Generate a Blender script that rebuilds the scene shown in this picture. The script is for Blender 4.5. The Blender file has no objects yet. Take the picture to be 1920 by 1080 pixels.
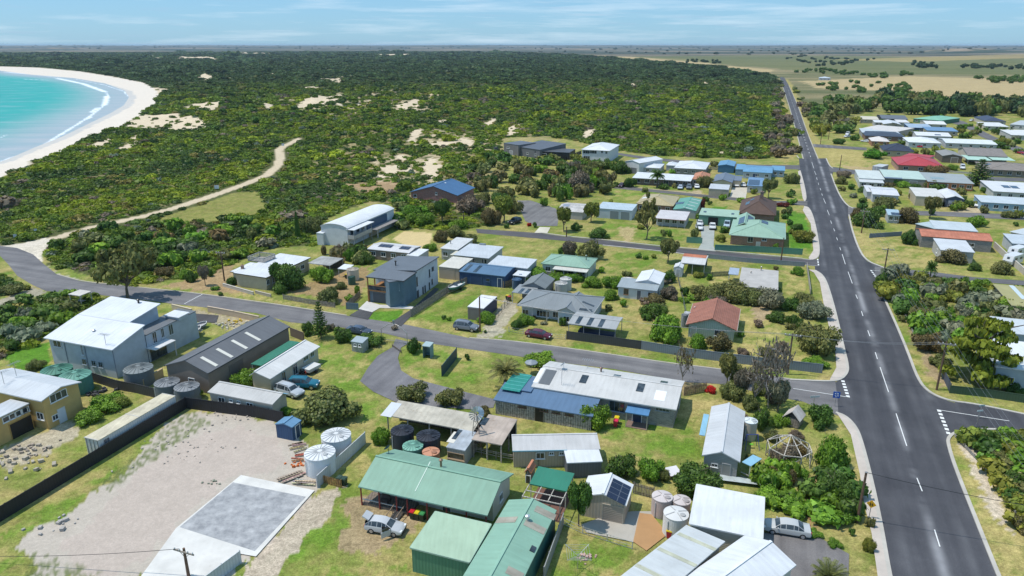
import bpy, math, random, numpy as np
from math import radians, sin, cos, pi, hypot, atan2, sqrt
from mathutils import Vector, Matrix
from mathutils.geometry import tessellate_polygon
random.seed(7); rng = np.random.default_rng(7)
S = bpy.context.scene
# ------------------------------------------------------------------ camera, sky, sun, exposure
FPX, CAMH, PITCH = 1340.0, 50.0, radians(18.8)
cam = bpy.data.cameras.new('camera'); camo = bpy.data.objects.new('camera', cam); S.collection.objects.link(camo)
camo.location = (0, 0, CAMH); camo.rotation_euler = (pi/2 - PITCH, 0, 0)
cam.sensor_width = 36; cam.lens = 36*FPX/1920; cam.clip_start = 1; cam.clip_end = 90000
S.camera = camo
SUN_EL = radians(66); SUN_V = Vector((-1*cos(SUN_EL), .04*cos(SUN_EL), sin(SUN_EL))).normalized()
W = bpy.data.worlds.new('World'); S.world = W; W.use_nodes = True
def node(nt, typ, **kw):
    n = nt.nodes.new(typ)
    for k, v in kw.items():
        if k == 'i':
            for a, b in v.items(): n.inputs[a].default_value = b
        else: setattr(n, k, v)
    return n
def ln(nt, a, b): nt.links.new(a, b)
nt = W.node_tree; nt.nodes.clear()
sky = node(nt, 'ShaderNodeTexSky', sky_type='NISHITA', sun_disc=False, sun_elevation=SUN_EL,
           sun_rotation=atan2(SUN_V.x, SUN_V.y), altitude=50, air_density=1.0, dust_density=.3, ozone_density=3.0)
tc = node(nt, 'ShaderNodeTexCoord'); mp = node(nt, 'ShaderNodeMapping'); mp.inputs['Scale'].default_value = (5, 5, 75)
nz = node(nt, 'ShaderNodeTexNoise', i={'Scale': 1.0, 'Detail': 6.0, 'Roughness': .62})
rp = node(nt, 'ShaderNodeValToRGB'); rp.color_ramp.elements[0].position = .47; rp.color_ramp.elements[1].position = .8
mp2 = node(nt, 'ShaderNodeMapping'); mp2.inputs['Scale'].default_value = (11, 11, 260); mp2.inputs['Location'].default_value = (3, 1, 2)
nz2 = node(nt, 'ShaderNodeTexNoise', i={'Scale': 1.0, 'Detail': 5.0, 'Roughness': .55})
rp2 = node(nt, 'ShaderNodeValToRGB'); rp2.color_ramp.elements[0].position = .58; rp2.color_ramp.elements[1].position = .74
mx = node(nt, 'ShaderNodeMix', data_type='RGBA'); mx.inputs[7].default_value = (8.0, 8.9, 9.8, 1)
mx2 = node(nt, 'ShaderNodeMix', data_type='RGBA'); mx2.inputs[7].default_value = (3.8, 5.0, 6.8, 1)
m1 = node(nt, 'ShaderNodeMath', operation='MULTIPLY'); m1.inputs[1].default_value = .55
m2 = node(nt, 'ShaderNodeMath', operation='MULTIPLY'); m2.inputs[1].default_value = .32
tint = node(nt, 'ShaderNodeMix', data_type='RGBA', blend_type='MULTIPLY'); tint.inputs[0].default_value = 1; tint.inputs[7].default_value = (.70, .95, 1.25, 1)
bg = node(nt, 'ShaderNodeBackground', i={'Strength': .102}); wo = node(nt, 'ShaderNodeOutputWorld')
ln(nt, tc.outputs['Generated'], mp.inputs[0]); ln(nt, mp.outputs[0], nz.inputs[0]); ln(nt, nz.outputs[0], rp.inputs[0]); ln(nt, rp.outputs[0], m1.inputs[0])
ln(nt, tc.outputs['Generated'], mp2.inputs[0]); ln(nt, mp2.outputs[0], nz2.inputs[0]); ln(nt, nz2.outputs[0], rp2.inputs[0]); ln(nt, rp2.outputs[0], m2.inputs[0])
air = node(nt, 'ShaderNodeMix', data_type='RGBA'); air.inputs[0].default_value = .55; air.inputs[7].default_value = (2.2, 4.75, 7.1, 1)
ln(nt, sky.outputs[0], tint.inputs[6]); ln(nt, tint.outputs[2], air.inputs[6]); ln(nt, air.outputs[2], mx.inputs[6]); ln(nt, m1.outputs[0], mx.inputs[0]); ln(nt, mx.outputs[2], mx2.inputs[6]); ln(nt, m2.outputs[0], mx2.inputs[0])
ln(nt, mx2.outputs[2], bg.inputs[0]); ln(nt, bg.outputs[0], wo.inputs[0])
sl = bpy.data.lights.new('sun', 'SUN'); sl.energy = 3.5; sl.angle = radians(.5); sl.color = (1, .95, .87)
so = bpy.data.objects.new('sun', sl); S.collection.objects.link(so); so.rotation_euler = (-SUN_V).to_track_quat('-Z', 'Y').to_euler()
S.view_settings.view_transform = 'Standard'; S.view_settings.look = 'None'; S.view_settings.gamma = 1; S.view_settings.exposure = .20
S.cycles.max_bounces = 4; S.cycles.diffuse_bounces = 2; S.cycles.glossy_bounces = 2; S.cycles.transmission_bounces = 2; S.cycles.transparent_max_bounces = 4
S.cycles.use_denoising = True

# ------------------------------------------------------------------ geometry helpers
CP, SP = cos(PITCH), sin(PITCH)
def G(px, py, z=0.0):
    """world point at height z seen at photo pixel (px, py)"""
    x = (px-960)/FPX; y = -(py-540)/FPX
    d = (x, CP+y*SP, y*CP-SP); t = (z-CAMH)/d[2]
    return Vector((d[0]*t, d[1]*t, z))
def ray(px, py):
    x = (px-960)/FPX; y = -(py-540)/FPX
    return Vector((x, CP+y*SP, y*CP-SP))
def proj(p):
    dx, dy, dz = p[0], p[1], p[2]-CAMH
    w = dy*CP-dz*SP; return 960+FPX*dx/w, 540-FPX*(dy*SP+dz*CP)/w, FPX/w
def G2(pts): return [tuple(G(*p)[:2]) for p in pts]
def col(h, k=1.0):
    h = h.lstrip('#'); o = []
    for i in (0, 2, 4):
        c = int(h[i:i+2], 16)/255; o.append(k*(c/12.92 if c <= .04045 else ((c+.055)/1.055)**2.4))
    return (o[0], o[1], o[2], 1)
def inpoly(X, Y, poly):
    n = len(poly); c = np.zeros(X.shape, bool)
    xs = [p[0] for p in poly]; ys = [p[1] for p in poly]
    bb = (X >= min(xs)) & (X <= max(xs)) & (Y >= min(ys)) & (Y <= max(ys))
    if not bb.any(): return c
    x, y = X[bb], Y[bb]; r = np.zeros(x.shape, bool)
    for i in range(n):
        x0, y0 = poly[i]; x1, y1 = poly[i-1]
        if y0 == y1: continue
        r ^= ((y0 > y) != (y1 > y)) & (x < (x1-x0)*(y-y0)/(y1-y0)+x0)
    c[bb] = r; return c
def segdist(X, Y, pts, closed=False):
    d = np.full(X.shape, 1e9); n = len(pts)
    for i in range(n if closed else n-1):
        x0, y0 = pts[i]; x1, y1 = pts[(i+1) % n]; dx, dy = x1-x0, y1-y0; L = dx*dx+dy*dy+1e-9
        t = np.clip(((X-x0)*dx+(Y-y0)*dy)/L, 0, 1); d = np.minimum(d, np.hypot(X-x0-t*dx, Y-y0-t*dy))
    return d
def sm(x, a, b): t = np.clip((x-a)/(b-a), 0, 1); return t*t*(3-2*t)
def wob(X, Y, s, seed=0):
    r = np.random.default_rng(seed); o = 0
    for k in range(6):
        a = r.uniform(0, 2*pi); f = (2*pi/s)*(1.0+.55*k); o = o+np.sin((X*cos(a)+Y*sin(a))*f+r.uniform(0, 6.3)+1.3*np.sin((Y*cos(a)-X*sin(a))*f*.6+r.uniform(0, 6.3)))/(1+.5*k)
    return o/2.6

def link(o): S.collection.objects.link(o); return o
class MB:
    def __init__(s): s.v = []; s.f = []
    def vi(s, p): s.v.append((p[0], p[1], p[2])); return len(s.v)-1
    def poly(s, *ps): s.f.append([s.vi(p) for p in ps]); return s
    def box(s, c, size, ux=(1, 0, 0), uy=None, uz=None):
        ux = Vector(ux).normalized(); uz = Vector(uz) if uz else Vector((0, 0, 1)); uy = Vector(uy) if uy else uz.cross(ux)
        c = Vector(c); a, b, h = [x/2 for x in size]; q = []
        for z in (-h, h):
            for x, y in ((-a, -b), (a, -b), (a, b), (-a, b)): q.append(s.vi(c+ux*x+uy*y+uz*z))
        for f in ((3, 2, 1, 0), (4, 5, 6, 7), (0, 1, 5, 4), (1, 2, 6, 5), (2, 3, 7, 6), (3, 0, 4, 7)): s.f.append([q[i] for i in f])
        return s
    def bar(s, p, q, w, h=None):
        p, q = Vector(p), Vector(q); d = q-p; L = d.length
        if L < 1e-6: return s
        ux = d/L; up = Vector((0, 0, 1)) if abs(ux.z) < .9 else Vector((1, 0, 0)); uy = up.cross(ux).normalized(); uz = ux.cross(uy)
        return s.box((p+q)/2, (L, w, h or w), ux, uy, uz)
    def tube(s, pts, rad, n=6, cap=True):
        pts = [Vector(p) for p in pts]; R = rad if isinstance(rad, (list, tuple)) else [rad]*len(pts); rings = []
        for i, p in enumerate(pts):
            d = (pts[min(i+1, len(pts)-1)]-pts[max(i-1, 0)]).normalized(); up = Vector((0, 0, 1)) if abs(d.z) < .95 else Vector((1, 0, 0))
            a = up.cross(d).normalized(); b = d.cross(a)
            rings.append([s.vi(p+(a*cos(2*pi*k/n)+b*sin(2*pi*k/n))*R[i]) for k in range(n)])
        for r0, r1 in zip(rings, rings[1:]):
            for k in range(n): s.f.append([r0[k], r0[(k+1) % n], r1[(k+1) % n], r1[k]])
        if cap: s.f.append(rings[0][::-1]); s.f.append(rings[-1])
        return s
    def lathe(s, c, prof, n=24):
        rings = []
        for r, z in prof: rings.append([s.vi((c[0]+r*cos(2*pi*k/n), c[1]+r*sin(2*pi*k/n), c[2]+z)) for k in range(n)])
        for r0, r1 in zip(rings, rings[1:]):
            for k in range(n): s.f.append([r0[k], r0[(k+1) % n], r1[(k+1) % n], r1[k]])
        s.f.append(rings[0][::-1]); s.f.append(rings[-1]); return s
    def slab(s, polys, th):
        """polygons (top faces sharing edges) thickened downwards by th"""
        E = {}; k = lambda p: (round(p[0], 3), round(p[1], 3), round(p[2], 3)); dn = lambda p: (p[0], p[1], p[2]-th)
        for P in polys:
            P = [tuple(p) for p in P]; nz = sum((P[i-1][0]*P[i][1]-P[i][0]*P[i-1][1]) for i in range(len(P)))
            if nz < 0: P = P[::-1]
            s.poly(*P); s.poly(*[dn(p) for p in P[::-1]])
            for i in range(len(P)): a, b = P[i-1], P[i]; E.setdefault(frozenset((k(a), k(b))), []).append((a, b))
        for e, l in E.items():
            if len(l) == 1: a, b = l[0]; s.poly(dn(a), dn(b), b, a)
        return s
    def build(s, name, mat, color=None, parent=None, smooth=False, off=(0, 0, 0)):
        me = bpy.data.meshes.new(name); v = np.array(s.v, float)-np.array(off)
        me.from_pydata(v.tolist(), [], s.f); me.update()
        uvl = me.uv_layers.new(name='UVMap'); uv = np.zeros((len(me.loops), 2))
        for p in me.polygons:
            n = p.normal; u = Vector((-n.y, n.x, 0)) if abs(n.z) < .999 else Vector((1, 0, 0))
            if u.length < .05: u = Vector((1, 0, 0))
            u.normalize(); w = n.cross(u)
            for li in p.loop_indices:
                c = me.vertices[me.loops[li].vertex_index].co; uv[li] = (c.dot(u), c.dot(w))
        uvl.data.foreach_set('uv', uv.ravel())
        if smooth: me.polygons.foreach_set('use_smooth', [True]*len(me.polygons))
        o = link(bpy.data.objects.new(name, me)); me.materials.append(mat)
        if color: o.color = color
        if parent: o.parent = parent
        return o
def tag(o, label=None, cat=None, group=None, kind=None):
    for k, v in (('label', label), ('category', cat), ('group', group), ('kind', kind)):
        if v: o[k] = v
    return o
def empty(name, loc, label, cat, group=None):
    o = bpy.data.objects.new(name, None); link(o); o.location = loc; o.empty_display_size = .5; return tag(o, label, cat, group)

# ------------------------------------------------------------------ materials (colour comes from the object's own colour)
MATS = {}
def newmat(name):
    m = bpy.data.materials.new(name); m.use_nodes = True; nt = m.node_tree; nt.nodes.clear()
    out = node(nt, 'ShaderNodeOutputMaterial'); b = node(nt, 'ShaderNodeBsdfPrincipled'); ln(nt, b.outputs[0], out.inputs[0]); MATS[name] = m
    return m, nt, b, out
def vmath(nt, a, op, b=None):
    n = node(nt, 'ShaderNodeMath', operation=op)
    for i, x in enumerate((a, b)):
        if x is None: continue
        if isinstance(x, (int, float)): n.inputs[i].default_value = x
        else: ln(nt, x, n.inputs[i])
    return n.outputs[0]
def mixc(nt, f, a, b, mode='MIX'):
    n = node(nt, 'ShaderNodeMix', data_type='RGBA', blend_type=mode)
    for i, x in ((0, f), (6, a), (7, b)):
        if isinstance(x, (int, float, tuple)): n.inputs[i].default_value = x
        else: ln(nt, x, n.inputs[i])
    return n.outputs[2]
def noise(nt, vec, scale, detail=4, rough=.55):
    n = node(nt, 'ShaderNodeTexNoise', i={'Scale': scale, 'Detail': detail, 'Roughness': rough})
    if vec is not None: ln(nt, vec, n.inputs[0])
    return n.outputs[0]
def ramp(nt, x, a, b, ca=(0, 0, 0, 1), cb=(1, 1, 1, 1)):
    r = node(nt, 'ShaderNodeValToRGB'); e = r.color_ramp.elements; e[0].position = a; e[1].position = b; e[0].color = ca; e[1].color = cb
    ln(nt, x, r.inputs[0]); return r.outputs[0]
def surf(name, rough=.6, lo=.8, hi=1.12, nscale=.6, axis=None, period=.2, bump=.0, cmod=0.0, streak=None, metal=0, spec=.35, dirt=0):
    m, nt, b, out = newmat(name)
    oi = node(nt, 'ShaderNodeObjectInfo'); uv = node(nt, 'ShaderNodeUVMap'); geo = node(nt, 'ShaderNodeNewGeometry')
    n1 = noise(nt, geo.outputs['Position'], nscale, 5); c = mixc(nt, 1.0, oi.outputs['Color'], ramp(nt, n1, .3, .7, (lo, lo, lo, 1), (hi, hi, hi, 1)), 'MULTIPLY')
    if streak:
        mp = node(nt, 'ShaderNodeMapping'); mp.inputs['Scale'].default_value = streak; ln(nt, uv.outputs[0], mp.inputs[0])
        n2 = noise(nt, mp.outputs[0], 1.0, 4); c = mixc(nt, 1.0, c, ramp(nt, n2, .3, .7, (.9, .895, .885, 1), (1.03, 1.03, 1.03, 1)), 'MULTIPLY')
    if dirt:
        n3 = noise(nt, geo.outputs['Position'], 2.3, 6, .7); c = mixc(nt, vmath(nt, ramp(nt, n3, .56, .72), 'MULTIPLY', dirt), c, (.2, .12, .06, 1))
    if axis is not None:
        sp = node(nt, 'ShaderNodeSeparateXYZ'); ln(nt, uv.outputs[0], sp.inputs[0])
        w = vmath(nt, vmath(nt, vmath(nt, sp.outputs[axis], 'MULTIPLY', 2*pi/period), 'SINE'), 'MULTIPLY', .5)
        if cmod:
            f = vmath(nt, vmath(nt, w, 'MULTIPLY', cmod), 'ADD', 1.0); cc = node(nt, 'ShaderNodeCombineXYZ')
            for k in range(3): ln(nt, f, cc.inputs[k])
            c = mixc(nt, 1.0, c, cc.outputs[0], 'MULTIPLY')
        if bump:
            bp = node(nt, 'ShaderNodeBump', i={'Strength': 1.0, 'Distance': bump}); ln(nt, w, bp.inputs['Height']); ln(nt, bp.outputs[0], b.inputs['Normal'])
    ln(nt, c, b.inputs['Base Color']); b.inputs['Roughness'].default_value = rough; b.inputs['Metallic'].default_value = metal; b.inputs['Specular IOR Level'].default_value = spec
    return m
surf('roof', .5, .9, 1.05, .35, 0, .8, .004, .03, (2.4, .22, 1), spec=.3, dirt=.12)
surf('roof_old', .65, .7, 1.12, .5, 0, .8, .006, .06, (3, .25, 1), spec=.25, dirt=.5)
surf('tile', .75, .78, 1.1, .8, 1, .33, .02, .18)
surf('board', .6, .9, 1.06, .5, 1, .22, .012, .12)
surf('rib', .55, .88, 1.06, .4, 0, .36, .014, .16)
surf('render', .8, .88, 1.06, .9)
surf('paint', .45, .94, 1.04, .7)
surf('gloss', .22, .97, 1.03, .7, spec=.6)
surf('metal', .35, .85, 1.1, 1.5, metal=.6)
surf('wood', .8, .65, 1.2, 2.5, 0, .3, .01, .35, (5, .4, 1))
surf('oldwood', .85, .45, 1.3, 3.5, 0, .34, .02, .5, (6, .5, 1))
surf('concrete', .9, .86, 1.08, .45, dirt=.12)
surf('rubber', .8, .9, 1.1, 1)
surf('bark', .9, .6, 1.3, 4)
surf('lattice', .8, .6, 1.2, 3)
# brick
m, nt, b, out = newmat('brick'); oi = node(nt, 'ShaderNodeObjectInfo'); uv = node(nt, 'ShaderNodeUVMap')
bt = node(nt, 'ShaderNodeTexBrick', i={'Scale': 1.0, 'Mortar Size': .02, 'Brick Width': .46, 'Row Height': .17}); ln(nt, uv.outputs[0], bt.inputs[0])
ln(nt, oi.outputs['Color'], bt.inputs[1]); ln(nt, mixc(nt, 1.0, oi.outputs['Color'], (.6, .6, .62, 1), 'MULTIPLY'), bt.inputs[2]); bt.inputs[3].default_value = (.34, .31, .28, 1)
ln(nt, bt.outputs[0], b.inputs['Base Color']); b.inputs['Roughness'].default_value = .85
# glass
m, nt, b, out = newmat('glass'); geo = node(nt, 'ShaderNodeNewGeometry')
ln(nt, ramp(nt, noise(nt, geo.outputs['Position'], .9, 2), .35, .65, (.012, .018, .024, 1), (.06, .075, .085, 1)), b.inputs['Base Color']); b.inputs['Roughness'].default_value = .08; b.inputs['Specular IOR Level'].default_value = .7
# solar
m, nt, b, out = newmat('solar'); uv = node(nt, 'ShaderNodeUVMap'); bt = node(nt, 'ShaderNodeTexBrick', offset=0.0, i={'Scale': 1.0, 'Mortar Size': .035, 'Brick Width': 1.0, 'Row Height': 1.65, 'Color1': (.012, .018, .04, 1), 'Color2': (.016, .022, .05, 1), 'Mortar': (.12, .13, .15, 1)})
ln(nt, uv.outputs[0], bt.inputs[0]); ln(nt, bt.outputs[0], b.inputs['Base Color']); b.inputs['Roughness'].default_value = .15
# asphalt and lines
def asphalt(name, rough=.85, sc=(.5, .022, 1)):
    m, nt, b, out = newmat(name); oi = node(nt, 'ShaderNodeObjectInfo'); geo = node(nt, 'ShaderNodeNewGeometry')
    mp = node(nt, 'ShaderNodeMapping', vector_type='TEXTURE'); mp.inputs['Rotation'].default_value = (0, 0, radians(-19.8)); ln(nt, geo.outputs['Position'], mp.inputs[0])
    mp2 = node(nt, 'ShaderNodeMapping'); mp2.inputs['Scale'].default_value = sc; ln(nt, mp.outputs[0], mp2.inputs[0])
    c = mixc(nt, 1.0, oi.outputs['Color'], ramp(nt, noise(nt, mp2.outputs[0], 1.0, 5, .6), .3, .74, (.72, .72, .74, 1), (1.3, 1.29, 1.28, 1)), 'MULTIPLY')
    c = mixc(nt, 1.0, c, ramp(nt, noise(nt, geo.outputs['Position'], .16, 6, .65), .33, .72, (.78, .78, .8, 1), (1.22, 1.21, 1.2, 1)), 'MULTIPLY')
    c = mixc(nt, 1.0, c, ramp(nt, noise(nt, geo.outputs['Position'], 9, 2), .3, .7, (.85, .85, .85, 1), (1.15, 1.15, 1.15, 1)), 'MULTIPLY')
    if sc[0] > sc[1]:   # dust and wear along the centre line and in the wheel tracks
        sx = node(nt, 'ShaderNodeSeparateXYZ'); ln(nt, mp.outputs[0], sx.inputs[0]); g0 = G(1655, 705); xc = g0.x*cos(radians(-19.8))+g0.y*sin(radians(-19.8))
        for off, wd_, am in ((.25, .55, .75), (-3.1, .5, .1), (3.3, .5, .12), (-5.6, .5, .25), (5.8, .6, .3)):
            d = vmath(nt, vmath(nt, sx.outputs[0], 'SUBTRACT', xc+off), 'DIVIDE', wd_); e = vmath(nt, vmath(nt, vmath(nt, d, 'MULTIPLY', d), 'MULTIPLY', -1.0), 'EXPONENT'); f = vmath(nt, vmath(nt, e, 'MULTIPLY', am), 'MULTIPLY', ramp(nt, noise(nt, geo.outputs['Position'], .09, 4), .4, .62)); c = mixc(nt, f, c, (.30, .30, .31, 1))
    ln(nt, c, b.inputs['Base Color']); b.inputs['Roughness'].default_value = rough; b.inputs['Specular IOR Level'].default_value = .3
asphalt('asphalt'); asphalt('asphalt_street', sc=(.02, .45, 1))
# leaves: object colour, patches of lighter and darker leaf, a little light through them
def leafmat(name, attr):
    m, nt, b, out = newmat(name); nt.nodes.remove(b)
    geo = node(nt, 'ShaderNodeNewGeometry'); oi = node(nt, 'ShaderNodeObjectInfo')
    if attr: a = node(nt, 'ShaderNodeAttribute', attribute_type='INSTANCER', attribute_name='tint'); c0 = a.outputs['Color']
    else: c0 = oi.outputs['Color']
    v = mixc(nt, 1.0, c0, ramp(nt, noise(nt, geo.outputs['Position'], .9 if not attr else .45, 3), .3, .7, (.62, .66, .62, 1), (1.4, 1.34, 1.2, 1)), 'MULTIPLY')
    v = mixc(nt, 1.0, v, ramp(nt, geo.outputs['Random Per Island'], 0, 1, (.68, .71, .7, 1) if not attr else (.78, .8, .8, 1), (1.38, 1.32, 1.25, 1) if not attr else (1.25, 1.22, 1.15, 1)), 'MULTIPLY')
    d = node(nt, 'ShaderNodeBsdfDiffuse'); t = node(nt, 'ShaderNodeBsdfTranslucent'); g = node(nt, 'ShaderNodeBsdfGlossy', i={'Roughness': .5, 'Color': (.5, .5, .5, 1)})
    ln(nt, v, d.inputs[0]); ln(nt, v, t.inputs[0]); s1 = node(nt, 'ShaderNodeMixShader', i={0: .25}); ln(nt, d.outputs[0], s1.inputs[1]); ln(nt, t.outputs[0], s1.inputs[2])
    s2 = node(nt, 'ShaderNodeMixShader', i={0: .03}); ln(nt, s1.outputs[0], s2.inputs[1]); ln(nt, g.outputs[0], s2.inputs[2]); ln(nt, s2.outputs[0], out.inputs[0])
leafmat('leaf', False); leafmat('scrub_leaf', True)
M = MATS
# ------------------------------------------------------------------ land: outlines surveyed as ground points
DUNE = G2([(575,328),(700,322),(900,240),(1090,252),(1200,276),(1420,286),(1448,200),(1425,143),(1340,128),(1200,116),(1000,104),(0,104),(-300,118),(0,121),(75,124),(150,131),(212,140),(270,151),(305,165),(308,190),(262,218),(345,252),(480,258),(545,275)])
WATER = [(-330,152),(-120,140),(0,132),(62,140),(140,146),(200,156),(238,170),(246,182),(237,197),(212,212),(175,230),(125,255),(75,275),(25,297),(0,306),(-120,345),(-400,430)]
WATER_W = G2(WATER)
def hgt(X, Y):
    d = segdist(X, Y, DUNE, True); m = np.where(inpoly(X, Y, DUNE), sm(d, 0, 45), 0)
    h = m*(2.2+3.2*wob(X, Y, 95, 3)+1.6*wob(X, Y, 38, 4))
    R = np.hypot(X, Y)
    for px, py, hh, wx, wy in ((40,86,9,260,300),(105,85,17,120,260),(150,86,12,160,260),(330,86,9,400,300),(620,86,10,300,300),(900,86,9,500,300),(1130,86,9,400,300)):
        g = G(px, 93); h = h+hh*np.exp(-((X-g.x)/wx)**2-((Y-g.y)/wy)**2)
    for px, py, hh, wx, wy in ((1800,97,16,260,260),(1850,97,13,200,240),(1760,98,7,160,200)):
        g = G(px, 99); h = h+hh*np.exp(-((X-g.x)/wx)**2-((Y-g.y)/wy)**2)
    h = h+sm(R, 9000, 15000)*(14+26*(.5+.5*wob(X, Y, 9000, 9)))
    inw = inpoly(X, Y, WATER_W); dw = segdist(X, Y, WATER_W)
    return np.where(inw, -.03-.04*np.minimum(dw, 40), h)
SCRUB = [G2(p) for p in (
 [(-350,128),(-350,98),(0,97),(600,97),(1000,99),(1090,104),(1200,113),(1340,124),(1440,138),(1456,147),(1466,190),(1479,240),(1489,283),(1430,298),(1300,295),(1215,290),(1150,282),(1085,265),(1030,256),(945,258),(935,300),(880,318),(890,345),(905,380),(930,420),(885,427),(850,432),(812,431),(750,425),(745,383),(690,376),(610,410),(590,440),(590,462),(520,464),(460,478),(432,500),(410,512),(330,522),(240,540),(170,518),(104,498),(88,482),(95,455),(-60,470),(-60,350),(0,335),(25,324),(62,306),(112,286),(162,259),(225,239),(270,211),(292,194),(300,172),(270,154),(212,143),(150,133),(75,126),(0,124)],
 [(-80,590),(0,574),(90,552),(165,550),(205,563),(150,590),(84,632),(60,650),(0,672),(-80,690)],
 [(-60,508),(10,525),(38,545),(0,556),(-60,565)])]
SAND = [G2(p) for p in (
 [(225,238),(262,215),(330,217),(380,228),(387,241),(350,246),(300,241),(250,246)], [(330,208),(380,198),(420,199),(410,210),(360,212)],
 [(535,207),(570,194),(600,182),(640,180),(652,195),(625,204),(580,206),(545,213)], [(588,142),(600,152),(630,161),(652,157),(640,147),(610,150)],
 [(735,204),(760,199),(785,187),(797,200),(780,213)], [(488,209),(510,199),(520,212)], [(690,190),(703,200),(690,205)],
 [(712,313),(745,308),(782,318),(760,326),(725,326)], [(788,305),(815,294),(828,310),(815,337),(795,332)],
 [(370,149),(380,142),(402,148),(395,156)], [(425,149),(440,154),(452,162),(430,161)], [(763,268),(775,249),(792,252),(780,270)], [(800,269),(860,262),(855,271),(800,276)],
 [(498,144),(520,140),(530,147)], [(270,106),(400,109),(412,114),(290,112)], [(420,97.5),(540,100),(540,103),(430,102)], [(690,102),(760,101),(860,103),(700,106)],
 [(950,240),(970,236),(968,254),(950,255)], [(1000,226),(1030,238),(1022,240)], [(1090,248),(1118,246),(1112,258),(1092,260)], [(215,280),(240,268),(265,262),(250,280)], [(160,275),(200,255),(215,268),(170,282)],
 [(840,252),(880,262),(900,275),(870,272)], [(300,250),(330,247),(325,252)], [(655,205),(672,196),(690,205),(668,209)], [(620,205),(650,204),(640,212)], [(820,230),(838,226),(846,236),(826,240)], [(868,205),(880,200),(884,210)], [(905,232),(930,226),(926,238)], [(330,150),(350,147),(355,153)], [(288,165),(312,160),(318,172),(300,180)], [(700,330),(722,326),(730,336)], [(735,293),(760,290),(770,298),(748,302)], [(660,300),(676,296),(682,306)], [(235,262),(262,252),(258,262)], [(470,192),(486,188),(488,196)], [(1120,232),(1136,230),(1130,238)], [(1230,262),(1250,260),(1246,268)], [(1340,285),(1370,282),(1366,292)], [(1180,160),(1196,157),(1192,163)], [(1310,158),(1330,156),(1326,162)], [(560,170),(590,165),(600,170)])]
PATH = G2([(560,262),(532,274),(523,281),(526,295),(520,311),(503,327),(470,341),(430,356),(380,373),(330,389),(280,403),(230,414),(180,425),(130,439),(80,453),(30,464),(-40,470)])
LAWN = G2([(288,412),(370,386),(440,361),(482,360),(505,392),(470,404),(420,416),(340,419)])
DIRT = [G2(p) for p in ([(650,345),(745,338),(752,362),(680,360)], [(410,500),(440,495),(440,540),(470,555),(380,545),(300,535),(390,520)])]
# ---- ground sheet: one sheet, fine near the town and coarser towards the horizon
NR, NA = 900, 760
rr = 36*(26000/36)**(np.linspace(0, 1, NR)); aa = np.radians(np.linspace(-64, 64, NA))
R_, A_ = np.meshgrid(rr, aa, indexing='ij'); X = (R_*np.sin(A_)); Y = (R_*np.cos(A_))
Z = hgt(X.ravel(), Y.ravel()).reshape(X.shape)
cov = np.zeros(X.shape+(3,)); mode = np.ones(X.shape)
w1 = wob(X, Y, 23, 1); w2 = wob(X, Y, 7, 2); w3 = wob(X, Y, 2.6, 5)
def c3(h): return np.array(col(h)[:3])
GREEN, DRYG, LUSH = np.array((.145, .20, .034)), np.array((.37, .295, .12)), np.array((.105, .19, .022))
k = sm(w1*.75+w2*.55+w3*.35, -1.0, 1.25)[..., None]
cov[:] = GREEN*(1-k)+DRYG*k
def paint(c, pts, amp=.7, px=True, k=1.0, blotch=None, dist=None, na=None):
    P = G2(pts) if px else pts
    xs = [p[0] for p in P]; ys = [p[1] for p in P]; mg = amp*4+(dist or 0)*2+2
    bb = (X > min(xs)-mg) & (X < max(xs)+mg) & (Y > min(ys)-mg) & (Y < max(ys)+mg)
    if not bb.any(): return
    x, y = X[bb], Y[bb]; wx = x+amp*wob(x, y, amp*7, 11)+.4*amp*wob(x, y, amp*2.2, 12); wy = y+amp*wob(x, y, amp*7, 13)+.4*amp*wob(x, y, amp*2.2, 14)
    if dist: m = sm(segdist(wx, wy, P), dist*1.15, dist*.85)
    else: m = inpoly(wx, wy, P).astype(float)
    if blotch: m = m*sm(wob(x, y, blotch, 21)+.6*wob(x, y, blotch*.3, 22), -.5, .5)
    if na is not None: mode[bb] = mode[bb]*(1-m)+na*m
    m = (m*k)[:, None]; cov[bb] = cov[bb]*(1-m)+np.array(c)*m
# plain beyond the houses, in streaks of paddock
far = sm(Y, 520, 700)[..., None]
ks = sm(wob(X*.35, Y, 260, 31)+.5*wob(X*.3, Y, 90, 32), -.7, .9)[..., None]
plain = np.array((.115, .125, .055))*(1-ks)+np.array((.27, .22, .12))*ks
cov[:] = cov*(1-far)+plain*far
vf = sm(Y, 2400, 3600)[..., None]; kf = sm(wob(X*.12, Y, 700, 33)+.7*wob(X*.16, Y, 260, 34), -.2, .7)[..., None]
cov[:] = cov*(1-vf)+(np.array((.035, .055, .04))*(1-kf)+np.array((.30, .23, .16))*kf)*vf
SOIL = (.085, .095, .032)
for P in SCRUB: paint(SOIL, P, 1.5, False)
for p in ([(1500,152),(1700,143),(1960,150),(1960,190),(1700,182),(1650,170),(1530,165)], [(1090,103),(1300,111),(1340,121),(1455,131),(1440,137),(1340,124),(1200,113)]): paint((.40, .31, .165), p, 6)
paint((.125, .14, .055), [(1180,106),(1450,103),(1700,106),(1960,112),(1960,141),(1700,138),(1560,140),(1450,128),(1330,118)], 14, k=.75)
paint((.40, .30, .13), [(1560,112),(1960,100),(1960,108),(1700,116)], 14, k=.6)
paint((.33, .28, .1), [(1462,148),(1484,200),(1505,250),(1530,300),(1560,312),(1620,320),(1620,285),(1540,270),(1515,225),(1490,165),(1475,148)], 1.2)
paint((.33, .27, .1), [(1456,148),(1476,200),(1490,260),(1494,292),(1470,312),(1478,250),(1462,190)], 1.2)
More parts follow.
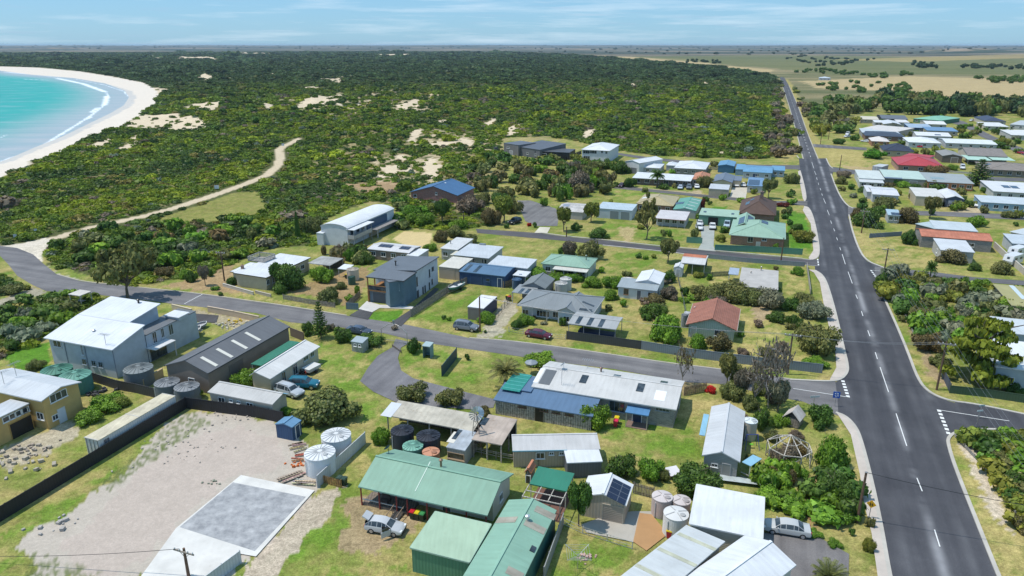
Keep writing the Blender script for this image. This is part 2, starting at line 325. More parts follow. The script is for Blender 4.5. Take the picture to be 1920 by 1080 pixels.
for y0 in (87.5, 89.5, 92, 95, 99): paint((.05, .075, .05), [(-300,y0),(2200,y0),(2200,y0+1.1),(-300,y0+1.1)], 60, k=.8, blotch=420)
# beach and dune sand
paint((.66, .585, .50), [(-360,120),(0,124.5),(75,127),(150,134),(212,144),(270,155),(300,172),(294,193),(272,210),(228,238),(165,258),(115,285),(65,305),(26,323),(-10,336),(-80,360),(-420,450),(-420,200)], 1.5, na=.3)
paint((.50, .48, .45), [(-330,156),(-120,143),(0,134.5),(62,142),(140,148.5),(205,158.5),(247,171),(256,183),(246,199),(218,215),(180,233),(130,258),(80,278),(30,300),(0,309),(-120,349),(-400,436),(-400,300)], 1.0)
paint((.36, .28, .15), [(590,300),(700,250),(860,238),(1070,258),(940,310),(920,400),(800,400),(740,385),(640,375)], 4, k=.75, blotch=26)
paint((.28, .23, .11), [(60,300),(300,240),(500,270),(480,330),(300,390),(60,440)], 4, k=.6, blotch=22)
for p_ in ([(700,300),(760,285),(840,290),(835,345),(770,350),(700,340)], [(760,245),(870,250),(930,262),(900,285),(780,278)], [(520,190),(680,170),(830,185),(830,222),(680,222),(520,220)]):
    SAND.append(G2(p_)) if False else paint((.50, .40, .26), p_, 5, k=.9, blotch=17)
for i, P in enumerate(SAND): paint((.60, .49, .35), P, 2.4 if i not in (14, 15, 16) else 12, False, na=.45)
for P in DIRT: paint((.36, .24, .14), P, 1.6, False, k=.85)
for p in ([(640,372),(700,350),(760,345),(700,372)], [(900,395),(930,380),(945,395),(935,425)], [(600,340),(640,330),(660,345)]): paint((.30, .21, .12), p, 1.4, k=.7, blotch=6)
# town lots
lush = [[(590,640),(660,655),(735,668),(676,715),(690,735),(640,755),(600,700)], [(660,725),(735,760),(725,790),(700,815),(655,765)], [(1100,770),(1290,790),(1320,860),(1180,850),(1090,800)],
 [(760,600),(800,565),(850,538),(930,545),(870,602),(800,606)], [(1130,418),(1290,432),(1280,450),(1120,445)], [(1475,393),(1512,400),(1525,470),(1480,475),(1470,430)], [(0,668),(90,640),(96,690),(40,695)],
 [(700,585),(757,580),(746,604),(690,600)], [(1055,640),(1260,673),(1330,690),(1200,678),(1060,655)], [(0,1000),(230,868),(150,945),(60,1030),(0,1085)], [(560,950),(645,915),(690,950),(640,1005),(540,1065),(480,1068)],
 [(1160,470),(1240,480),(1190,520),(1130,505)], [(885,295),(945,284),(950,302),(890,305)], [(1040,1000),(1150,1008),(1195,1055),(1150,1085),(1020,1085)], [(1640,540),(1662,560),(1706,640),(1694,650),(1650,575)],
 [(735,480),(760,478),(770,520),(740,520)], [(580,450),(610,450),(606,465),(580,465)], [(1560,300),(1600,305),(1575,318)], [(620,1070),(700,1052),(780,1060),(770,1090),(600,1090)], [(1850,395),(1925,400),(1925,412),(1840,408)], [(860,560),(875,600),(890,605),(900,560)],
 [(1150,350),(1210,345),(1320,352),(1320,362),(1200,372),(1140,372)], [(760,650),(840,660),(905,690),(890,720),(800,712),(755,690)], [(1345,470),(1490,482),(1500,492),(1345,476)], [(0,505),(50,535),(60,545),(0,560)]]
for p in lush: paint(LUSH*1.12, p, .9, blotch=9, k=.8)
for p in ([(700,585),(757,580),(746,604),(690,600)], [(0,668),(90,640),(96,690),(40,695)], [(1478,395),(1510,402),(1522,465),(1480,470),(1474,430)], [(1338,387),(1362,387),(1360,394),(1333,394)], [(905,288),(940,284),(940,302),(892,300)]): paint((.08, .20, .018), p, .25, k=.9)
dry = [[(1552,280),(1620,285),(1700,312),(1690,322),(1560,314)], [(1605,435),(1740,450),(1765,500),(1680,503),(1618,482)], [(1390,585),(1450,600),(1480,660),(1400,672),(1385,640)], [(1793,815),(1840,826),(1920,990),(1930,1090),(1880,1085),(1812,900)],
 [(1573,785),(1600,850),(1640,1000),(1640,1085),(1600,1000),(1575,880)], [(1480,900),(1520,880),(1560,960),(1500,960)], [(1130,560),(1220,570),(1200,620),(1130,610)], [(430,545),(640,590),(650,600),(440,562)], [(640,690),(705,665),(678,700),(640,720)],
 [(1285,745),(1400,760),(1330,790),(1290,800)], [(900,545),(960,560),(900,600)], [(640,850),(710,835),(700,870),(650,905),(620,900)], [(760,600),(860,610),(880,632),(770,608)], [(1740,640),(1700,650),(1720,700),(1760,735),(1790,735)], [(1330,510),(1390,505),(1380,530),(1330,540)], [(1470,500),(1505,505),(1512,540),(1480,560)], [(300,745),(395,780),(520,800),(430,770)], [(1350,640),(1480,655),(1520,690),(1400,690)]]
for p in dry: paint(DRYG*1.12, p, 1.0, blotch=6, k=.75)
dirt = [([(540,548),(600,520),(650,505),(690,500),(690,530),(660,575),(610,560)], (.30, .20, .11)), ([(655,930),(720,925),(800,965),(770,1000),(700,1040),(640,1030)], (.33, .24, .15)), ([(1215,690),(1320,715),(1285,745)], (.3, .22, .12)),
 ([(905,620),(950,560),(975,570),(935,632),(900,632)], (.40, .35, .28)), ([(1520,880),(1535,900),(1535,985),(1515,960)], (.36, .22, .12)), ([(1400,560),(1440,575),(1470,600),(1420,600)], (.38, .28, .18)), ([(60,820),(130,790),(160,800),(150,820),(20,880),(0,880),(0,840)], (.42, .36, .28)),
 ([(1795,820),(1820,815),(1880,960),(1895,1010),(1860,960)], (.52, .44, .36)), ([(1700,600),(1720,600),(1760,690),(1780,735),(1740,700)], (.33, .24, .15)), ([(1760,1010),(1765,1010),(1765,1012)], (.3, .2, .1)), ([(1575,310),(1700,316),(1700,322),(1600,322)], (.4, .3, .16)), ([(1808,386),(1850,394),(1840,405),(1770,400)], (.45, .36, .25)),
 ([(1160,425),(1195,428),(1178,462),(1172,460)], (.40, .31, .16)), ([(1290,360),(1315,355),(1320,368),(1140,352),(1140,345)], (.42, .33, .22)), ([(480,575),(530,590),(600,600),(545,605)], (.36, .28, .18)), ([(330,575),(480,600),(440,615),(330,590)], (.4, .33, .24))]
for p, c in dirt: paint(c, p, .8, blotch=None, k=.85)
paint((.45, .395, .335), [(60,1085),(45,1012),(120,965),(225,895),(292,812),(352,770),(420,772),(530,796),(560,800),(580,860),(600,915),(480,1042),(455,1060),(440,1090)], .9, na=.32)
paint((.45, .35, .31), [(120,1030),(240,900),(330,830),(440,800),(540,830),(520,880),(440,890),(220,1085),(130,1085)], 1.2, k=.35)
paint((.45, .37, .30), [(475,1048),(592,922),(650,915),(600,980),(500,1090),(440,1090)], .8, k=.9)
for p in ([(290,815),(350,770),(400,790),(330,835),(300,850)], [(190,905),(290,830),(310,845),(210,920)], [(45,1085),(60,1040),(200,1072),(170,1090)]): paint((.12, .15, .05), p, .5, blotch=1.6, k=.85)
paint((.54, .44, .31), PATH, .35, False, dist=2.0, na=.4)
paint((.6, .53, .44), [(-40,462),(30,458),(90,445),(105,462),(78,478),(84,497),(62,484),(32,470),(-40,468)], .6)
paint((.45, .4, .3), [(80,492),(105,512),(150,525),(110,528)], .6, k=.6)
paint((.19, .20, .05), LAWN, .6, False); paint((.28, .24, .085), LAWN, 1.5, False, blotch=6, k=.6)
paint((.34, .3, .25), [(0,562),(62,538),(90,548),(30,572),(-40,590),(-60,575)], .3, k=.8)
paint((.55, .43, .22), [(737,447),(757,433),(812,437),(806,455),(790,466),(752,458)], .15, na=.3)
me = bpy.data.meshes.new('ground'); nv = NR*NA
me.vertices.add(nv); me.vertices.foreach_set('co', np.stack([X, Y, Z], -1).reshape(-1).astype(np.float32))
ii = (np.arange(NR-1)[:, None]*NA+np.arange(NA-1)[None]).ravel(); fc = np.stack([ii, ii+NA, ii+NA+1, ii+1], 1)
me.loops.add(fc.size); me.loops.foreach_set('vertex_index', fc.ravel().astype(np.int32)); me.polygons.add(len(fc))
me.polygons.foreach_set('loop_start', (np.arange(len(fc))*4).astype(np.int32)); me.polygons.foreach_set('use_smooth', np.ones(len(fc), bool)); me.update(calc_edges=True)
if me.polygons[0].normal.z < 0: me.flip_normals()
ca = me.color_attributes.new('cover', 'FLOAT_COLOR', 'POINT'); ca.data.foreach_set('color', np.concatenate([cov, mode[..., None]], -1).reshape(-1).astype(np.float32))
m, nt, b, out = newmat('ground'); a = node(nt, 'ShaderNodeAttribute', attribute_name='cover'); geo = node(nt, 'ShaderNodeNewGeometry')
P_ = geo.outputs['Position']; c = a.outputs['Color']
for sc, lo, hi, d in ((.06, .88, 1.12, 5), (.5, .76, 1.22, 6), (2.0, .78, 1.22, 5), (6, .7, 1.3, 3)):
    c = mixc(nt, 1.0, c, ramp(nt, noise(nt, P_, sc, d, .65), .3, .7, (lo, lo, lo*.98, 1), (hi, hi, hi, 1)), 'MULTIPLY')
ln(nt, mixc(nt, a.outputs['Alpha'], a.outputs['Color'], c), b.inputs['Base Color']); b.inputs['Roughness'].default_value = .95; b.inputs['Specular IOR Level'].default_value = .1
bp = node(nt, 'ShaderNodeBump', i={'Strength': .6, 'Distance': .12}); ln(nt, noise(nt, P_, 2.2, 5, .7), bp.inputs['Height']); ln(nt, bp.outputs[0], b.inputs['Normal'])
me.materials.append(m); tag(link(bpy.data.objects.new('ground', me)), kind='structure')

# ---- sea
ra = 120*(9000/120)**np.linspace(0, 1, 420); an = np.radians(np.linspace(-75, -18, 380))
Rw, Aw = np.meshgrid(ra, an, indexing='ij'); Xw = Rw*np.sin(Aw); Yw = Rw*np.cos(Aw)
inw = inpoly(Xw, Yw, WATER_W); dw = np.where(inw, 1, -1)*segdist(Xw, Yw, WATER_W)
keep = (dw > -14); vid = np.full(Xw.shape, -1); vid[keep] = np.arange(keep.sum())
q = np.stack([vid[:-1, :-1], vid[:-1, 1:], vid[1:, 1:], vid[1:, :-1]], -1).reshape(-1, 4); q = q[(q >= 0).all(1)]
me = bpy.data.meshes.new('sea'); me.from_pydata(np.stack([Xw[keep], Yw[keep], np.full(keep.sum(), -.11)], -1).tolist(), [], q[:, ::-1].tolist()); me.update()
FO = [G2(p) for p in ([(60,140),(107,145),(160,157),(198,171),(203,182),(197,196),(184,206),(165,220),(140,236),(115,251),(85,270),(50,286),(0,303)], [(107,147),(155,157),(197,172)], [(200,180),(199,187),(195,197)], [(183,202),(170,210)], [(172,219),(156,226)], [(150,230),(115,250),(85,270),(50,286),(10,300)], [(2,257),(13,252)], [(8,135),(55,139)], [(40,148),(90,150)])]
FI = [G2(p) for p in ([(140,148),(195,159),(232,171),(240,180)], [(0,303),(20,296)])]
df = np.minimum.reduce([segdist(Xw, Yw, p)/w for p, w in zip(FO, (3.2, 9, 7, 4.5, 3, 2.6, 2, 9, 7))]); di = np.minimum.reduce([segdist(Xw, Yw, p)/3.5 for p in FI])
foam = np.clip(1.1-np.minimum(df, di*1.3)*(1.25+.45*wob(Xw, Yw, 24, 71)), 0, 1)
wash = np.where(inw, sm(dw, 75, 6), 1)   # thin water running up the sand
deep = sm(dw+10*wob(Xw, Yw, 60, 41), 70, 260)
pale = sm(wob(Xw*.5+Yw*.2, Yw-.35*Xw, 55, 42)+.6*wob(Xw*.4, Yw-.3*Xw, 21, 43), .1, 1.1)*sm(dw, 260, 60)
sc = np.zeros(Xw.shape+(3,)); sc[:] = (.035, .33, .30)
sc = sc*(1-deep[..., None])+np.array((.004, .235, .235))*deep[..., None]
kk = (np.clip(pale*.6, 0, 1))[..., None]; sc = sc*(1-kk)+np.array((.25, .42, .43))*kk
kk = wash[..., None]; sc = sc*(1-kk)+np.array((.32, .385, .41))*kk
at = me.color_attributes.new('water', 'FLOAT_COLOR', 'POINT'); at.data.foreach_set('color', np.concatenate([sc[keep], foam[keep][:, None]], -1).reshape(-1).astype(np.float32))
m, nt, b, out = newmat('sea'); a = node(nt, 'ShaderNodeAttribute', attribute_name='water'); geo = node(nt, 'ShaderNodeNewGeometry')
fm = vmath(nt, vmath(nt, a.outputs['Alpha'], 'MULTIPLY', 1.55), 'SUBTRACT', vmath(nt, noise(nt, geo.outputs['Position'], .16, 7, .72), 'MULTIPLY', 1.5)); fm = ramp(nt, fm, .0, .8)
mpw = node(nt, 'ShaderNodeMapping'); mpw.inputs['Scale'].default_value = (.02, .1, 1); ln(nt, geo.outputs['Position'], mpw.inputs[0])
cw = mixc(nt, 1.0, a.outputs['Color'], ramp(nt, noise(nt, mpw.outputs[0], 1.0, 5), .35, .68, (.88, .95, .97, 1), (1.2, 1.06, 1.05, 1)), 'MULTIPLY')
ln(nt, mixc(nt, fm, cw, (.8, .84, .87, 1)), b.inputs['Base Color']); b.inputs['Roughness'].default_value = .5; b.inputs['Specular IOR Level'].default_value = .06
bp = node(nt, 'ShaderNodeBump', i={'Strength': .4, 'Distance': .3}); ln(nt, noise(nt, geo.outputs['Position'], .5, 4), bp.inputs['Height']); ln(nt, bp.outputs[0], b.inputs['Normal'])
me.materials.append(m); tag(link(bpy.data.objects.new('sea', me)), kind='structure')

# ---- coastal scrub: one uncountable mass of low bushes
def lobes_mesh(mb, r, n, s, squash=.8, bumps=7, lump=.35):
    """dome of small leaf clumps around a dark lumpy core"""
    L = [(r.uniform(-.5, .5), r.uniform(-.5, .5), r.uniform(.1, .45), r.uniform(.3, .55)) for _ in range(bumps)]+[(0, 0, .1, .72)]
    for k in range(n):
        cx, cy, cz, rad = L[int(r.integers(len(L)))]; d = Vector(r.normal(size=3)); d.z = abs(d.z)*1.1-.15; d.normalize()
        p = Vector((cx, cy, cz))+d*rad*r.uniform(.82, 1.08); p.z = max(.02, p.z*squash); nn = (d+Vector(r.normal(size=3))*.55).normalized()
        a = nn.orthogonal().normalized(); a.rotate(Matrix.Rotation(r.uniform(0, 6.3), 3, nn)); bb = nn.cross(a); q = s*r.uniform(.6, 1.3)
        mb.poly(p-a*q-bb*q*.55, p+a*q-bb*q*.55, p+a*q*.5+bb*q*.8, p-a*q*.5+bb*q*.8)
def pts_in(P, sp, dmin, dmax):
    xs = [p[0] for p in P]; ys = [p[1] for p in P]; x0, x1, y0, y1 = min(xs), max(xs), max(min(ys), dmin*.6), min(max(ys), dmax)
    gx, gy = np.meshgrid(np.arange(x0, x1, sp), np.arange(y0, y1, sp)); gx = gx.ravel(); gy = gy.ravel()
    gx = gx+rng.uniform(-.5, .5, gx.size)*sp; gy = gy+rng.uniform(-.5, .5, gy.size)*sp; d = np.hypot(gx, gy)
    ok = (d >= dmin) & (d < dmax) & (np.abs(gx) < .86*gy+40) & inpoly(gx, gy, P); return gx[ok], gy[ok]
SX, SY, SS = [], [], []
for P in SCRUB:
    for sp, a0, b0, size in ((1.6, 0, 210, 1.0), (2.05, 210, 330, 1.2), (2.8, 330, 600, 1.55), (4.3, 600, 1000, 2.3), (7, 1000, 1700, 3.6), (12, 1700, 3000, 6.5), (26, 3000, 5400, 12)):
        x, y = pts_in(P, sp, a0, b0); SX.append(x); SY.append(y); SS.append(np.full(x.size, size))
SX = np.concatenate(SX); SY = np.concatenate(SY); SS = np.concatenate(SS)
bad = np.zeros(SX.shape, bool)
sx = SX+1.6*wob(SX, SY, 9, 51); sy = SY+1.6*wob(SX, SY, 9, 52)
for P in SAND: bad |= inpoly(sx, sy, P) & (rng.random(SX.size) < .93)
HOL = [G2(q) for q in ([(700,300),(760,285),(840,290),(835,345),(770,350),(700,340)], [(760,245),(870,250),(930,262),(900,285),(780,278)], [(520,190),(680,170),(830,185),(830,222),(680,222),(520,220)])]
for P in HOL: bad |= inpoly(sx, sy, P) & (wob(SX, SY, 17, 21)+.6*wob(SX, SY, 5.1, 22) > .25) & (rng.random(SX.size) < .8)
for P in DIRT: bad |= inpoly(sx, sy, P) & (rng.random(SX.size) < .8)
bad |= segdist(SX, SY, PATH) < 4.3; bad |= inpoly(sx, sy, LAWN)
openg = sm(wob(SX, SY, 60, 53)+.8*wob(SX, SY, 17, 54), 1.0, 1.7); zone = inpoly(SX, SY, G2([(560,300),(860,240),(1080,262),(930,420),(740,420),(640,380)])); bad |= rng.random(SX.size) < np.where(zone, .34+.5*openg, openg*.45)
ok = ~bad; SX, SY, SS = SX[ok], SY[ok], SS[ok]; SZ = hgt(SX, SY)-.1
n = SX.size; D = np.hypot(SX, SY)
u = .9*wob(SX, SY, 130, 60)+.8*wob(SX, SY, 46, 61)+.6*wob(SX, SY, 13, 62)+rng.normal(0, .3, n); v = wob(SX, SY, 30, 63)+.8*wob(SX, SY, 9, 64)+rng.normal(0, .3, n)
pal = np.array([(.215, .27, .022), (.12, .185, .022), (.065, .112, .027), (.23, .205, .06), (.22, .18, .145), (.15, .20, .15)])
idx = np.where(u > .55, 0, np.where(u > -.35, 1, 2)); idx = np.where(v > 1.12, 4, np.where(v > .85, 3, idx)); idx = np.where((v < -1.3), 5, idx)
tin = pal[idx]*(1+rng.normal(0, .15, n))[:, None]
fk = sm(D, 650, 1150)[:, None]; tin = tin*(1-fk)+np.array((.055, .092, .036))*(1+.35*rng.normal(0, 1, n)[:, None]).clip(.4, 1.8)*fk
big = rng.random(n); wd = SS*1.2*np.exp(rng.normal(0, .3, n)+.22*wob(SX, SY, 19, 66))*np.where(big > .93, 1.75, 1); hh = wd*np.where(D > 1700, .36, np.where(D > 900, .48, .66))*np.exp(rng.normal(0, .2, n))
mb = MB(); kinds = []
for k in range(4):
    r = np.random.default_rng(100+k); n0 = len(mb.v); lobes_mesh(mb, r, 90, .17, .85)
    for (rad, z, cx, cy) in ((.62, .0, 0, 0), (.34, .25, .25, .1), (.32, .25, -.2, -.2)):   # inner mass of twigs and shade leaves
        i0 = len(mb.v); [mb.vi((cx+rad*cos(a)*s_, cy+rad*sin(a)*s_, z+rad*h_)) for s_, h_ in ((1, 0), (.85, .5), (.4, .85)) for a in np.linspace(0, 2*pi, 8)[:-1]]
        for j in range(2):
            for q_ in range(7): mb.f.append([i0+j*7+q_, i0+j*7+(q_+1) % 7, i0+j*7+7+(q_+1) % 7, i0+j*7+7+q_])
        mb.f.append([i0+14+q_ for q_ in range(7)])
    kinds += [k]*(len(mb.v)-n0)
nproto = len(mb.v); pk = rng.integers(0, 4, n)+10
verts = np.concatenate([np.array(mb.v), np.stack([SX, SY, SZ], -1)]); me = bpy.data.meshes.new('coastal_scrub'); me.from_pydata(verts.tolist(), [], mb.f); me.update()
def addattr(me, nm, typ, key, arr): at = me.attributes.new(nm, typ, 'POINT'); at.data.foreach_set(key, np.ascontiguousarray(arr).reshape(-1))
addattr(me, 'kind', 'INT', 'value', np.concatenate([kinds, pk]).astype(np.int32))
addattr(me, 'scl', 'FLOAT_VECTOR', 'vector', np.concatenate([np.ones((nproto, 3)), np.stack([wd, wd, hh], -1)]).astype(np.float32))
addattr(me, 'rot', 'FLOAT_VECTOR', 'vector', np.concatenate([np.zeros((nproto, 3)), np.stack([np.zeros(n), np.zeros(n), rng.uniform(0, 6.28, n)], -1)]).astype(np.float32))
addattr(me, 'tint', 'FLOAT_COLOR', 'color', np.concatenate([np.ones((nproto, 4)), np.concatenate([tin.clip(.004, .4), np.ones((n, 1))], 1)]).astype(np.float32))
me.materials.append(M['scrub_leaf'])
def scatter_nodes(nk):
    ng = bpy.data.node_groups.new('scatter_bushes', 'GeometryNodeTree'); ng.interface.new_socket(name='Geometry', in_out='INPUT', socket_type='NodeSocketGeometry'); ng.interface.new_socket(name='Geometry', in_out='OUTPUT', socket_type='NodeSocketGeometry')
    gi = node(ng, 'NodeGroupInput'); go = node(ng, 'NodeGroupOutput'); jn = node(ng, 'GeometryNodeJoinGeometry')
    def attr(nm, t): a = node(ng, 'GeometryNodeInputNamedAttribute', data_type=t); a.inputs['Name'].default_value = nm; return a.outputs[0]
    def sep(val):
        c = node(ng, 'FunctionNodeCompare', data_type='INT', operation='EQUAL'); ln(ng, attr('kind', 'INT'), c.inputs[2]); c.inputs[3].default_value = val
        s = node(ng, 'GeometryNodeSeparateGeometry', domain='POINT'); ln(ng, gi.outputs[0], s.inputs[0]); ln(ng, c.outputs[0], s.inputs[1]); return s.outputs[0]
    for k in range(nk):
        ip = node(ng, 'GeometryNodeInstanceOnPoints'); ln(ng, sep(10+k), ip.inputs['Points']); ln(ng, sep(k), ip.inputs['Instance'])
        er = node(ng, 'FunctionNodeEulerToRotation'); ln(ng, attr('rot', 'FLOAT_VECTOR'), er.inputs[0]); ln(ng, er.outputs[0], ip.inputs['Rotation']); ln(ng, attr('scl', 'FLOAT_VECTOR'), ip.inputs['Scale']); ln(ng, ip.outputs[0], jn.inputs[0])
    ln(ng, jn.outputs[0], go.inputs[0]); return ng
so_ = link(bpy.data.objects.new('coastal_scrub', me)); tag(so_, 'dense green coastal scrub covering the dunes behind the beach', 'scrub', kind='stuff')
so_.modifiers.new('scatter', 'NODES').node_group = scatter_nodes(4)

# ------------------------------------------------------------------ roads
RZ = [.02]
def sheet(name, pts, mat, color, z=None, kind='structure', px=True):
    P = [Vector((*p, 0)) for p in (G2(pts) if px else pts)]; zz = z if z is not None else RZ[0]
    if z is None: RZ[0] += .004
    mb = MB(); i0 = [mb.vi((p.x, p.y, zz)) for p in P]
    for t in tessellate_polygon([P]):
        a, b, c = [P[i] for i in t]
        mb.f.append(list(t) if (b-a).cross(c-a).z > 0 else list(t)[::-1])
    o = mb.build(name, mat, color); o['kind'] = kind; return o
def smooth_line(P, it=2):
    for _ in range(it):
        Q = [P[0]]
        for a, b in zip(P, P[1:]): Q += [(a[0]*.75+b[0]*.25, a[1]*.75+b[1]*.25), (a[0]*.25+b[0]*.75, a[1]*.25+b[1]*.75)]
        P = Q+[P[-1]]
    return P
def footpath(outer, inner): sheet('footpath', smooth_line(outer)+inner, M['concrete'], FP)
def ribbon(name, P, w, z0, z1, mat, color, kind='structure', it=2, side=0):
    P = [Vector(p) for p in smooth_line([tuple(p) for p in P], it)]; mb = MB(); L = []
    for i, p in enumerate(P):
        d = (P[min(i+1, len(P)-1)]-P[max(i-1, 0)]).normalized(); nn = Vector((-d.y, d.x)); L.append((p+nn*w*(.5+side), p-nn*w*(.5-side)))
    for (a, b), (c, d) in zip(L, L[1:]):
        q = [(a.x, a.y), (b.x, b.y), (d.x, d.y), (c.x, c.y)]
        mb.poly(*[(x, y, z1) for x, y in q])
        if z1-z0 > .03:
            for s_, e_ in ((0, 3), (1, 2)): mb.poly((*q[s_], z0), (*q[e_], z0), (*q[e_], z1), (*q[s_], z1))
    o = mb.build(name, mat, color); o['kind'] = kind; return o
ASPH, ASPL, LINE, KERB = (.062, .063, .070, 1), (.16, .155, .155, 1), (.72, .72, .70, 1), (.46, .43, .38, 1)
ML = [(1678,1120),(1668,1080),(1651,980),(1632,891),(1612,816),(1600,795),(1584,780),(1567,777),(1560,745),(1560,720),(1577,712),(1588,700),(1590,688),(1582,655),(1565,580),(1550,530),(1541,515),(1528,507),(1528,492),(1534,486),(1537,477),(1532,440),(1524,405),(1516,389),(1508,386),(1508,379),(1512,372),(1507,345),(1500,320),(1494,317),(1494,311),(1499,309),(1498,297)]
MR = [(1549,297),(1555,311),(1562,317),(1562,323),(1560,330),(1566,348),(1576,370),(1589,386),(1597,392),(1597,402),(1590,406),(1597,430),(1611,470),(1626,490),(1652,500),(1660,507),(1658,516),(1646,521),(1645,527),(1659,562),(1681,610),(1702,660),(1721,712),(1741,736),(1778,752),(1800,758),(1800,808),(1785,812),(1777,822),(1778,835),(1790,875),(1840,1000),(1872,1080),(1890,1120)]
ML[0] = (1690,1180); MR[-1] = (1915,1180)
sheet('main_road', ML+MR, M['asphalt'], ASPH)
sheet('main_road_north', [(1506,298),(1494,250),(1480,200),(1467,160),(1462,146),(1466,144),(1471,146),(1479,160),(1497,200),(1514,250),(1534,298)], M['asphalt'], (.085, .084, .088, 1))
sheet('street', [(-60,450),(0,461),(32,465),(62,477),(82,495),(107,515),(150,527),(180,531),(270,540),(375,551),(480,566),(525,572),(650,592),(762,609),(880,634),(955,639),(1085,656),(1260,682),(1340,691),(1405,701),(1480,711),(1540,716),(1566,714),(1570,745),(1572,780),(1505,753),(1487,750),(1349,720),(1290,717),(1150,692),(1060,681),(985,670),(860,652),(812,645),(765,636),(720,625),(640,614),(542,604),(480,587),(325,570),(265,562),(175,552),(87,546),(62,535),(32,517),(15,495),(0,480),(-60,462)], M['asphalt_street'], ASPL)
sheet('street_branch', [(892,429),(1010,437),(1060,444),(1127,450),(1240,463),(1342,471),(1505,486),(1536,487),(1536,500),(1462,492),(1327,481),(1240,470),(1130,459),(1060,452),(895,437)], M['asphalt_street'], (.088, .084, .088, 1))
sheet('turning_court', [(970,376),(995,376),(1042,391),(1048,405),(1045,424),(1007,424),(985,415),(975,392)], M['asphalt'], (.17, .165, .16, 1))
sheet('back_lane', [(1140,347),(1270,360),(1380,371),(1455,377),(1514,377),(1514,386),(1455,383),(1380,376),(1270,365),(1140,352)], M['asphalt_street'], (.13, .125, .12, 1))
sheet('north_lane', [(1155,286),(1210,294),(1300,303),(1420,309),(1500,310),(1500,318),(1420,315),(1300,308),(1210,299),(1155,290)], M['asphalt_street'], (.12, .115, .115, 1))
sheet('side_street', [(1790,752),(1830,758),(1925,778),(2010,796),(2010,828),(1925,812),(1870,805),(1826,806),(1790,812)], M['asphalt'], ASPH)
sheet('cross_lane', [(1524,270),(1625,277),(1625,282),(1526,276)], M['asphalt'], (.13, .125, .125, 1))
sheet('cross_street', [(1553,312),(1609,320),(1740,328),(1925,334),(1925,341),(1740,335),(1609,328),(1556,322)], M['asphalt_street'], (.12, .118, .12, 1))
sheet('middle_street', [(1590,388),(1640,393),(1760,397),(1925,403),(1925,413),(1760,405),(1640,402),(1590,403)], M['asphalt_street'], (.15, .145, .145, 1))
sheet('lower_street', [(1640,500),(1756,511),(1824,520),(1925,527),(1925,536),(1824,528),(1756,520),(1640,520)], M['asphalt_street'], (.13, .128, .13, 1))
sheet('far_street', [(1776,221),(1808,228),(1843,246),(1872,260),(1925,281),(1925,294),(1866,268),(1836,255),(1804,236),(1776,229)], M['asphalt'], (.14, .135, .135, 1))
sheet('driveway', [(742,636),(770,642),(752,652),(746,672),(752,695),(775,710),(820,722),(870,735),(930,750),(925,765),(880,768),(800,762),(745,756),(700,735),(675,715),(690,690),(708,668),(735,652)], M['asphalt'], (.17, .165, .17, 1))
sheet('driveway', [(655,592),(675,580),(700,585),(690,600)], M['asphalt'], (.07, .07, .072, 1))
sheet('driveway', [(732,606),(772,580),(815,540),(824,542),(790,575),(752,612)], M['asphalt'], (.07, .07, .072, 1))
sheet('driveway', [(1432,1000),(1520,1000),(1592,1040),(1588,1140),(1430,1140)], M['asphalt'], (.17, .16, .155, 1))
sheet('driveway', [(360,588),(410,592),(405,606),(350,602),(342,590)], M['asphalt'], (.075, .072, .072, 1))
sheet('forecourt', [(672,580),(688,565),(712,572),(776,575),(772,580),(712,578),(698,586)], M['concrete'], (.55, .53, .5, 1))
sheet('driveway', [(1313,424),(1340,424),(1338,462),(1342,472),(1308,469),(1316,455)], M['concrete'], (.34, .36, .33, 1))
sheet('driveway', [(1002,437),(1012,426),(1032,427),(1026,438)], M['concrete'], (.56, .52, .42, 1))
sheet('driveway', [(1368,370),(1373,352),(1402,352),(1398,373)], M['concrete'], (.5, .46, .38, 1))
sheet('courtyard', [(1090,985),(1130,970),(1185,960),(1230,960),(1200,1020),(1100,1000)], M['concrete'], (.40, .37, .32, 1))
sheet('courtyard', [(1199,963),(1222,966),(1252,1003),(1212,1034),(1187,1017)], M['concrete'], (.42, .24, .11, 1))
sheet('concrete_slab', [(452,892),(590,921),(480,1045),(452,1040),(400,1110),(230,1130),(330,992)], M['concrete'], (.62, .60, .56, 1))
m, nt, b, out = newmat('stained_slab'); geo = node(nt, 'ShaderNodeNewGeometry')
ln(nt, ramp(nt, noise(nt, geo.outputs['Position'], .8, 8, .75), .36, .7, (.225, .225, .23, 1), (.46, .455, .45, 1)), b.inputs['Base Color']); b.inputs['Roughness'].default_value = .5
sheet('concrete_slab', [(437,906),(574,933),(478,1035),(337,990)], M['stained_slab'], (1, 1, 1, 1))
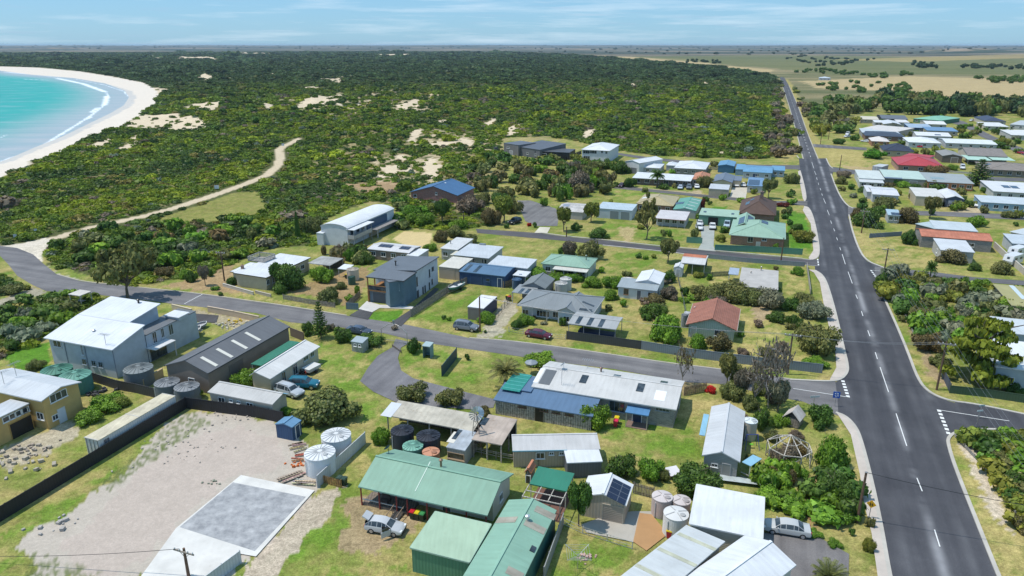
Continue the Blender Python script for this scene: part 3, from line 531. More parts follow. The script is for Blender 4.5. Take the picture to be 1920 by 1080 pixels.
# footpaths, kerbs
FP = (.50, .44, .385, 1)
footpath([(1690,1180),(1668,1080),(1651,980),(1632,891),(1612,816),(1600,795),(1584,780),(1567,774)], [(1573,782),(1595,816),(1612,891),(1620,946),(1634,1002),(1645,1080),(1662,1185)])
footpath([(1556,716),(1577,712),(1588,700),(1590,688),(1582,655),(1565,580),(1550,530),(1541,515),(1528,507)], [(1515,506),(1526,512),(1537,530),(1545,575),(1552,605),(1566,660),(1568,690),(1556,712)])
footpath([(1518,487),(1527,488),(1537,477),(1532,440),(1524,405),(1516,389),(1508,387)], [(1505,395),(1520,420),(1525,470),(1516,484)])
footpath([(1508,378),(1512,372),(1507,345),(1500,320)], [(1496,322),(1500,345),(1505,372)])
for seg in ([(1690,1180),(1668,1080),(1651,980),(1632,891),(1612,816),(1600,795),(1584,780),(1567,774)], [(1480,712),(1556,716),(1577,712),(1588,700),(1590,688),(1582,655),(1565,580),(1550,530),(1541,515),(1528,507)], [(1505,486),(1527,488),(1537,477),(1532,440),(1524,405),(1516,389),(1508,387)], [(1508,378),(1512,372),(1507,345),(1500,320)],
            [(1498,297),(1494,292)], [(1549,297),(1555,311),(1562,316)], [(1558,326),(1566,348),(1576,370),(1589,386),(1600,391)], [(1592,403),(1597,430),(1611,470),(1626,490),(1652,500),(1664,505)], [(1652,518),(1645,527),(1659,562),(1681,610),(1702,660),(1721,712),(1741,736),(1778,752),(1830,758),(1925,778)], [(1925,812),(1870,805),(1826,806),(1790,811),(1777,822),(1778,835),(1790,875),(1840,1000),(1872,1080),(1915,1180)],
            [(1010,436),(1060,443),(1127,449),(1240,462),(1342,470),(1505,485)], [(1462,494),(1327,482),(1240,471),(1130,460)]):
    ribbon('kerb', G2(seg), .42, 0, .13, M['concrete'], KERB)
for seg in ([(880,633),(955,638),(1085,655),(1260,681),(1340,690),(1405,700),(1480,710)], [(107,514),(150,526),(180,530),(270,539),(375,550),(480,565),(525,571),(650,591)]): ribbon('road_edge', G2(seg), .3, 0, .018, M['concrete'], (.42, .38, .32, 1))
ribbon('road_edge', G2([(1506,298),(1494,250),(1480,200),(1467,160)]), .5, 0, .05, M['concrete'], (.4, .37, .3, 1)); ribbon('road_edge', G2([(1534,298),(1514,250),(1497,200),(1479,160)]), .5, 0, .05, M['concrete'], (.4, .37, .3, 1))
# painted lines: each dash belongs to its set of road markings
mk = MB(); LZ = .165-.01
def dash(mb, a, b, w=.14, z=.135):
    p, q = G(*a), G(*b); d = (q-p).normalized(); n_ = Vector((-d.y, d.x, 0))*w/2; u = Vector((0, 0, z))
    mb.poly(p-n_+u, q-n_+u, q+n_+u, p+n_+u) if (q-p).cross(n_).z > 0 else mb.poly(p+n_+u, q+n_+u, q-n_+u, p-n_+u)
ZM = .074
for a, b_ in (((1615,584),(1618,593)),((1627,620),(1631,631)),((1641,661),(1645,674)),((1650,689),(1666,736)),((1680,776),(1700,837)),((1719,897),(1729,922)),((1752,994),(1762,1026)),((1604.6,553),(1607.6,560.5)),((1590,510),(1598,532)),((1579,477),(1585,496)),((1574.3,464),(1576.5,469.7)),((1568.4,445.6),(1570.5,451)),((1563,429),(1565,434)),((1557.2,414),(1559.3,420)),((1551,394),(1555,404)),((1544,372.5),(1548,382)),((1540.5,363),(1542,367)),((1537.5,353),(1539,357)),((1534,343),(1535.4,347)),((1531,333),(1532.3,338)),((1527,321),(1530,328)),((1522,304),(1526,316))):
    dash(mk, a, b_, .12, ZM)
dir_ = (G(1490,200)-G(1525,300)).normalized(); p0 = G(1521,298)
for i in range(48):
    q = p0+dir_*(6+i*13.0); r_ = q+dir_*4; n_ = Vector((-dir_.y, dir_.x, 0))*.11; u = Vector((0, 0, ZM)); mk.poly(q-n_+u, q+n_+u, r_+n_+u, r_-n_+u)
o = mk.build('road_marking', M['paint'], LINE); o['kind'] = 'structure'
gw = MB()
def giveway(a, b, n, w=.3):
    p, q = G(*a), G(*b); d = (q-p)/n
    for i in range(n): s = p+d*i; e = p+d*(i+.6); pp = proj(s); qq = proj(e); dash(gw, pp[:2], qq[:2], w, ZM)
giveway((1580,714), (1591,748), 6, .5); giveway((1760,769), (1780,818), 7, .5); giveway((1633,507), (1645,524), 5, .4); giveway((1533,486), (1535,500), 3, .3)
giveway((346,570), (380,552), 12, .3)
dash(gw, (1487,729), (1588,745), .14, ZM); dash(gw, (1764,770), (1892,790), .14, ZM); dash(gw, (1462,492), (1534,499), .12, ZM); dash(gw, (1636,507), (1660,510), .12, ZM)
o = gw.build('road_marking', M['paint'], LINE); o['kind'] = 'structure'
# ------------------------------------------------------------------ buildings
GRID = radians(-19.7)
LAND = []   # (phrase, pixel x, pixel y) of things that labels of trees refer to
def snap_dir(d):
    a = atan2(d.y, d.x); k = round((a-GRID)/(pi/2)); s = GRID+k*pi/2
    return Vector((cos(s), sin(s))) if abs(a-s) < radians(25) else d
class House:
    def __init__(s, name, label, lm, px, cat='house', group=None):
        s.loc = G(*px); s.root = empty(name, s.loc, label, cat, group); s.n = 0
        if lm: LAND.append((lm, px[0], px[1]))
    def add(s, mb, name, mat, color, parent=None, smooth=False):
        return mb.build(name, M[mat], color, parent or s.root, smooth, s.loc)
class Block:
    """one rectangular volume: A-B is one eave edge (photo pixels at eave height z), C a point on the opposite eave"""
    def __init__(s, H, A, B, C, z, roof, rise=0, wall=('board', (.6, .6, .6, 1)), rc=('roof', (.6, .6, .6, 1)), ov=.35, z0=0, snap=True, rpos=.5, fin=0, rin=0, lin=0, bin=0, th=.14, fascia=None, near=True, nowall=False, ext=(0, 0), sides='frbl', rname='roof'):
        s.H = H; a, b, c = [G(*p, z).to_2d() for p in (A, B, C)]; d = (b-a); L = d.length; d.normalize()
        if snap:
            e = snap_dir(d); mid = (a+b)/2; a = mid-e*L/2; d = e
        a = a-d*ext[0]; L += ext[0]+ext[1]
        n = Vector((-d.y, d.x)); D = (c-a).dot(n)
        if D < 0: n = -n; D = -D
        s.a, s.ux, s.uy, s.L, s.D, s.z, s.z0, s.rise, s.roof, s.ov, s.rpos = a, d, n, L, D, z, z0, rise, roof, ov, rpos
        s.w = dict(x0=ov+lin, x1=L-ov-rin, y0=ov+fin, y1=D-ov-bin); s.wall = wall; s.rc = rc; s.th = th
        if L < 1 or D < 1: print('SMALL', H.root.name, H.root['label'], round(L, 2), round(D, 2))
        mb = MB(); mb.slab([[s.P(*p) for p in f] for f in s.roofpolys()], th); s.roofobj = H.add(mb, rname, rc[0], rc[1], None, roof == 'barrel')
        if not nowall: s.walls(sides)
        if fascia:
            mb = MB(); E = s.eaves()
            for p, q in E: mb.bar(s.P(p[0], p[1], s.rz(*p)-th*.6), s.P(q[0], q[1], s.rz(*q)-th*.6), .12, .16)
            H.add(mb, 'gutter', 'paint', fascia)
        if near and roof in ('gx', 'gy', 'hip') and rise > .2:
            mb = MB()
            for p, q in s.ridges(): mb.bar(s.P(*p[:2], p[2]+.03), s.P(*q[:2], q[2]+.03), .28, .07)
            H.add(mb, 'ridge_cap', rc[0], tuple(min(.9, x*1.08) for x in rc[1][:3])+(1,))
    def P(s, x, y, z): q = s.a+s.ux*x+s.uy*y; return Vector((q.x, q.y, z))
    def loc(s, p): d = Vector((p[0], p[1]))-s.a; return d.dot(s.ux), d.dot(s.uy)
    def rz(s, x, y):
        L, D, z, r = s.L, s.D, s.z, s.rise
        if s.roof == 'gx': yr = D*s.rpos; return z+r*(y/yr if y <= yr else (D-y)/(D-yr))
        if s.roof == 'gy': xr = L*s.rpos; return z+r*(x/xr if x <= xr else (L-x)/(L-xr))
        if s.roof == 'hip': h = min(L, D)/2; return z+r/h*max(-1, min(x, L-x, y, D-y))
        if s.roof == 'sk': return z+r*y/D
        if s.roof == 'skx': return z+r*x/L
        if s.roof == 'barrel': t = max(-1, min(1, (x-L/2)/(L/2)*.92)); return z+r*(sqrt(1-t*t)-sqrt(1-.92**2))/(1-sqrt(1-.92**2))
        return z
    def roofpolys(s):
        L, D = s.L, s.D; p = lambda x, y: (x, y, s.rz(x, y))
        if s.roof == 'gx': y = D*s.rpos; return [[p(0, 0), p(L, 0), p(L, y), p(0, y)], [p(0, y), p(L, y), p(L, D), p(0, D)]]
        if s.roof == 'gy': x = L*s.rpos; return [[p(0, 0), p(x, 0), p(x, D), p(0, D)], [p(x, 0), p(L, 0), p(L, D), p(x, D)]]
        if s.roof == 'hip':
            h = min(L, D)/2
            if L >= D: r0, r1 = (h, h, s.z+s.rise), (L-h, h, s.z+s.rise); F = [[p(0, 0), p(L, 0), r1, r0], [p(L, D), p(0, D), r0, r1], [p(0, D), p(0, 0), r0], [p(L, 0), p(L, D), r1]]
            else: r0, r1 = (h, h, s.z+s.rise), (h, D-h, s.z+s.rise); F = [[p(0, 0), p(L, 0), r0], [p(L, 0), p(L, D), r1, r0], [p(L, D), p(0, D), r1], [p(0, D), p(0, 0), r0, r1]]
            return [f if len({tuple(map(lambda v: round(v, 4), q)) for q in f}) == len(f) else [q for i, q in enumerate(f) if q not in f[:i]] for f in F]
        if s.roof == 'barrel': xs = [L*i/14 for i in range(15)]; return [[p(x0, 0), p(x1, 0), p(x1, D), p(x0, D)] for x0, x1 in zip(xs, xs[1:])]
        return [[p(0, 0), p(L, 0), p(L, D), p(0, D)]]
    def ridges(s):
        L, D, t = s.L, s.D, s.z+s.rise
        if s.roof == 'gx': y = D*s.rpos; return [((0, y, t), (L, y, t))]
        if s.roof == 'gy': x = L*s.rpos; return [((x, 0, t), (x, D, t))]
        h = min(L, D)/2; r0, r1 = ((h, h, t), (L-h, h, t)) if L >= D else ((h, h, t), (h, D-h, t)); z = s.z
        o = [(r0, r1)] if abs(L-D) > .5 else []
        return o+([((0, 0, z), r0), ((0, D, z), r0), ((L, 0, z), r1), ((L, D, z), r1)] if L >= D else [((0, 0, z), r0), ((L, 0, z), r0), ((0, D, z), r1), ((L, D, z), r1)])
    def eaves(s):
        L, D = s.L, s.D; f, b, l, r = ((0, 0), (L, 0)), ((0, D), (L, D)), ((0, 0), (0, D)), ((L, 0), (L, D))
        return {'gx': [f, b], 'gy': [l, r], 'barrel': [l, r]}.get(s.roof, [f, b, l, r])
    def walls(s, sides):
        w = s.w; x0, x1, y0, y1 = w['x0'], w['x1'], w['y0'], w['y1']; mb = MB()
        E = dict(f=((x0, y0), (x1, y0)), r=((x1, y0), (x1, y1)), b=((x1, y1), (x0, y1)), l=((x0, y1), (x0, y0)))
        for k in sides:
            p, q = E[k]; ts = [0, 1]
            if s.roof == 'gx': ts += [(s.D*s.rpos-p[1])/(q[1]-p[1])] if abs(q[1]-p[1]) > .1 else []
            if s.roof == 'gy': ts += [(s.L*s.rpos-p[0])/(q[0]-p[0])] if abs(q[0]-p[0]) > .1 else []
            if s.roof == 'barrel': ts = [i/10 for i in range(11)]
            ts = sorted(t for t in ts if 0 <= t <= 1); top = [(p[0]+(q[0]-p[0])*t, p[1]+(q[1]-p[1])*t) for t in ts]
            if (s.ux.x*s.uy.y-s.ux.y*s.uy.x) > 0: mb.poly(s.P(*p, s.z0), s.P(*q, s.z0), *[s.P(*c, s.rz(*c)-s.th-.01) for c in top[::-1]])
            else: mb.poly(s.P(*q, s.z0), s.P(*p, s.z0), *[s.P(*c, s.rz(*c)-s.th-.01) for c in top])
        s.wallobj = s.H.add(mb, 'wall', s.wall[0], s.wall[1])
    def face(s, k):
        w = s.w; x0, x1, y0, y1 = w['x0'], w['x1'], w['y0'], w['y1']
        return dict(f=(s.P(x0, y0, 0), s.ux, -s.uy, x1-x0), b=(s.P(x0, y1, 0), s.ux, s.uy, x1-x0), l=(s.P(x0, y0, 0), s.uy, -s.ux, y1-y0), r=(s.P(x1, y0, 0), s.uy, s.ux, y1-y0))[k]
    def win(s, k, px, py, w, h, kind='window', fc=(.75, .75, .74, 1), pc=None, nx=2, u=None, zc=None):
        o, d, n, L = s.face(k)
        if u is None:
            r = ray(px, py); e = Vector((0, 0, CAMH)); n3 = Vector((n.x, n.y, 0)); den = r.dot(n3)
            t = (o-e).dot(n3)/den if abs(den) > 1e-4 else 100; p = e+r*t; u = (p-o).to_2d().dot(d); zc = p.z
        w = min(w, L-.1); u = max(w/2+.05, min(L-w/2-.05, u)); zc = max(s.z0+h/2+.05, min(s.z+s.rise-.3-h/2, zc)) if kind not in ('door', 'roller_door') else s.z0+h/2+.02
        d3, n3 = Vector((d.x, d.y, 0)), Vector((n.x, n.y, 0)); c = o+d3*u+n3*.03+Vector((0, 0, zc)); H = s.H
        if kind in ('roller_door', 'door'):
            mb = MB(); mb.box(c, (w, .06, h), d3, n3); ob = H.add(mb, kind, 'board' if kind == 'roller_door' else 'paint', pc or fc)
            mb = MB(); t = .09
            mb.box(c+Vector((0, 0, h/2+t/2)), (w+2*t, .1, t), d3, n3)
            for q in (-1, 1): mb.box(c+d3*q*(w/2+t/2), (t, .1, h), d3, n3)
            H.add(mb, 'frame', 'paint', fc, ob); return ob
        t = .075; mb = MB()
        for q in (-1, 1): mb.box(c+Vector((0, 0, q*(h/2-t/2))), (w, .1, t), d3, n3); mb.box(c+d3*q*(w/2-t/2), (t, .1, h-2*t), d3, n3)
        for i in range(1, nx): mb.box(c+d3*(w*(i/nx-.5)), (t*.7, .09, h-2*t), d3, n3)
        mb.box(c+Vector((0, 0, -h/2-.03))+n3*.05, (w+.16, .16, .05), d3, n3)
        ob = H.add(mb, kind, 'paint', fc); mb = MB(); mb.box(c-n3*.005, (w-2*t, .03, h-2*t), d3, n3); H.add(mb, 'pane', 'glass', None, ob); return ob
    def autowin(s, k, n, w=1.3, h=1.1, zc=1.5, door=None, fc=(.7, .7, .69, 1)):
        L = s.face(k)[3]
        for i in range(n):
            u = L*(i+.5)/n
            if i == door: s.win(k, 0, 0, .9, 2.05, 'door', fc, (.25, .22, .2, 1), u=u, zc=1)
            else: s.win(k, 0, 0, min(w, L/n*.7), h, u=u, zc=s.z0+zc, fc=fc)
    def onroof(s, px, py):
        z = s.z+s.rise*.5
        for _ in range(12): p = G(px, py, z); x, y = s.loc(p); z = .5*z+.5*s.rz(max(0, min(s.L, x)), max(0, min(s.D, y)))
        return max(.1, min(s.L-.1, x)), max(.1, min(s.D-.1, y))
    def item(s, px, py, w, l, kind, mat, color, dz=.05, along=None, lift=0):
        x, y = s.onroof(px, py); e = .05; gx = (s.rz(x+e, y)-s.rz(x-e, y))/(2*e); gy = (s.rz(x, y+e)-s.rz(x, y-e))/(2*e)
        tx = Vector((s.ux.x, s.ux.y, gx)).normalized(); ty0 = Vector((s.uy.x, s.uy.y, gy)); ty = (ty0-tx*ty0.dot(tx)).normalized(); nn = tx.cross(ty)
        if nn.z < 0: nn = -nn
        mb = MB(); mb.box(s.P(x, y, s.rz(x, y))+nn*(dz/2+.012+lift), (w, l, dz), tx, ty, nn); return s.H.add(mb, kind, mat, color, s.roofobj)
    def flue(s, px, py, h=.9, r=.1, color=(.2, .2, .2, 1), kind='flue'):
        x, y = s.onroof(px, py); b = s.P(x, y, s.rz(x, y)-.1); mb = MB()
        mb.lathe(b, [(r, 0), (r, h), (r*1.9, h), (r*1.9, h+.14), (r*.6, h+.26)], 10); return s.H.add(mb, kind, 'metal', color, s.roofobj)
    def chimney(s, px, py, w=.6, h=1.1, mat='brick', color=(.3, .12, .07, 1)):
        x, y = s.onroof(px, py); b = s.P(x, y, s.rz(x, y)-.2); ux = Vector((*s.ux, 0)); mb = MB()
        mb.box(b+Vector((0, 0, h/2)), (w, w, h), ux); mb.box(b+Vector((0, 0, h+.05)), (w+.14, w+.14, .12), ux); mb.box(b+Vector((0, 0, h+.22)), (w*.4, w*.4, .22), ux); return s.H.add(mb, 'chimney', mat, color, s.roofobj)
    def aerial(s, px, py, h=2.6):
        x, y = s.onroof(px, py); b = s.P(x, y, s.rz(x, y)-.1); mb = MB(); mb.bar(b, b+Vector((0, 0, h)), .05); u = Vector((*s.ux, 0)); v = Vector((*s.uy, 0)); c = b+Vector((0, 0, h-.1)); mb.bar(c-u*.9, c+u*.9, .035)
        for i in range(6): q = c+u*(-.8+.32*i); mb.bar(q-v*.45, q+v*.45, .03)
        return s.H.add(mb, 'aerial', 'metal', (.45, .45, .46, 1), s.roofobj)
    def dish(s, px, py, color=(.5, .5, .5, 1)):
        x, y = s.onroof(px, py); b = s.P(x, y, s.rz(x, y)-.05); mb = MB(); mb.bar(b, b+Vector((0, 0, .7)), .06); c = b+Vector((-.1, -.1, .8)); nn = Vector((-.6, .5, .6)).normalized(); a = nn.orthogonal().normalized(); bb = nn.cross(a); R = []
        for r_, d_ in ((.05, 0), (.3, .06), (.45, .16)): R.append([c+nn*d_+(a*cos(t)+bb*sin(t))*r_ for t in np.linspace(0, 2*pi, 13)[:-1]])
        for r0, r1 in zip(R, R[1:]):
            for i in range(12): mb.poly(r0[i], r0[(i+1) % 12], r1[(i+1) % 12], r1[i])
        return s.H.add(mb, 'satellite_dish', 'paint', color, s.roofobj)
    def posts(s, pts, r=.1, color=(.5, .5, .5, 1), mat='paint', z1=None, kind='post', zb=0):
        """posts under local points (fractions of L and D)"""
        for x, y in pts:
            X_, Y_ = x*s.L, y*s.D; X_ = max(.15, min(s.L-.15, X_)); Y_ = max(.15, min(s.D-.15, Y_)); mb = MB()
            zt = (s.rz(X_, Y_)-s.th) if z1 is None else z1; mb.box(s.P(X_, Y_, (zb+zt)/2), (r, r, zt-zb), (*s.ux, 0)); s.H.add(mb, kind, mat, color)
    def part(s, x0, x1, y0, y1, z0, z1, name, mat, color, parent=None):
        mb = MB(); mb.box(s.P((x0+x1)/2, (y0+y1)/2, (z0+z1)/2), (abs(x1-x0), abs(y1-y0), z1-z0), (*s.ux, 0), (*s.uy, 0)); return s.H.add(mb, name, mat, color, parent)
# ------------------------------------------------------------------ water tanks, fences, poles
def tank(px, py, rx, h, color, label, lid=None, style='ribs', group='water tanks', z=None, lidcol=None, cone=.3):
    """px, py: centre of the lid in the photo, rx: its half width in pixels"""
    c = G(px, py, h+.1); r = rx/proj(c)[2]; loc = Vector((c.x, c.y, 0)); t = empty('water_tank', loc, label, 'water tank', group)
    mb = MB(); prof = []; n = int(h/.14)
    for i in range(n): z0 = h*i/n; prof += [(r, z0), (r*1.014, z0+h/n*.3), (r*1.014, z0+h/n*.7)]
    mb.lathe((0, 0, 0), prof+[(r, h)], 36); mb.build('tank_wall', M['paint'], color, t)
    lc = lidcol or color; mb = MB(); mb.lathe((0, 0, 0), [(r*1.03, h), (r*1.03, h+.09), (r*.55, h+.09+cone*.55), (r*.16, h+.09+cone), (.02, h+.1+cone)], 36); L_ = mb.build('lid', M['paint'], lc, t)
    mb = MB()
    for k in range(18 if style == 'ribs' else 4):
        a = 2*pi*k/(18 if style == 'ribs' else 4)+.3; mb.bar((r*.18*cos(a), r*.18*sin(a), h+.12+cone), (r*1.0*cos(a), r*1.0*sin(a), h+.12), .09, .06)
    mb.build('lid_rib', M['paint'], tuple(x*.72 for x in lc[:3])+(1,), L_)
    mb = MB(); mb.lathe((r*.45, -r*.35, h+cone*.5), [(.3, 0), (.3, .16), (.05, .2)], 14); mb.build('hatch', M['paint'], tuple(x*.6 for x in lc[:3])+(1,), L_)
    mb = MB(); mb.tube([(-r*.8, -r*.7, .1), (-r*.8, -r*.7, h*.9)], .05, 6); mb.build('pipe', M['paint'], (.55, .55, .55, 1), t); return t
def fence(pts, h, kind, color, label, step=2.4, name='fence', post=None, px=True, pw=.09):
    P = [G(*p) for p in pts] if px else [Vector((*p, 0)) for p in pts]; loc = P[0].copy(); t = empty(name, loc, label, 'fence' if name == 'fence' else name.replace('_', ' ')); nb = 0
    for a, b_ in zip(P, P[1:]):
        d = b_-a; L = d.length; u = d/L; v = Vector((-u.y, u.x, 0)); n = max(1, round(L/step)); mb = MB()
        if kind == 'panel': mb.box((a+b_)/2+Vector((0, 0, h/2)), (L, .05, h), u, v); mb.box((a+b_)/2+Vector((0, 0, h-.03)), (L, .09, .07), u, v)
        elif kind == 'picket':
            for i in range(int(L/.17)): hh = h*(1-.06*random.random()); mb.box(a+u*(.085+.17*i)+Vector((0, 0, hh/2)), (.12, .025, hh), u, v)
            for z in (.3, h-.35): mb.box((a+b_)/2+v*.04+Vector((0, 0, z)), (L, .05, .09), u, v)
        elif kind == 'rail':
            for z in (h*.45, h*.75, h-.06): mb.box((a+b_)/2+Vector((0, 0, z)), (L, .05, .1), u, v)
        elif kind == 'wall': mb.box((a+b_)/2+Vector((0, 0, h/2-.02)), (L+.1, .25, h-.04), u, v); mb.box((a+b_)/2+Vector((0, 0, h)), (L+.16, .32, .08), u, v)
        elif kind == 'mesh':
            for z in (.1, h*.5, h): mb.bar(a+Vector((0, 0, z)), b_+Vector((0, 0, z)), .03)
            for i in range(int(L/.35)): mb.bar(a+u*.35*i, a+u*.35*i+Vector((0, 0, h)), .018)
        mb.build({'wall': 'wall_run', 'rail': 'rail'}.get(kind, 'panel'), M[{'wall': 'brick' if color[0] < .3 else 'render', 'picket': 'oldwood', 'rail': 'oldwood', 'mesh': 'metal'}.get(kind, 'rib')], color, t, off=loc)
        if kind != 'wall':
            for i in range(n+1):
                if nb > 90: break
                mb = MB(); q = a+d*(i/n); mb.box(q+v*.05+Vector((0, 0, (h+.05)/2)), (pw, pw, h+.05), u, v); mb.build('post', M['paint'], post or tuple(x*.8 for x in color[:3])+(1,), t, off=loc); nb += 1
    return t
POLE = []
def pole(bx, by, tx, ty, label, arm=1, street_light=False, h=None, timber=(.14, .085, .055, 1)):
    b_ = G(bx, by)
    if h is None:
        lo, hi = 2, 16
        for _ in range(30):
            md = (lo+hi)/2
            if proj((b_.x, b_.y, md))[1] > ty: lo = md
            else: hi = md
        h = lo
    x_, y_ = b_.x, b_.y; t = empty('power_pole', b_, label, 'power pole', 'timber power poles'); mb = MB()
    T = Vector((0, 0, h)); mb.tube([(0, 0, -.1), T*.5, T], [.17, .145, .12], 10); mb.build('shaft', M['wood'], timber, t)
    tips = []
    if arm:
        u = Vector((cos(GRID), sin(GRID), 0)); z = T-Vector((0, 0, .35)); mb = MB(); mb.box(z+Vector((0, -.14, 0)), (2.5, .1, .14), u); mb.bar(z+u*.8, T-Vector((0, 0, 1.1)), .04); mb.bar(z-u*.8, T-Vector((0, 0, 1.1)), .04); mb.build('cross_arm', M['wood'], (.32, .28, .24, 1), t)
        for k in (-1.1, -.5, .5, 1.1):
            mb = MB(); q = z+u*k+Vector((0, -.14, .07)); mb.lathe(q, [(.05, 0), (.05, .06), (.09, .07), (.06, .12), (.09, .13), (.04, .2)], 8); mb.build('insulator', M['gloss'], (.6, .58, .55, 1), t); tips.append(b_+q+Vector((0, 0, .2)))
    else: mb = MB(); mb.lathe(T, [(.15, 0), (.15, .05), (.05, .1)], 8); mb.build('cap', M['metal'], (.3, .3, .3, 1), t); tips.append(b_+T)
    POLE.append(tips); return tips
def wire(p, q, sag, label, group='overhead wires', r=.013, color=(.3, .3, .3, 1)):
    pts = [p.lerp(q, i/14)-Vector((0, 0, sag*4*(i/14)*(1-i/14))) for i in range(15)]; mb = MB(); mb.tube(pts, r, 4); return tag(mb.build('overhead_wire', M['metal'], color), label, 'wire', group)
# ------------------------------------------------------------------ vehicles
def weld(o, ang=32):
    import bmesh
    b = bmesh.new(); b.from_mesh(o.data); bmesh.ops.remove_doubles(b, verts=b.verts, dist=.002); bmesh.ops.recalc_face_normals(b, faces=b.faces); b.to_mesh(o.data); b.free()
    o.data.polygons.foreach_set('use_smooth', [True]*len(o.data.polygons)); o.data.set_sharp_from_angle(angle=radians(ang)); return o
def car(nose, tail, kind, color, label, boot=False, cat=None, group=None, z=.03, L=None, name=None, doors=False):
    n_, t_ = G(*nose), G(*tail); u = (n_-t_).normalized(); c = (n_+t_)/2; c.z = z
    spec = dict(  # length, half width, sections (x from rear, z bottom, z belt, z roof, roof half width)
        hatch=(4.3, .88, [(0, .42, .80, .84, .70), (.1, .32, .92, 1.0, .74), (.5, .28, .97, 1.32, .62), (.85, .26, .97, 1.44, .57), (1.5, .26, .97, 1.49, .56), (2.05, .26, .97, 1.46, .57), (2.5, .26, .95, 1.32, .6), (3.15, .26, .92, .97, .72), (3.8, .28, .82, .88, .68), (4.15, .34, .68, .74, .6), (4.3, .42, .6, .62, .6)]),
        sedan=(4.8, .90, [(0, .45, .78, .82, .70), (.1, .32, .94, 1.0, .74), (.75, .28, .97, 1.04, .74), (1.35, .26, .97, 1.36, .60), (1.8, .26, .97, 1.43, .60), (2.6, .26, .96, 1.43, .62), (3.15, .26, .94, 1.3, .62), (3.65, .26, .92, .96, .76), (4.4, .28, .82, .86, .72), (4.72, .36, .66, .7, .64), (4.8, .42, .58, .6, .58)]),
        suv=(4.7, .94, [(0, .5, .9, .95, .74), (.08, .4, 1.05, 1.15, .76), (.3, .36, 1.08, 1.6, .68), (.7, .34, 1.08, 1.72, .66), (2.3, .34, 1.08, 1.72, .68), (2.9, .34, 1.07, 1.6, .68), (3.45, .34, 1.06, 1.12, .8), (4.3, .36, .98, 1.02, .78), (4.62, .42, .8, .84, .7), (4.7, .5, .7, .72, .64)]),
        van=(4.8, .92, [(0, .45, 1.1, 1.2, .8), (.06, .38, 1.12, 1.9, .74), (.4, .34, 1.12, 1.98, .74), (3.4, .34, 1.12, 1.96, .74), (4.1, .34, 1.05, 1.25, .78), (4.65, .38, .85, .9, .76), (4.8, .45, .7, .72, .68)]),
        ute=(5.1, .92, [(0, .5, .98, 1.0, .84), (.05, .4, 1.0, 1.02, .86), (1.75, .36, 1.02, 1.04, .86), (1.85, .36, 1.04, 1.6, .66), (2.2, .36, 1.04, 1.7, .66), (3.0, .36, 1.04, 1.68, .68), (3.4, .36, 1.03, 1.5, .68), (3.85, .36, 1.02, 1.08, .8), (4.7, .38, .95, 1.0, .78), (5.02, .44, .78, .82, .7), (5.1, .5, .7, .72, .64)]))[kind]
    LL, hw, sec = spec; nm = name or {'hatch': 'parked_car', 'sedan': 'parked_car', 'suv': 'parked_car', 'van': 'parked_van', 'ute': 'parked_ute'}[kind]
    t = empty(nm, c, label, cat or {'van': 'van', 'ute': 'ute'}.get(kind, 'car'), group); t.rotation_euler.z = atan2(u.y, u.x)
    body, dk = MB(), MB(); R = []; GL = {}
    for i, (x, zb, zt, zr, rw) in enumerate(sec):
        w = hw*(.9 if i in (0, len(sec)-1) else 1); X_ = x-LL/2
        R.append([Vector((X_, y, zz)) for y, zz in ((-w*.9, zb), (-w, zb+.12), (-w, zt-.12), (-w*.95, zt), (-rw, zr), (rw, zr), (w*.95, zt), (w, zt-.12), (w, zb+.12), (w*.9, zb))])
    for i, (r0, r1) in enumerate(zip(R, R[1:])):
        g0, g1 = sec[i][3]-sec[i][2], sec[i+1][3]-sec[i+1][2]
        for k in range(9):
            q = (r0[k], r0[k+1], r1[k+1], r1[k])
            isg = (k in (3, 5) and max(g0, g1) > .3) or (k == 4 and abs(g0-g1) > .17)
            if isg and kind == 'van' and k in (3, 5) and sec[i][0] < 2.2 and i > 0: isg = False
            if isg:   # inset pane, the body shows as pillars round it
                cc = sum(q, Vector())/4; body.poly(*q); nn = (q[1]-q[0]).cross(q[3]-q[0]).normalized(); nn = nn if nn.dot(cc-Vector((cc.x, 0, .7))) > 0 else -nn
                GL.setdefault(('windscreen' if sec[i][0] > LL*.4 else 'rear_window') if k == 4 else 'side_window', {}).setdefault(k if k != 4 else 4, MB()).poly(*[cc+(p-cc)*.9+nn*.012 for p in q])
            else: body.poly(*q)
        dk.poly(r0[9], r0[0], r1[0], r1[9])
    body.poly(*R[0][::-1]); body.poly(*R[-1]); bo = weld(body.build('body', M['gloss'], color, t)); [g_.build(nm_, M['glass'], None, t) for nm_, d_ in GL.items() for g_ in d_.values()]; dk.build('underbody', M['rubber'], (.02, .02, .02, 1), bo)
    wr = .33 if kind in ('hatch', 'sedan') else .38
    for x in (-LL/2+.85, LL/2-.88):
        for y in (-1, 1):
            mb = MB(); yy = y*(hw-.1)
            pts = [(x, yy-.11, wr), (x, yy+.11, wr)]; mb.tube(pts, wr, 16); wh = mb.build('wheel', M['rubber'], (.022, .022, .024, 1), t); mb = MB(); mb.tube([(x, yy+y*.1, wr), (x, yy+y*.125, wr)], wr*.6, 12); mb.build('rim', M['metal'], (.5, .5, .52, 1), wh)
    for y in (-1, 1):
        mb = MB(); mb.box((LL/2-.12, y*hw*.66, sec[-2][2]+.0), (.22, .36, .14)); mb.build('headlight', M['gloss'], (.75, .76, .78, 1), t)
        mb = MB(); mb.box((-LL/2+.05, y*hw*.78, sec[1][2]-.12), (.12, .24, .2)); mb.build('tail_light', M['gloss'], (.35, .02, .02, 1), t)
        mb = MB(); mb.box((LL*.21, y*(hw+.08), sec[-4][2]+.05), (.12, .18, .13)); mb.build('mirror', M['gloss'], color, t)
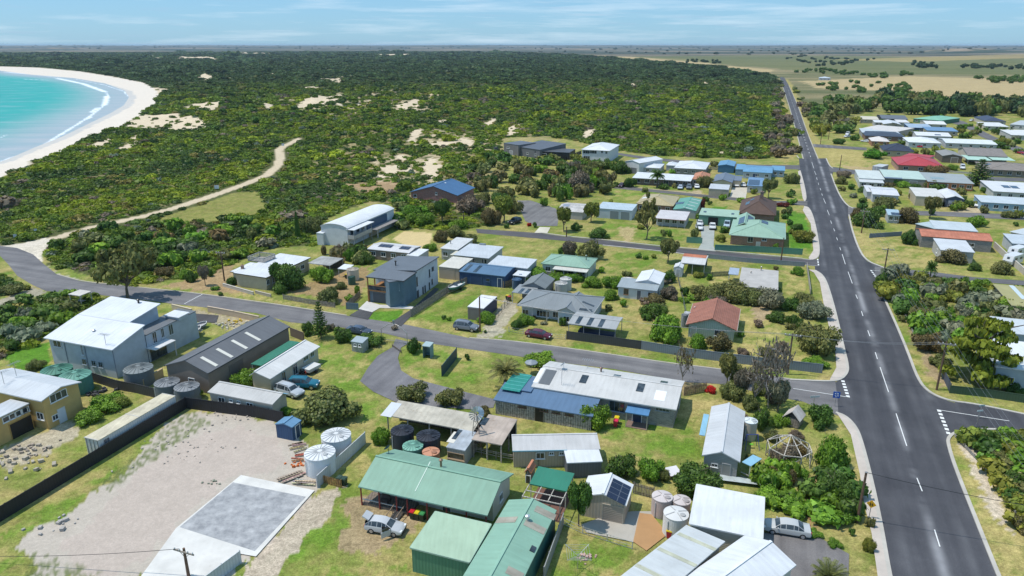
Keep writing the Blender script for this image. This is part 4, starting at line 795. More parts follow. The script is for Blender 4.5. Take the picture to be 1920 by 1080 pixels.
    mb = MB(); mb.box((LL/2-.02, 0, .45), (.1, hw*1.5, .16)); mb.build('bumper', M['rubber'], (.05, .05, .05, 1), t)
    mb = MB(); mb.box((-LL/2+.0, 0, .62), (.03, .5, .12)); mb.build('number_plate', M['paint'], (.7, .7, .66, 1), t)
    if kind == 'suv':
        for y in (-1, 1): mb = MB(); mb.bar((-1.5, y*.6, 1.78), (.4, y*.6, 1.76), .05); mb.build('roof_rail', M['metal'], (.2, .2, .2, 1), t)
    if kind == 'ute': mb = MB(); mb.box((-LL/2+.92, 0, 1.06), (1.6, 1.4, .05)); mb.build('tray_cover', M['rubber'], (.03, .03, .03, 1), t)
    if boot:
        mb = MB(); a = Vector((-LL/2+.45, 0, 1.42)); d = Vector((-.75, 0, .35)); v = Vector((0, .62, 0)); e = Vector((.1, 0, .12)); mb.poly(a-v, a+v, a+d+v*.9, a+d-v*.9); mb.poly(a-v+e, a+v+e, a+d+v*.9+e, a+d-v*.9+e); mb.poly(a+d-v*.9, a+d+v*.9, a+d+v*.9+e, a+d-v*.9+e); mb.poly(a-v, a+d-v*.9, a+d-v*.9+e, a-v+e); mb.poly(a+v, a+d+v*.9, a+d+v*.9+e, a+v+e)
        mb.build('tailgate', M['gloss'], color, t)
        mb = MB(); mb.box((-LL/2+.05, 0, .95), (.06, 1.1, .55)); mb.build('boot_opening', M['rubber'], (.02, .02, .02, 1), t)
    if doors:
        s_ = -1; h0 = Vector((LL*.22, s_*hw, 0)); d = Vector((-.72, s_*.8, 0)); mb = MB(); mb.box(h0+d*.5+Vector((0, 0, .62)), (d.length, .07, .7), d); do = mb.build('door', M['gloss'], color, t); mb = MB(); mb.box(h0+d*.5+Vector((0, 0, 1.18)), (d.length*.7, .04, .36), d); mb.build('window', M['glass'], None, do); mb = MB(); mb.box((LL*.22-.5, s_*hw*.985, .78), (.95, .06, .8)); mb.build('door_opening', M['rubber'], (.02, .02, .02, 1), t)
    return t
# ------------------------------------------------------------------ trees and shrubs
PROTO = {}
def leafq(mb, p, nn, q, r):
    a = nn.orthogonal().normalized(); a.rotate(Matrix.Rotation(r.uniform(0, 6.3), 3, nn)); b = nn.cross(a)
    mb.poly(p-a*q-b*q*.6, p+a*q-b*q*.6, p+a*q*.55+b*q*.85, p-a*q*.55+b*q*.85)
def clump(mb, c, rad, n, s, r, flat=1.0, spread=.6):
    c = Vector(c)
    for _ in range(n):
        d = Vector(r.normal(size=3)).normalized(); p = c+Vector((d.x*rad, d.y*rad, d.z*rad*flat))*r.uniform(.55, 1.08)
        if p.z < .015: continue
        nn = (d+Vector(r.normal(size=3))*spread+Vector((0, 0, .25))).normalized(); leafq(mb, p, nn, s*r.uniform(.6, 1.35), r)
def core(mb, c, rad, flat=1.0, n=7):
    rings = []
    for sc, h in ((.5, -.85), (.95, -.3), (1, .2), (.7, .7), (.2, .97)): rings.append([mb.vi((c[0]+rad*sc*cos(a), c[1]+rad*sc*sin(a), max(.0, c[2]+rad*h*flat))) for a in np.linspace(0, 2*pi, n+1)[:-1]])
    for r0, r1 in zip(rings, rings[1:]):
        for k in range(n): mb.f.append([r0[k], r0[(k+1) % n], r1[(k+1) % n], r1[k]])
    mb.f.append(rings[-1])
def mkmesh(name, mb, mat):
    me = bpy.data.meshes.new(name); me.from_pydata([tuple(v) for v in mb.v], [], mb.f); me.update(); me.materials.append(M[mat]); return me
def limbs(mb, r, top, n, spread, base_r, z0=0.0):
    tips = []
    trunk = [(0, 0, -.03), (r.normal()*.03, r.normal()*.03, top*.5), (r.normal()*.06, r.normal()*.06, top)]; mb.tube(trunk, [base_r, base_r*.75, base_r*.55], 7)
    for k in range(n):
        a = 2*pi*k/n+r.uniform(-.4, .4); s = Vector(trunk[1]).lerp(Vector(trunk[2]), r.uniform(.1, 1)); e = Vector((cos(a)*spread*r.uniform(.5, 1), sin(a)*spread*r.uniform(.5, 1), top+(1-top)*r.uniform(.25, .8)))
        m_ = s.lerp(e, .5)+Vector((r.normal()*.06, r.normal()*.06, -.03)); mb.tube([s, m_, e], [base_r*.5, base_r*.35, base_r*.14], 5); tips.append(e)
        for _ in range(2): f = m_.lerp(e, r.uniform(.2, .9)); g = f+Vector((r.normal()*.22, r.normal()*.22, abs(r.normal())*.16+.05)); mb.tube([f, g], [base_r*.2, base_r*.08], 4); tips.append(g)
    return tips
def protos():
    for i in range(5):                                   # dense bush, foliage to the ground
        r = np.random.default_rng(200+i); mb = MB(); nl = 9+i
        L = [(r.uniform(-.62, .62), r.uniform(-.62, .62), r.uniform(.12, .6), r.uniform(.26, .42)) for _ in range(nl)]+[(0, 0, .38, .55)]
        for x, y, z, rad in L:
            k = hypot(x, y); z = min(z, .78-.45*k); clump(mb, (x, y, max(z, .14)), rad, int(420*(rad/.36)**2), .042, r, .8); core(mb, (x, y, max(z, .14)), rad*.72, .75)
        t = MB(); limbs(t, r, .3, 5, .4, .05); PROTO.setdefault('bush', []).append((mkmesh('bush_crown', mb, 'leaf'), mkmesh('bush_trunk', t, 'bark')))
    for i in range(4):                                   # tree on a trunk, uneven open crown
        r = np.random.default_rng(300+i); mb = MB(); t = MB(); tips = limbs(t, r, .42, 7, .62, .06)
        for e in tips:
            rad = r.uniform(.2, .34); c = (e.x*1.02, e.y*1.02, min(e.z, 1-rad*.7)); clump(mb, c, rad, int(330*(rad/.28)**2), .042, r, .72); core(mb, c, rad*.55, .6)
        PROTO.setdefault('tree', []).append((mkmesh('tree_crown', mb, 'leaf'), mkmesh('tree_trunk', t, 'bark')))
    for i in range(2):                                   # gum: clumps well apart
        r = np.random.default_rng(400+i); mb = MB(); t = MB(); tips = limbs(t, r, .38, 8, .75, .05)
        for e in tips: rad = r.uniform(.12, .22); clump(mb, e, rad, 90, .046, r, .7)
        PROTO.setdefault('gum', []).append((mkmesh('tree_crown', mb, 'leaf'), mkmesh('tree_trunk', t, 'bark')))
        r = np.random.default_rng(420+i); mb = MB(); t = MB(); tips = limbs(t, r, .3, 10, .7, .04)      # bare, a few dry leaves
        for e in tips:
            for _ in range(5): g = e+Vector((r.normal()*.16, r.normal()*.16, r.normal()*.1+.06)); t.tube([e, g], [.012, .005], 3); clump(mb, g, .07, 4, .035, r)
        PROTO.setdefault('bare', []).append((mkmesh('tree_crown', mb, 'leaf'), mkmesh('tree_trunk', t, 'bark')))
        r = np.random.default_rng(440+i); mb = MB(); t = MB(); limbs(t, r, .5, 6, .5, .06)                # cypress in flat layers
        for k in range(46):
            z = .16+.8*((k*5) % 46)/46; a = r.uniform(0, 6.3); rr_ = sqrt(r.uniform(.03, 1))*(1-.55*abs(z-.42)/.55)*.85; rad = r.uniform(.16, .26); c = (rr_*cos(a), rr_*sin(a), z-.12*rr_); clump(mb, c, rad, 85, .042, r, .16, .3); core(mb, (c[0], c[1], c[2]-.02), rad*.55, .07)
        PROTO.setdefault('flat', []).append((mkmesh('cypress_crown', mb, 'leaf'), mkmesh('cypress_trunk', t, 'bark')))
    r = np.random.default_rng(500); mb = MB(); t = MB(); t.tube([(0, 0, -.02), (0, 0, .98)], [.045, .008], 8)   # norfolk pine tiers
    for k in range(13):
        z = .1+.86*k/13; R_ = (1-z)*.95+.08; nb = 7
        for j in range(nb):
            a = 2*pi*j/nb+k*.5; e = Vector((cos(a)*R_, sin(a)*R_, z+.035)); s_ = Vector((0, 0, z)); t.tube([s_, e], [.012, .004], 3)
            for q in np.linspace(.22, 1, 9):
                p = s_.lerp(e, q); w_ = .10*(1.1-q*.5)*max(.5, R_)
                for _ in range(3): nn = Vector((r.normal()*.35, r.normal()*.35, 1)).normalized(); leafq(mb, p+Vector((r.normal()*w_*.5, r.normal()*w_*.5, .012)), nn, w_*.75, r)
    PROTO['norfolk'] = [(mkmesh('pine_crown', mb, 'leaf'), mkmesh('pine_trunk', t, 'bark'))]
    r = np.random.default_rng(510); mb = MB(); t = MB(); t.tube([(0, 0, 0), (0, 0, .4)], .15, 6)
    for k in range(900): z = r.uniform(.0, 1); R_ = .95*(1-.75*z**1.6)*min(1, z*9+.4); a = r.uniform(0, 6.3); p = Vector((cos(a)*R_, sin(a)*R_, z)); leafq(mb, p, (Vector((cos(a), sin(a), .3))+Vector(r.normal(size=3))*.4).normalized(), .13, r)
    core(mb, (0, 0, .45), .7, .6); PROTO['column'] = [(mkmesh('cypress_crown', mb, 'leaf'), mkmesh('cypress_trunk', t, 'bark'))]
    for nm, z0, nf in (('palm', .55, 34), ('palmlow', .05, 40)):
        r = np.random.default_rng(520); mb = MB(); t = MB(); n_ = 10; t.tube([(0, 0, z0*i/n_) for i in range(n_+1)], [(.1 if nm == 'palm' else .2)*(1.15 if i % 2 else .95) for i in range(n_+1)], 9)
        for k in range(nf):
            a = 2.4*k; el = .2+1.1*(k/nf); R_ = r.uniform(.85, 1.05); pts = []
            for q in np.linspace(0, 1, 9): pts.append(Vector((cos(a)*R_*q*cos(el*(1-.2*q)), sin(a)*R_*q*cos(el*(1-.2*q)), z0+.02+(1-z0)*1.0*sin(el)*q*1.25-.55*(1-z0)*q*q*(1.2 if el < .7 else .8))))
            t_ = Vector((-sin(a), cos(a), 0))
            for p0_, p1_ in zip(pts, pts[1:]):
                d_ = (p1_-p0_)
                for s_ in (-1, 1):
                    for f in (0, .5): b0 = p0_.lerp(p1_, f); b1 = p0_.lerp(p1_, f+.32); o_ = (t_*s_*.2+d_.normalized()*.1+Vector((0, 0, -.06)))*(1-.55*(b0-pts[0]).length); mb.poly(b0, b1, b1+o_*.9, b0+o_)
            mb.tube(pts, .012, 3, False)
        PROTO[nm] = [(mkmesh('palm_fronds', mb, 'leaf'), mkmesh('palm_trunk', t, 'bark'))]
    for i in range(4):                                   # low detail crown for far trees
        r = np.random.default_rng(600+i); mb = MB(); L = [(r.uniform(-.55, .55), r.uniform(-.55, .55), r.uniform(.3, .6), r.uniform(.3, .45)) for _ in range(6)]+[(0, 0, .45, .55)]
        for x, y, z, rad in L: z = min(z, .8-.4*hypot(x, y)); clump(mb, (x, y, z), rad, 34, .14, r, .85); core(mb, (x, y, z), rad*.8, .8)
        mb.tube([(0, 0, 0), (0, 0, .3)], .07, 5); PROTO.setdefault('lo', []).append((mkmesh('tree', mb, 'leaf'), None))
protos()
LC = dict(g=(.155, .285, .032), d=(.082, .155, .030), y=(.20, .225, .04), o=(.17, .185, .064), s=(.21, .23, .16), b=(.165, .135, .06), p=(.20, .165, .13), m=(.13, .03, .025), r=(.62, .035, .03), l=(.20, .235, .028), v=(.085, .235, .016), dd=(.038, .072, .03))
CW = dict(g='bright green', d='dark green', y='yellow green', o='olive green', s='silvery grey green', b='rusty brown', p='grey brown twiggy', m='dark red', r='vivid red', l='lime green', v='lush green', dd='deep green')
KW = dict(bush='shrub', tree='tree', gum='open gum tree', bare='almost bare tree', flat='layered cypress', norfolk='norfolk pine', column='column cypress', palm='palm tree', palmlow='low spreading palm')
NM = dict(bush='shrub', tree='tree', gum='gum_tree', bare='bare_tree', flat='cypress_tree', norfolk='pine_tree', column='cypress_tree', palm='palm_tree', palmlow='palm_tree')
TREES = []
def place_tree(kind, base, w, h, color, rz, name, small=False):
    if small and kind in ('bush', 'tree'):
        o = link(bpy.data.objects.new(name, random.choice(PROTO['lo'])[0])); o.location = base; o.scale = (w/2, w/2, h); o.rotation_euler.z = rz; o.color = color; return o
    cm, tm = random.choice(PROTO[kind]); t = bpy.data.objects.new(name, None); link(t); t.location = base; t.rotation_euler.z = rz
    for nm, me, c in (({'palm': 'fronds', 'palmlow': 'fronds'}.get(kind, 'crown'), cm, color), ('trunk', tm, (.16, .13, .10, 1) if kind != 'bare' else (.30, .26, .22, 1))):
        o = link(bpy.data.objects.new(nm, me)); o.parent = t; o.scale = (w/2, w/2, h); o.color = c
    return t
def tree(kind, cx, yb, w, h, ck, label=None, hf=.92):
    b = G(cx, yb); p = proj(b)[2]; wm = w/p
    if kind in ('bush', 'flat', 'column'): v = Vector((b.x, b.y, 0)).normalized(); b = b+v*wm*.36
    lo, hi = .2, 30
    for _ in range(26):
        md = (lo+hi)/2
        if proj((b.x, b.y, md))[1] > yb-h: lo = md
        else: hi = md
    hm = max(wm*.3, lo*hf) if kind in ('bush', 'palmlow') else max(.6, lo); hm = min(hm, wm*1.25) if kind == 'bush' else hm
    c = LC[ck]; j = 1+random.uniform(-.14, .14); c = (c[0]*j*random.uniform(.9, 1.1), c[1]*j, c[2]*j, 1)
    o = place_tree(kind, b, wm, hm, c, random.uniform(0, 6.28), NM[kind], w < 24)
    TREES.append((o, kind, ck, cx, yb, w, label)); return o
def fill(poly, n, w, h, cks, label, group, kind='tree', name='tree', mind=.62, stuff=False):
    """n individual trees inside an outline; nothing in the photo tells them apart"""
    xs = [p[0] for p in poly]; ys = [p[1] for p in poly]; done = []; tries = 0
    while len(done) < n and tries < 6000:
        tries += 1; x, y = random.uniform(min(xs), max(xs)), random.uniform(min(ys), max(ys))
        if not inpoly(np.array([x]), np.array([y]), poly)[0]: continue
        g = G(x, y); ww = w*random.uniform(.75, 1.35); k = mind*(1-tries/6000)
        if any((g-q).length < (ww+v)/2*k for q, v in done): continue
        done.append((g, ww))
    if stuff:   # an uncountable far wood: one mass of crowns
        V = [np.array([v.co for v in pm[0].vertices]) for pm in PROTO['lo']]; F = [[tuple(f.vertices) for f in pm[0].polygons] for pm in PROTO['lo']]; vs, fs, o_ = [], [], 0
        for g, ww in done:
            k = random.randrange(4); a = random.uniform(0, 6.28); z = float(hgt(np.array([g.x]), np.array([g.y]))[0])-.05; v = V[k]*np.array([ww/2, ww/2, h*random.uniform(.75, 1.2)]); vs.append(np.stack([v[:, 0]*cos(a)-v[:, 1]*sin(a)+g.x, v[:, 0]*sin(a)+v[:, 1]*cos(a)+g.y, v[:, 2]+z], -1)); fs += [[q+o_ for q in f] for f in F[k]]; o_ += len(v)
        me = bpy.data.meshes.new('far_wood'); me.from_pydata(np.concatenate(vs).tolist(), [], fs); me.materials.append(M['leaf']); o = link(bpy.data.objects.new('far_wood', me)); c = LC[cks[0] if len(cks[0]) > 1 or not isinstance(cks, str) else cks[0]]; o.color = (*[x*1.0 for x in c], 1); tag(o, label, 'wood', kind='stuff'); return
    for g, ww in done:
        c = LC[random.choice(cks)]; j = random.uniform(.75, 1.3); g.z = float(hgt(np.array([g.x]), np.array([g.y]))[0])-.05
        o = place_tree(kind, g, ww, h*random.uniform(.75, 1.2), (c[0]*j*random.uniform(.88, 1.15), c[1]*j, c[2]*j, 1), random.uniform(0, 6.28), name, True); tag(o, label, 'tree', group)
ORD = ['leftmost', 'second from the left', 'third from the left', 'fourth from the left', 'fifth from the left', 'sixth from the left']
NUM = ['', 'one', 'two', 'three', 'four', 'five', 'six', 'seven']
def label_trees():
    G_ = {}
    for t in TREES:
        o, kind, ck, cx, yb, w, lab = t
        if lab: tag(o, lab, 'tree' if kind != 'bush' else 'shrub', 'garden trees and shrubs'); continue
        best = min(LAND, key=lambda l: hypot((l[1]-cx)*.8, (l[2]-yb)*1.5)); dx, dy = cx-best[1], yb-best[2]
        rel = ('right of' if dx > 0 else 'left of') if abs(dx) > abs(dy)*1.3 else ('in front of' if dy > 0 else 'behind')
        sz = ''
        G_.setdefault((CW[ck], KW[kind], rel, best[0]), []).append(t)
    for (cw, kw, rel, lm), L in G_.items():
        L.sort(key=lambda t: t[3]); n = len(L)
        for i, t in enumerate(L):
            base = f'{cw} {kw} {rel} the {lm}'
            base = base.replace('open gum tree', 'gum tree') if n > 3 or len(base.split()) > 10 else base
            if n > 1: base += ', '+(ORD[i] if i < 6 else 'rightmost')+f' of {NUM[n] if n < 8 else n}' if not (i == n-1) else f', rightmost of {NUM[n] if n < 8 else n}'
            tag(t[0], base, 'tree' if t[1] != 'bush' else 'shrub', 'garden trees and shrubs')
# ------------------------------------------------------------------ the buildings, nearest first
WH, OFF, LG, MG, DG = (.64, .655, .67, 1), (.58, .55, .48, 1), (.42, .44, .46, 1), (.22, .235, .25, 1), (.075, .08, .09, 1)
CREAM, BEIGE, BLUE, NAVY, MINT = (.55, .47, .33, 1), (.40, .34, .27, 1), (.05, .13, .27, 1), (.02, .045, .11, 1), (.24, .46, .36, 1)
TEAL, BRICK, SKYB, TERR, SLATE = (.05, .27, .2, 1), (.27, .105, .06, 1), (.24, .45, .58, 1), (.31, .12, .075, 1), (.10, .115, .135, 1)
R = 'roof'
# green roofed house with verandah, bottom centre
H = House('house', 'long cream house with pale green roof and red verandah posts beside the silver hatchback', 'long green roofed verandah house', (820, 960))
B = Block(H, (672,911), (914,966), (736,842), 2.6, 'gx', 1.5, ('board', OFF), (R, (.205, .355, .265, 1)), .35, fin=2.1, rpos=.5, fascia=(.25, .42, .34, 1))
B.posts([(f, 0) for f in (.012, .16, .30, .385, .54, .69, .84, .985)], .13, (.30, .06, .05, 1), 'wood', kind='verandah_post')
B.part(.2, B.L*.40, .25, 2.4, .0, .32, 'deck', 'wood', (.2, .16, .13, 1)); B.part(.2, B.L*.35, .2, .32, .75, .82, 'rail', 'paint', (.5, .48, .45, 1))
for u, k in ((.14, 'window'), (.3, 'door'), (.44, 'window'), (.6, 'door'), (.78, 'window')): B.win('f', 0, 0, 1.6 if k == 'window' else .95, 1.1 if k == 'window' else 2.05, k, (.7, .68, .64, 1), (.08, .08, .09, 1), u=u*B.L, zc=1.5)
B.win('r', 0, 0, 1.0, 1.0, u=2.5, zc=1.5); B.flue(827, 875, .9, .13, (.3, .2, .14, 1)); B.dish(729, 850, (.06, .09, .11, 1)); B.item(793, 893, .1, 4.2, 'roof_flashing', 'paint', (.5, .6, .52, 1), .03)
H = House('shed', 'pale green box shed with ribbed green walls in front of the verandah house', 'pale green box shed', (850, 1060), 'shed')
B = Block(H, (769,1026), (880,1054), (920,986), 3.0, 'sk', .25, ('rib', (.10, .24, .15, 1)), (R, (.36, .485, .35, 1)), .1, fascia=(.3, .42, .33, 1)); B.win('r', 0, 0, 2.4, 2.3, 'roller_door', (.3, .4, .33, 1), (.05, .09, .08, 1), u=B.D*.5)
H = House('shed', 'long teal gable shed with rusty sheets running out of the bottom edge', 'long teal gable shed', (960, 1050), 'shed')
B = Block(H, (820,1160), (954,937), (1045,954), 3.0, 'gx', .8, ('rib', (.03, .12, .10, 1)), (R, (.235, .40, .305, 1)), .1, rpos=.5)
for q in ((950,975), (1022,962), (1003,988)): B.item(*q, 1.0, B.D*.42, 'rusty_sheet', 'roof_old', (.36, .34, .28, 1), .02)
B.flue(989, 975, .5, .14, (.6, .62, .62, 1)); B.item(999, 1030, .8, .5, 'skylight', 'glass', None, .08); B.item(965, 1075, 1.0, B.D*.3, 'rusty_sheet', 'roof_old', (.37, .34, .28, 1), .02)
H = House('pergola', 'dark green flat carport roof with open pergola frame beside the cream solar shed', 'dark green carport', (1040, 930), 'carport')
B = Block(H, (993,906), (1062,922), (1078,891), 2.5, 'sk', .25, rc=(R, (.035, .19, .125, 1)), nowall=True); B.posts([(0, 0), (1, 0), (0, 1), (1, 1), (.5, 1)], .1, (.5, .48, .42, 1))
for i in range(4): B.part(B.L*i/3-.04, B.L*i/3+.04, -2.6, -.05, 2.35, 2.47, 'rafter', 'wood', (.5, .46, .4, 1))
for y in (-2.6, -1.4): B.part(0, B.L, y-.05, y+.05, 2.48, 2.58, 'batten', 'wood', (.5, .46, .4, 1)); 
B.part(-.04, .06, -2.65, -2.55, 0, 2.35, 'post', 'wood', (.45, .4, .35, 1)); B.part(B.L-.06, B.L+.04, -2.65, -2.55, 0, 2.35, 'post', 'wood', (.45, .4, .35, 1)); B.part(.1, B.L-.1, -2.4, B.D-.3, .02, .06, 'floor', 'concrete', (.16, .08, .06, 1))
H = House('cubby_house', 'tiny timber hut with orange and white gable roof beside the dark green carport', None, (993, 905), 'hut')
B = Block(H, (983,885), (996,888), (1007,872), 1.5, 'gy', .6, ('oldwood', (.25, .22, .18, 1)), (R, (.5, .2, .11, 1)), .12, snap=True); B.win('f', 0, 0, .5, 1.0, 'door', pc=(.05, .05, .05, 1), u=.7); B.item(986, 879, .4, .8, 'roof_sheet', 'paint', (.6, .57, .52, 1), .02)
H = House('shed', 'cream gable shed with black solar panels on the right roof slope', 'cream solar shed', (1140, 970), 'shed')
B = Block(H, (1088,928), (1173,950), (1187,908), 2.6, 'gy', .9, ('rib', BEIGE), (R, WH), .12, fascia=(.6, .58, .54, 1)); B.item(1160, 922, B.L*.42, B.D*.86, 'solar_panel', 'solar', None, .06); B.win('f', 0, 0, 2.2, 2.1, 'roller_door', (.42, .37, .3, 1), (.33, .28, .23, 1), u=B.L*.7)
H = House('garage', 'large plain white flat roofed garage beside the pale pink water tanks', 'white flat garage', (1370, 1010), 'garage')
B = Block(H, (1292,985), (1430,1006), (1433,937), 2.9, 'sk', .35, ('board', (.52, .47, .4, 1)), (R, WH), .12, fascia=(.6, .6, .58, 1)); B.win('r', 0, 0, 2.5, 2.2, 'roller_door', (.5, .47, .4, 1), (.45, .42, .36, 1), u=B.D*.5)
H = House('house', 'house at the bottom edge with ribbed grey verandah roof and white hip roof', 'bottom edge white house', (1330, 1070))
B = Block(H, (1080,1145), (1287,984), (1376,1008), 2.6, 'sk', .5, ('render', OFF), ('roof', (.50, .525, .53, 1)), .3, bin=.1)
for t_ in (.12, .3, .5, .7): B.item(1331-207*t_, 996+161*t_, .5, B.D*.96, 'translucent_sheet', 'roof_old', (.47, .48, .37, 1), .012)
B = Block(H, (1185,1150), (1397,1003), (1490,1062), 2.85, 'gx', 1.0, ('render', OFF), (R, WH), .3)
# white gable shed with blue awnings
H = House('shed', 'long white gable workshop with sky blue side awnings on the middle lawn', 'white gable workshop', (1350, 885), 'workshop')
B = Block(H, (1317,854), (1387,865), (1395,771), 2.8, 'gy', .9, ('board', (.33, .32, .30, 1)), (R, (.52, .53, .54, 1)), .2, fascia=(.5, .5, .5, 1))
B.win('f', 0, 0, .9, 2.0, 'door', (.4, .4, .4, 1), (.3, .29, .27, 1), u=B.L*.62); B.win('f', 0, 0, .8, .5, u=B.L*.3, zc=1.6); B.win('r', 0, 0, 1.4, .9, u=B.D*.7, zc=1.5); B.win('l', 0, 0, 1.4, .9, u=B.D*.4, zc=1.5)
b2 = Block(H, (1391,866), (1408,874), (1409,851), 2.3, 'sk', .01, rc=(R, SKYB), nowall=True, snap=True, near=False, th=.06, rname='awning'); b2.posts([(1, 0), (1, 1)], .08); b2.part(0, b2.L, .05, .12, .8, .9, 'rail', 'wood', (.4, .37, .33, 1)); b2.part(0, b2.L, .05, .12, .3, .4, 'rail', 'wood', (.4, .37, .33, 1))
Block(H, (1311,815), (1322,817), (1327,777), 2.5, 'sk', .01, rc=(R, SKYB), nowall=True, near=False, th=.06, rname='awning')
# white and blue long house
H = House('house', 'long rustic timber house with white gable roof and blue lean-to roof', 'white and blue roofed house', (1130, 790))
B = Block(H, (995,726), (1269,766), (1030,677), 3.1, 'gx', .75, ('brick', (.30, .29, .27, 1)), (R, (.54, .53, .51, 1)), .3, rpos=.62, fascia=(.5, .5, .48, 1))
for q, w, l in (((1095,711), 1.0, 2.1), ((1201,727), 1.0, 2.1), ((1157,705), 1.0, 1.2), ((1245,717), 1.0, 1.2)): B.item(*q, w, l, 'skylight', 'glass', None, .06)
B.item(1027, 707, 1.7, 4.0, 'dark_sheet', 'roof', (.13, .14, .15, 1), .02); B.item(1238, 742, 1.5, 2.4, 'new_sheet', 'paint', (.75, .76, .78, 1), .02); B.item(1011, 704, .7, 4.0, 'new_sheet', 'paint', (.7, .7, .7, 1), .02)
B.flue(1127, 697, .6, .12, (.12, .08, .07, 1)); B.dish(1057, 692, (.6, .6, .6, 1)); B.aerial(1053, 722); B.aerial(1102, 690, 1.6)
B.win('f', 1157, 762, 2.2, 1.6, nx=3, fc=(.1, .16, .25, 1)); B.win('f', 1242, 768, 1.9, .5, nx=4, fc=(.3, .33, .35, 1)); B.win('r', 0, 0, .9, 2.0, 'door', pc=(.3, .33, .36, 1), u=B.D*.7); B.win('f', 0, 0, 1.2, 2.0, 'door', pc=(.03, .05, .1, 1), u=B.L*.73)
b2 = Block(H, (924,750), (1112,780), (1000,731), 2.35, 'sk', .55, ('oldwood', (.36, .34, .31, 1)), (R, (.105, .175, .275, 1)), .25, near=False, sides='fl'); b2.win('f', 1011, 781, 1.1, 2.0, 'door', (.12, .1, .08, 1), (.02, .02, .02, 1))
for u in (.28, .5, .62, .75): b2.win('f', 0, 0, 1.2, .45, u=b2.L*u, zc=1.95, fc=(.16, .09, .06, 1), nx=2)
b3 = Block(H, (946,726), (995,735), (992,704), 2.95, 'flat', 0, rc=(R, (.105, .175, .275, 1)), nowall=True, near=False, rname='verandah_roof', ov=.1); b3.posts([(0, 0), (0, 1), (.5, 1)], .12, (.02, .1, .2, 1)); 
b4 = Block(H, (938,731), (975,733), (990,702), 3.02, 'flat', 0, rc=(R, (.03, .24, .20, 1)), nowall=True, near=False, th=.05, rname='verandah_roof')
for i in range(5): b4.part(.05, b4.L-.05, b4.D*(.1+.2*i), b4.D*(.1+.2*i)+.12, 3.03, 3.05, 'batten', 'paint', (.12, .42, .38, 1))
b5 = Block(H, (1172,773), (1216,779), (1220,761), 2.3, 'sk', .25, rc=(R, (.09, .22, .40, 1)), nowall=True, near=False, rname='porch_roof'); b5.posts([(.05, 0), (.95, 0)], .1, (.4, .38, .32, 1)); b5.part(.1, b5.L-.1, 0, b5.D+.4, .02, .08, 'porch_floor', 'concrete', (.22, .15, .12, 1))
# rusty open shed
H = House('shed', 'long open shed with weathered cream iron roof behind the dark water tanks', 'weathered open shed', (850, 815), 'shed')
B = Block(H, (723,779), (888,808), (741,755), 2.6, 'sk', .5, ('oldwood', (.16, .13, .10, 1)), ('roof_old', (.50, .46, .38, 1)), .1, sides='b', near=False); B.posts([(0, 0), (.25, 0), (.5, 0), (.75, 0), (.98, 0), (0, 1)], .14, (.4, .38, .33, 1), 'oldwood'); B.item(733, 768, 1.6, B.D*.9, 'new_sheet', 'paint', (.55, .57, .6, 1), .02)
B2 = Block(H, (884,824), (941,834), (962,791), 2.65, 'sk', .5, ('oldwood', (.10, .08, .07, 1)), ('roof_old', (.46, .38, .32, 1)), .1, sides='b', near=False); B2.posts([(0, 0), (.5, 0), (1, 0), (1, 1), (1, .5)], .16, (.4, .36, .32, 1), 'oldwood'); B2.item(901, 789, .8, 1.7, 'skylight', 'glass', None, .04)
H = House('shed', 'patched grey and white iron lean-to shed beside the farm windmill', 'patched iron lean-to', (850, 845), 'shed')
B = Block(H, (835,840), (873,843), (884,812), 2.3, 'sk', .3, ('rib', (.35, .35, .34, 1)), ('roof_old', (.42, .46, .50, 1)), .1, near=False); B.item(857, 815, .6, 2.2, 'dark_sheet', 'glass', None, .03); B.item(845, 819, 1.0, 2.4, 'new_sheet', 'paint', (.62, .58, .5, 1), .02); B.win('f', 0, 0, 2.6, .9, nx=1, fc=(.45, .33, .22, 1), u=B.L*.5, zc=1.2)
# beige hut
H = House('cabin', 'beige cabin with ribbed white roof and sky blue ridge behind the green carport', 'beige ribbed cabin', (1040, 870), 'cabin')
B = Block(H, (961,845), (1063,843), (1060,813), 2.5, 'gx', .35, ('rib', (.42, .36, .29, 1)), (R, (.50, .49, .48, 1)), .15, snap=False, rpos=.8, fascia=(.28, .5, .58, 1)); B.win('f', 1013, 854, 1.1, .9); B.win('f', 1034, 850, .6, .45); B.win('f', 1053, 850, .6, .45)
Block(H, (1060,843), (1126,842), (1120,812), 2.45, 'gx', .35, ('rib', (.45, .4, .33, 1)), (R, (.50, .49, .48, 1)), .1, snap=False, rpos=.8)
b2 = Block(H, (1063,868), (1130,865), (1128,842), 2.2, 'sk', .25, ('rib', (.12, .13, .15, 1)), (R, WH), .1, near=False, snap=False); B.item(966, 815, .7, .6, 'dark_sheet', 'glass', None, .03)
# brown roof house
H = House('house', 'small house with brown ribbed gable roof and pale mint gable wall', 'brown gable roofed house', (1340, 630))
B = Block(H, (1286,608), (1382,620), (1388,579), 2.5, 'gy', 1.7, ('rib', (.42, .50, .42, 1)), ('tile', (.30, .125, .085, 1)), .5, fascia=(.5, .45, .4, 1)); B.win('f', 1300, 622, .9, 2.0, 'door', pc=(.5, .52, .46, 1)); B.win('f', 0, 0, 1.6, 1.1, u=B.L*.6, zc=1.4); B.item(1303, 577, .35, .8, 'roof_vent', 'paint', (.5, .3, .25, 1), .2)
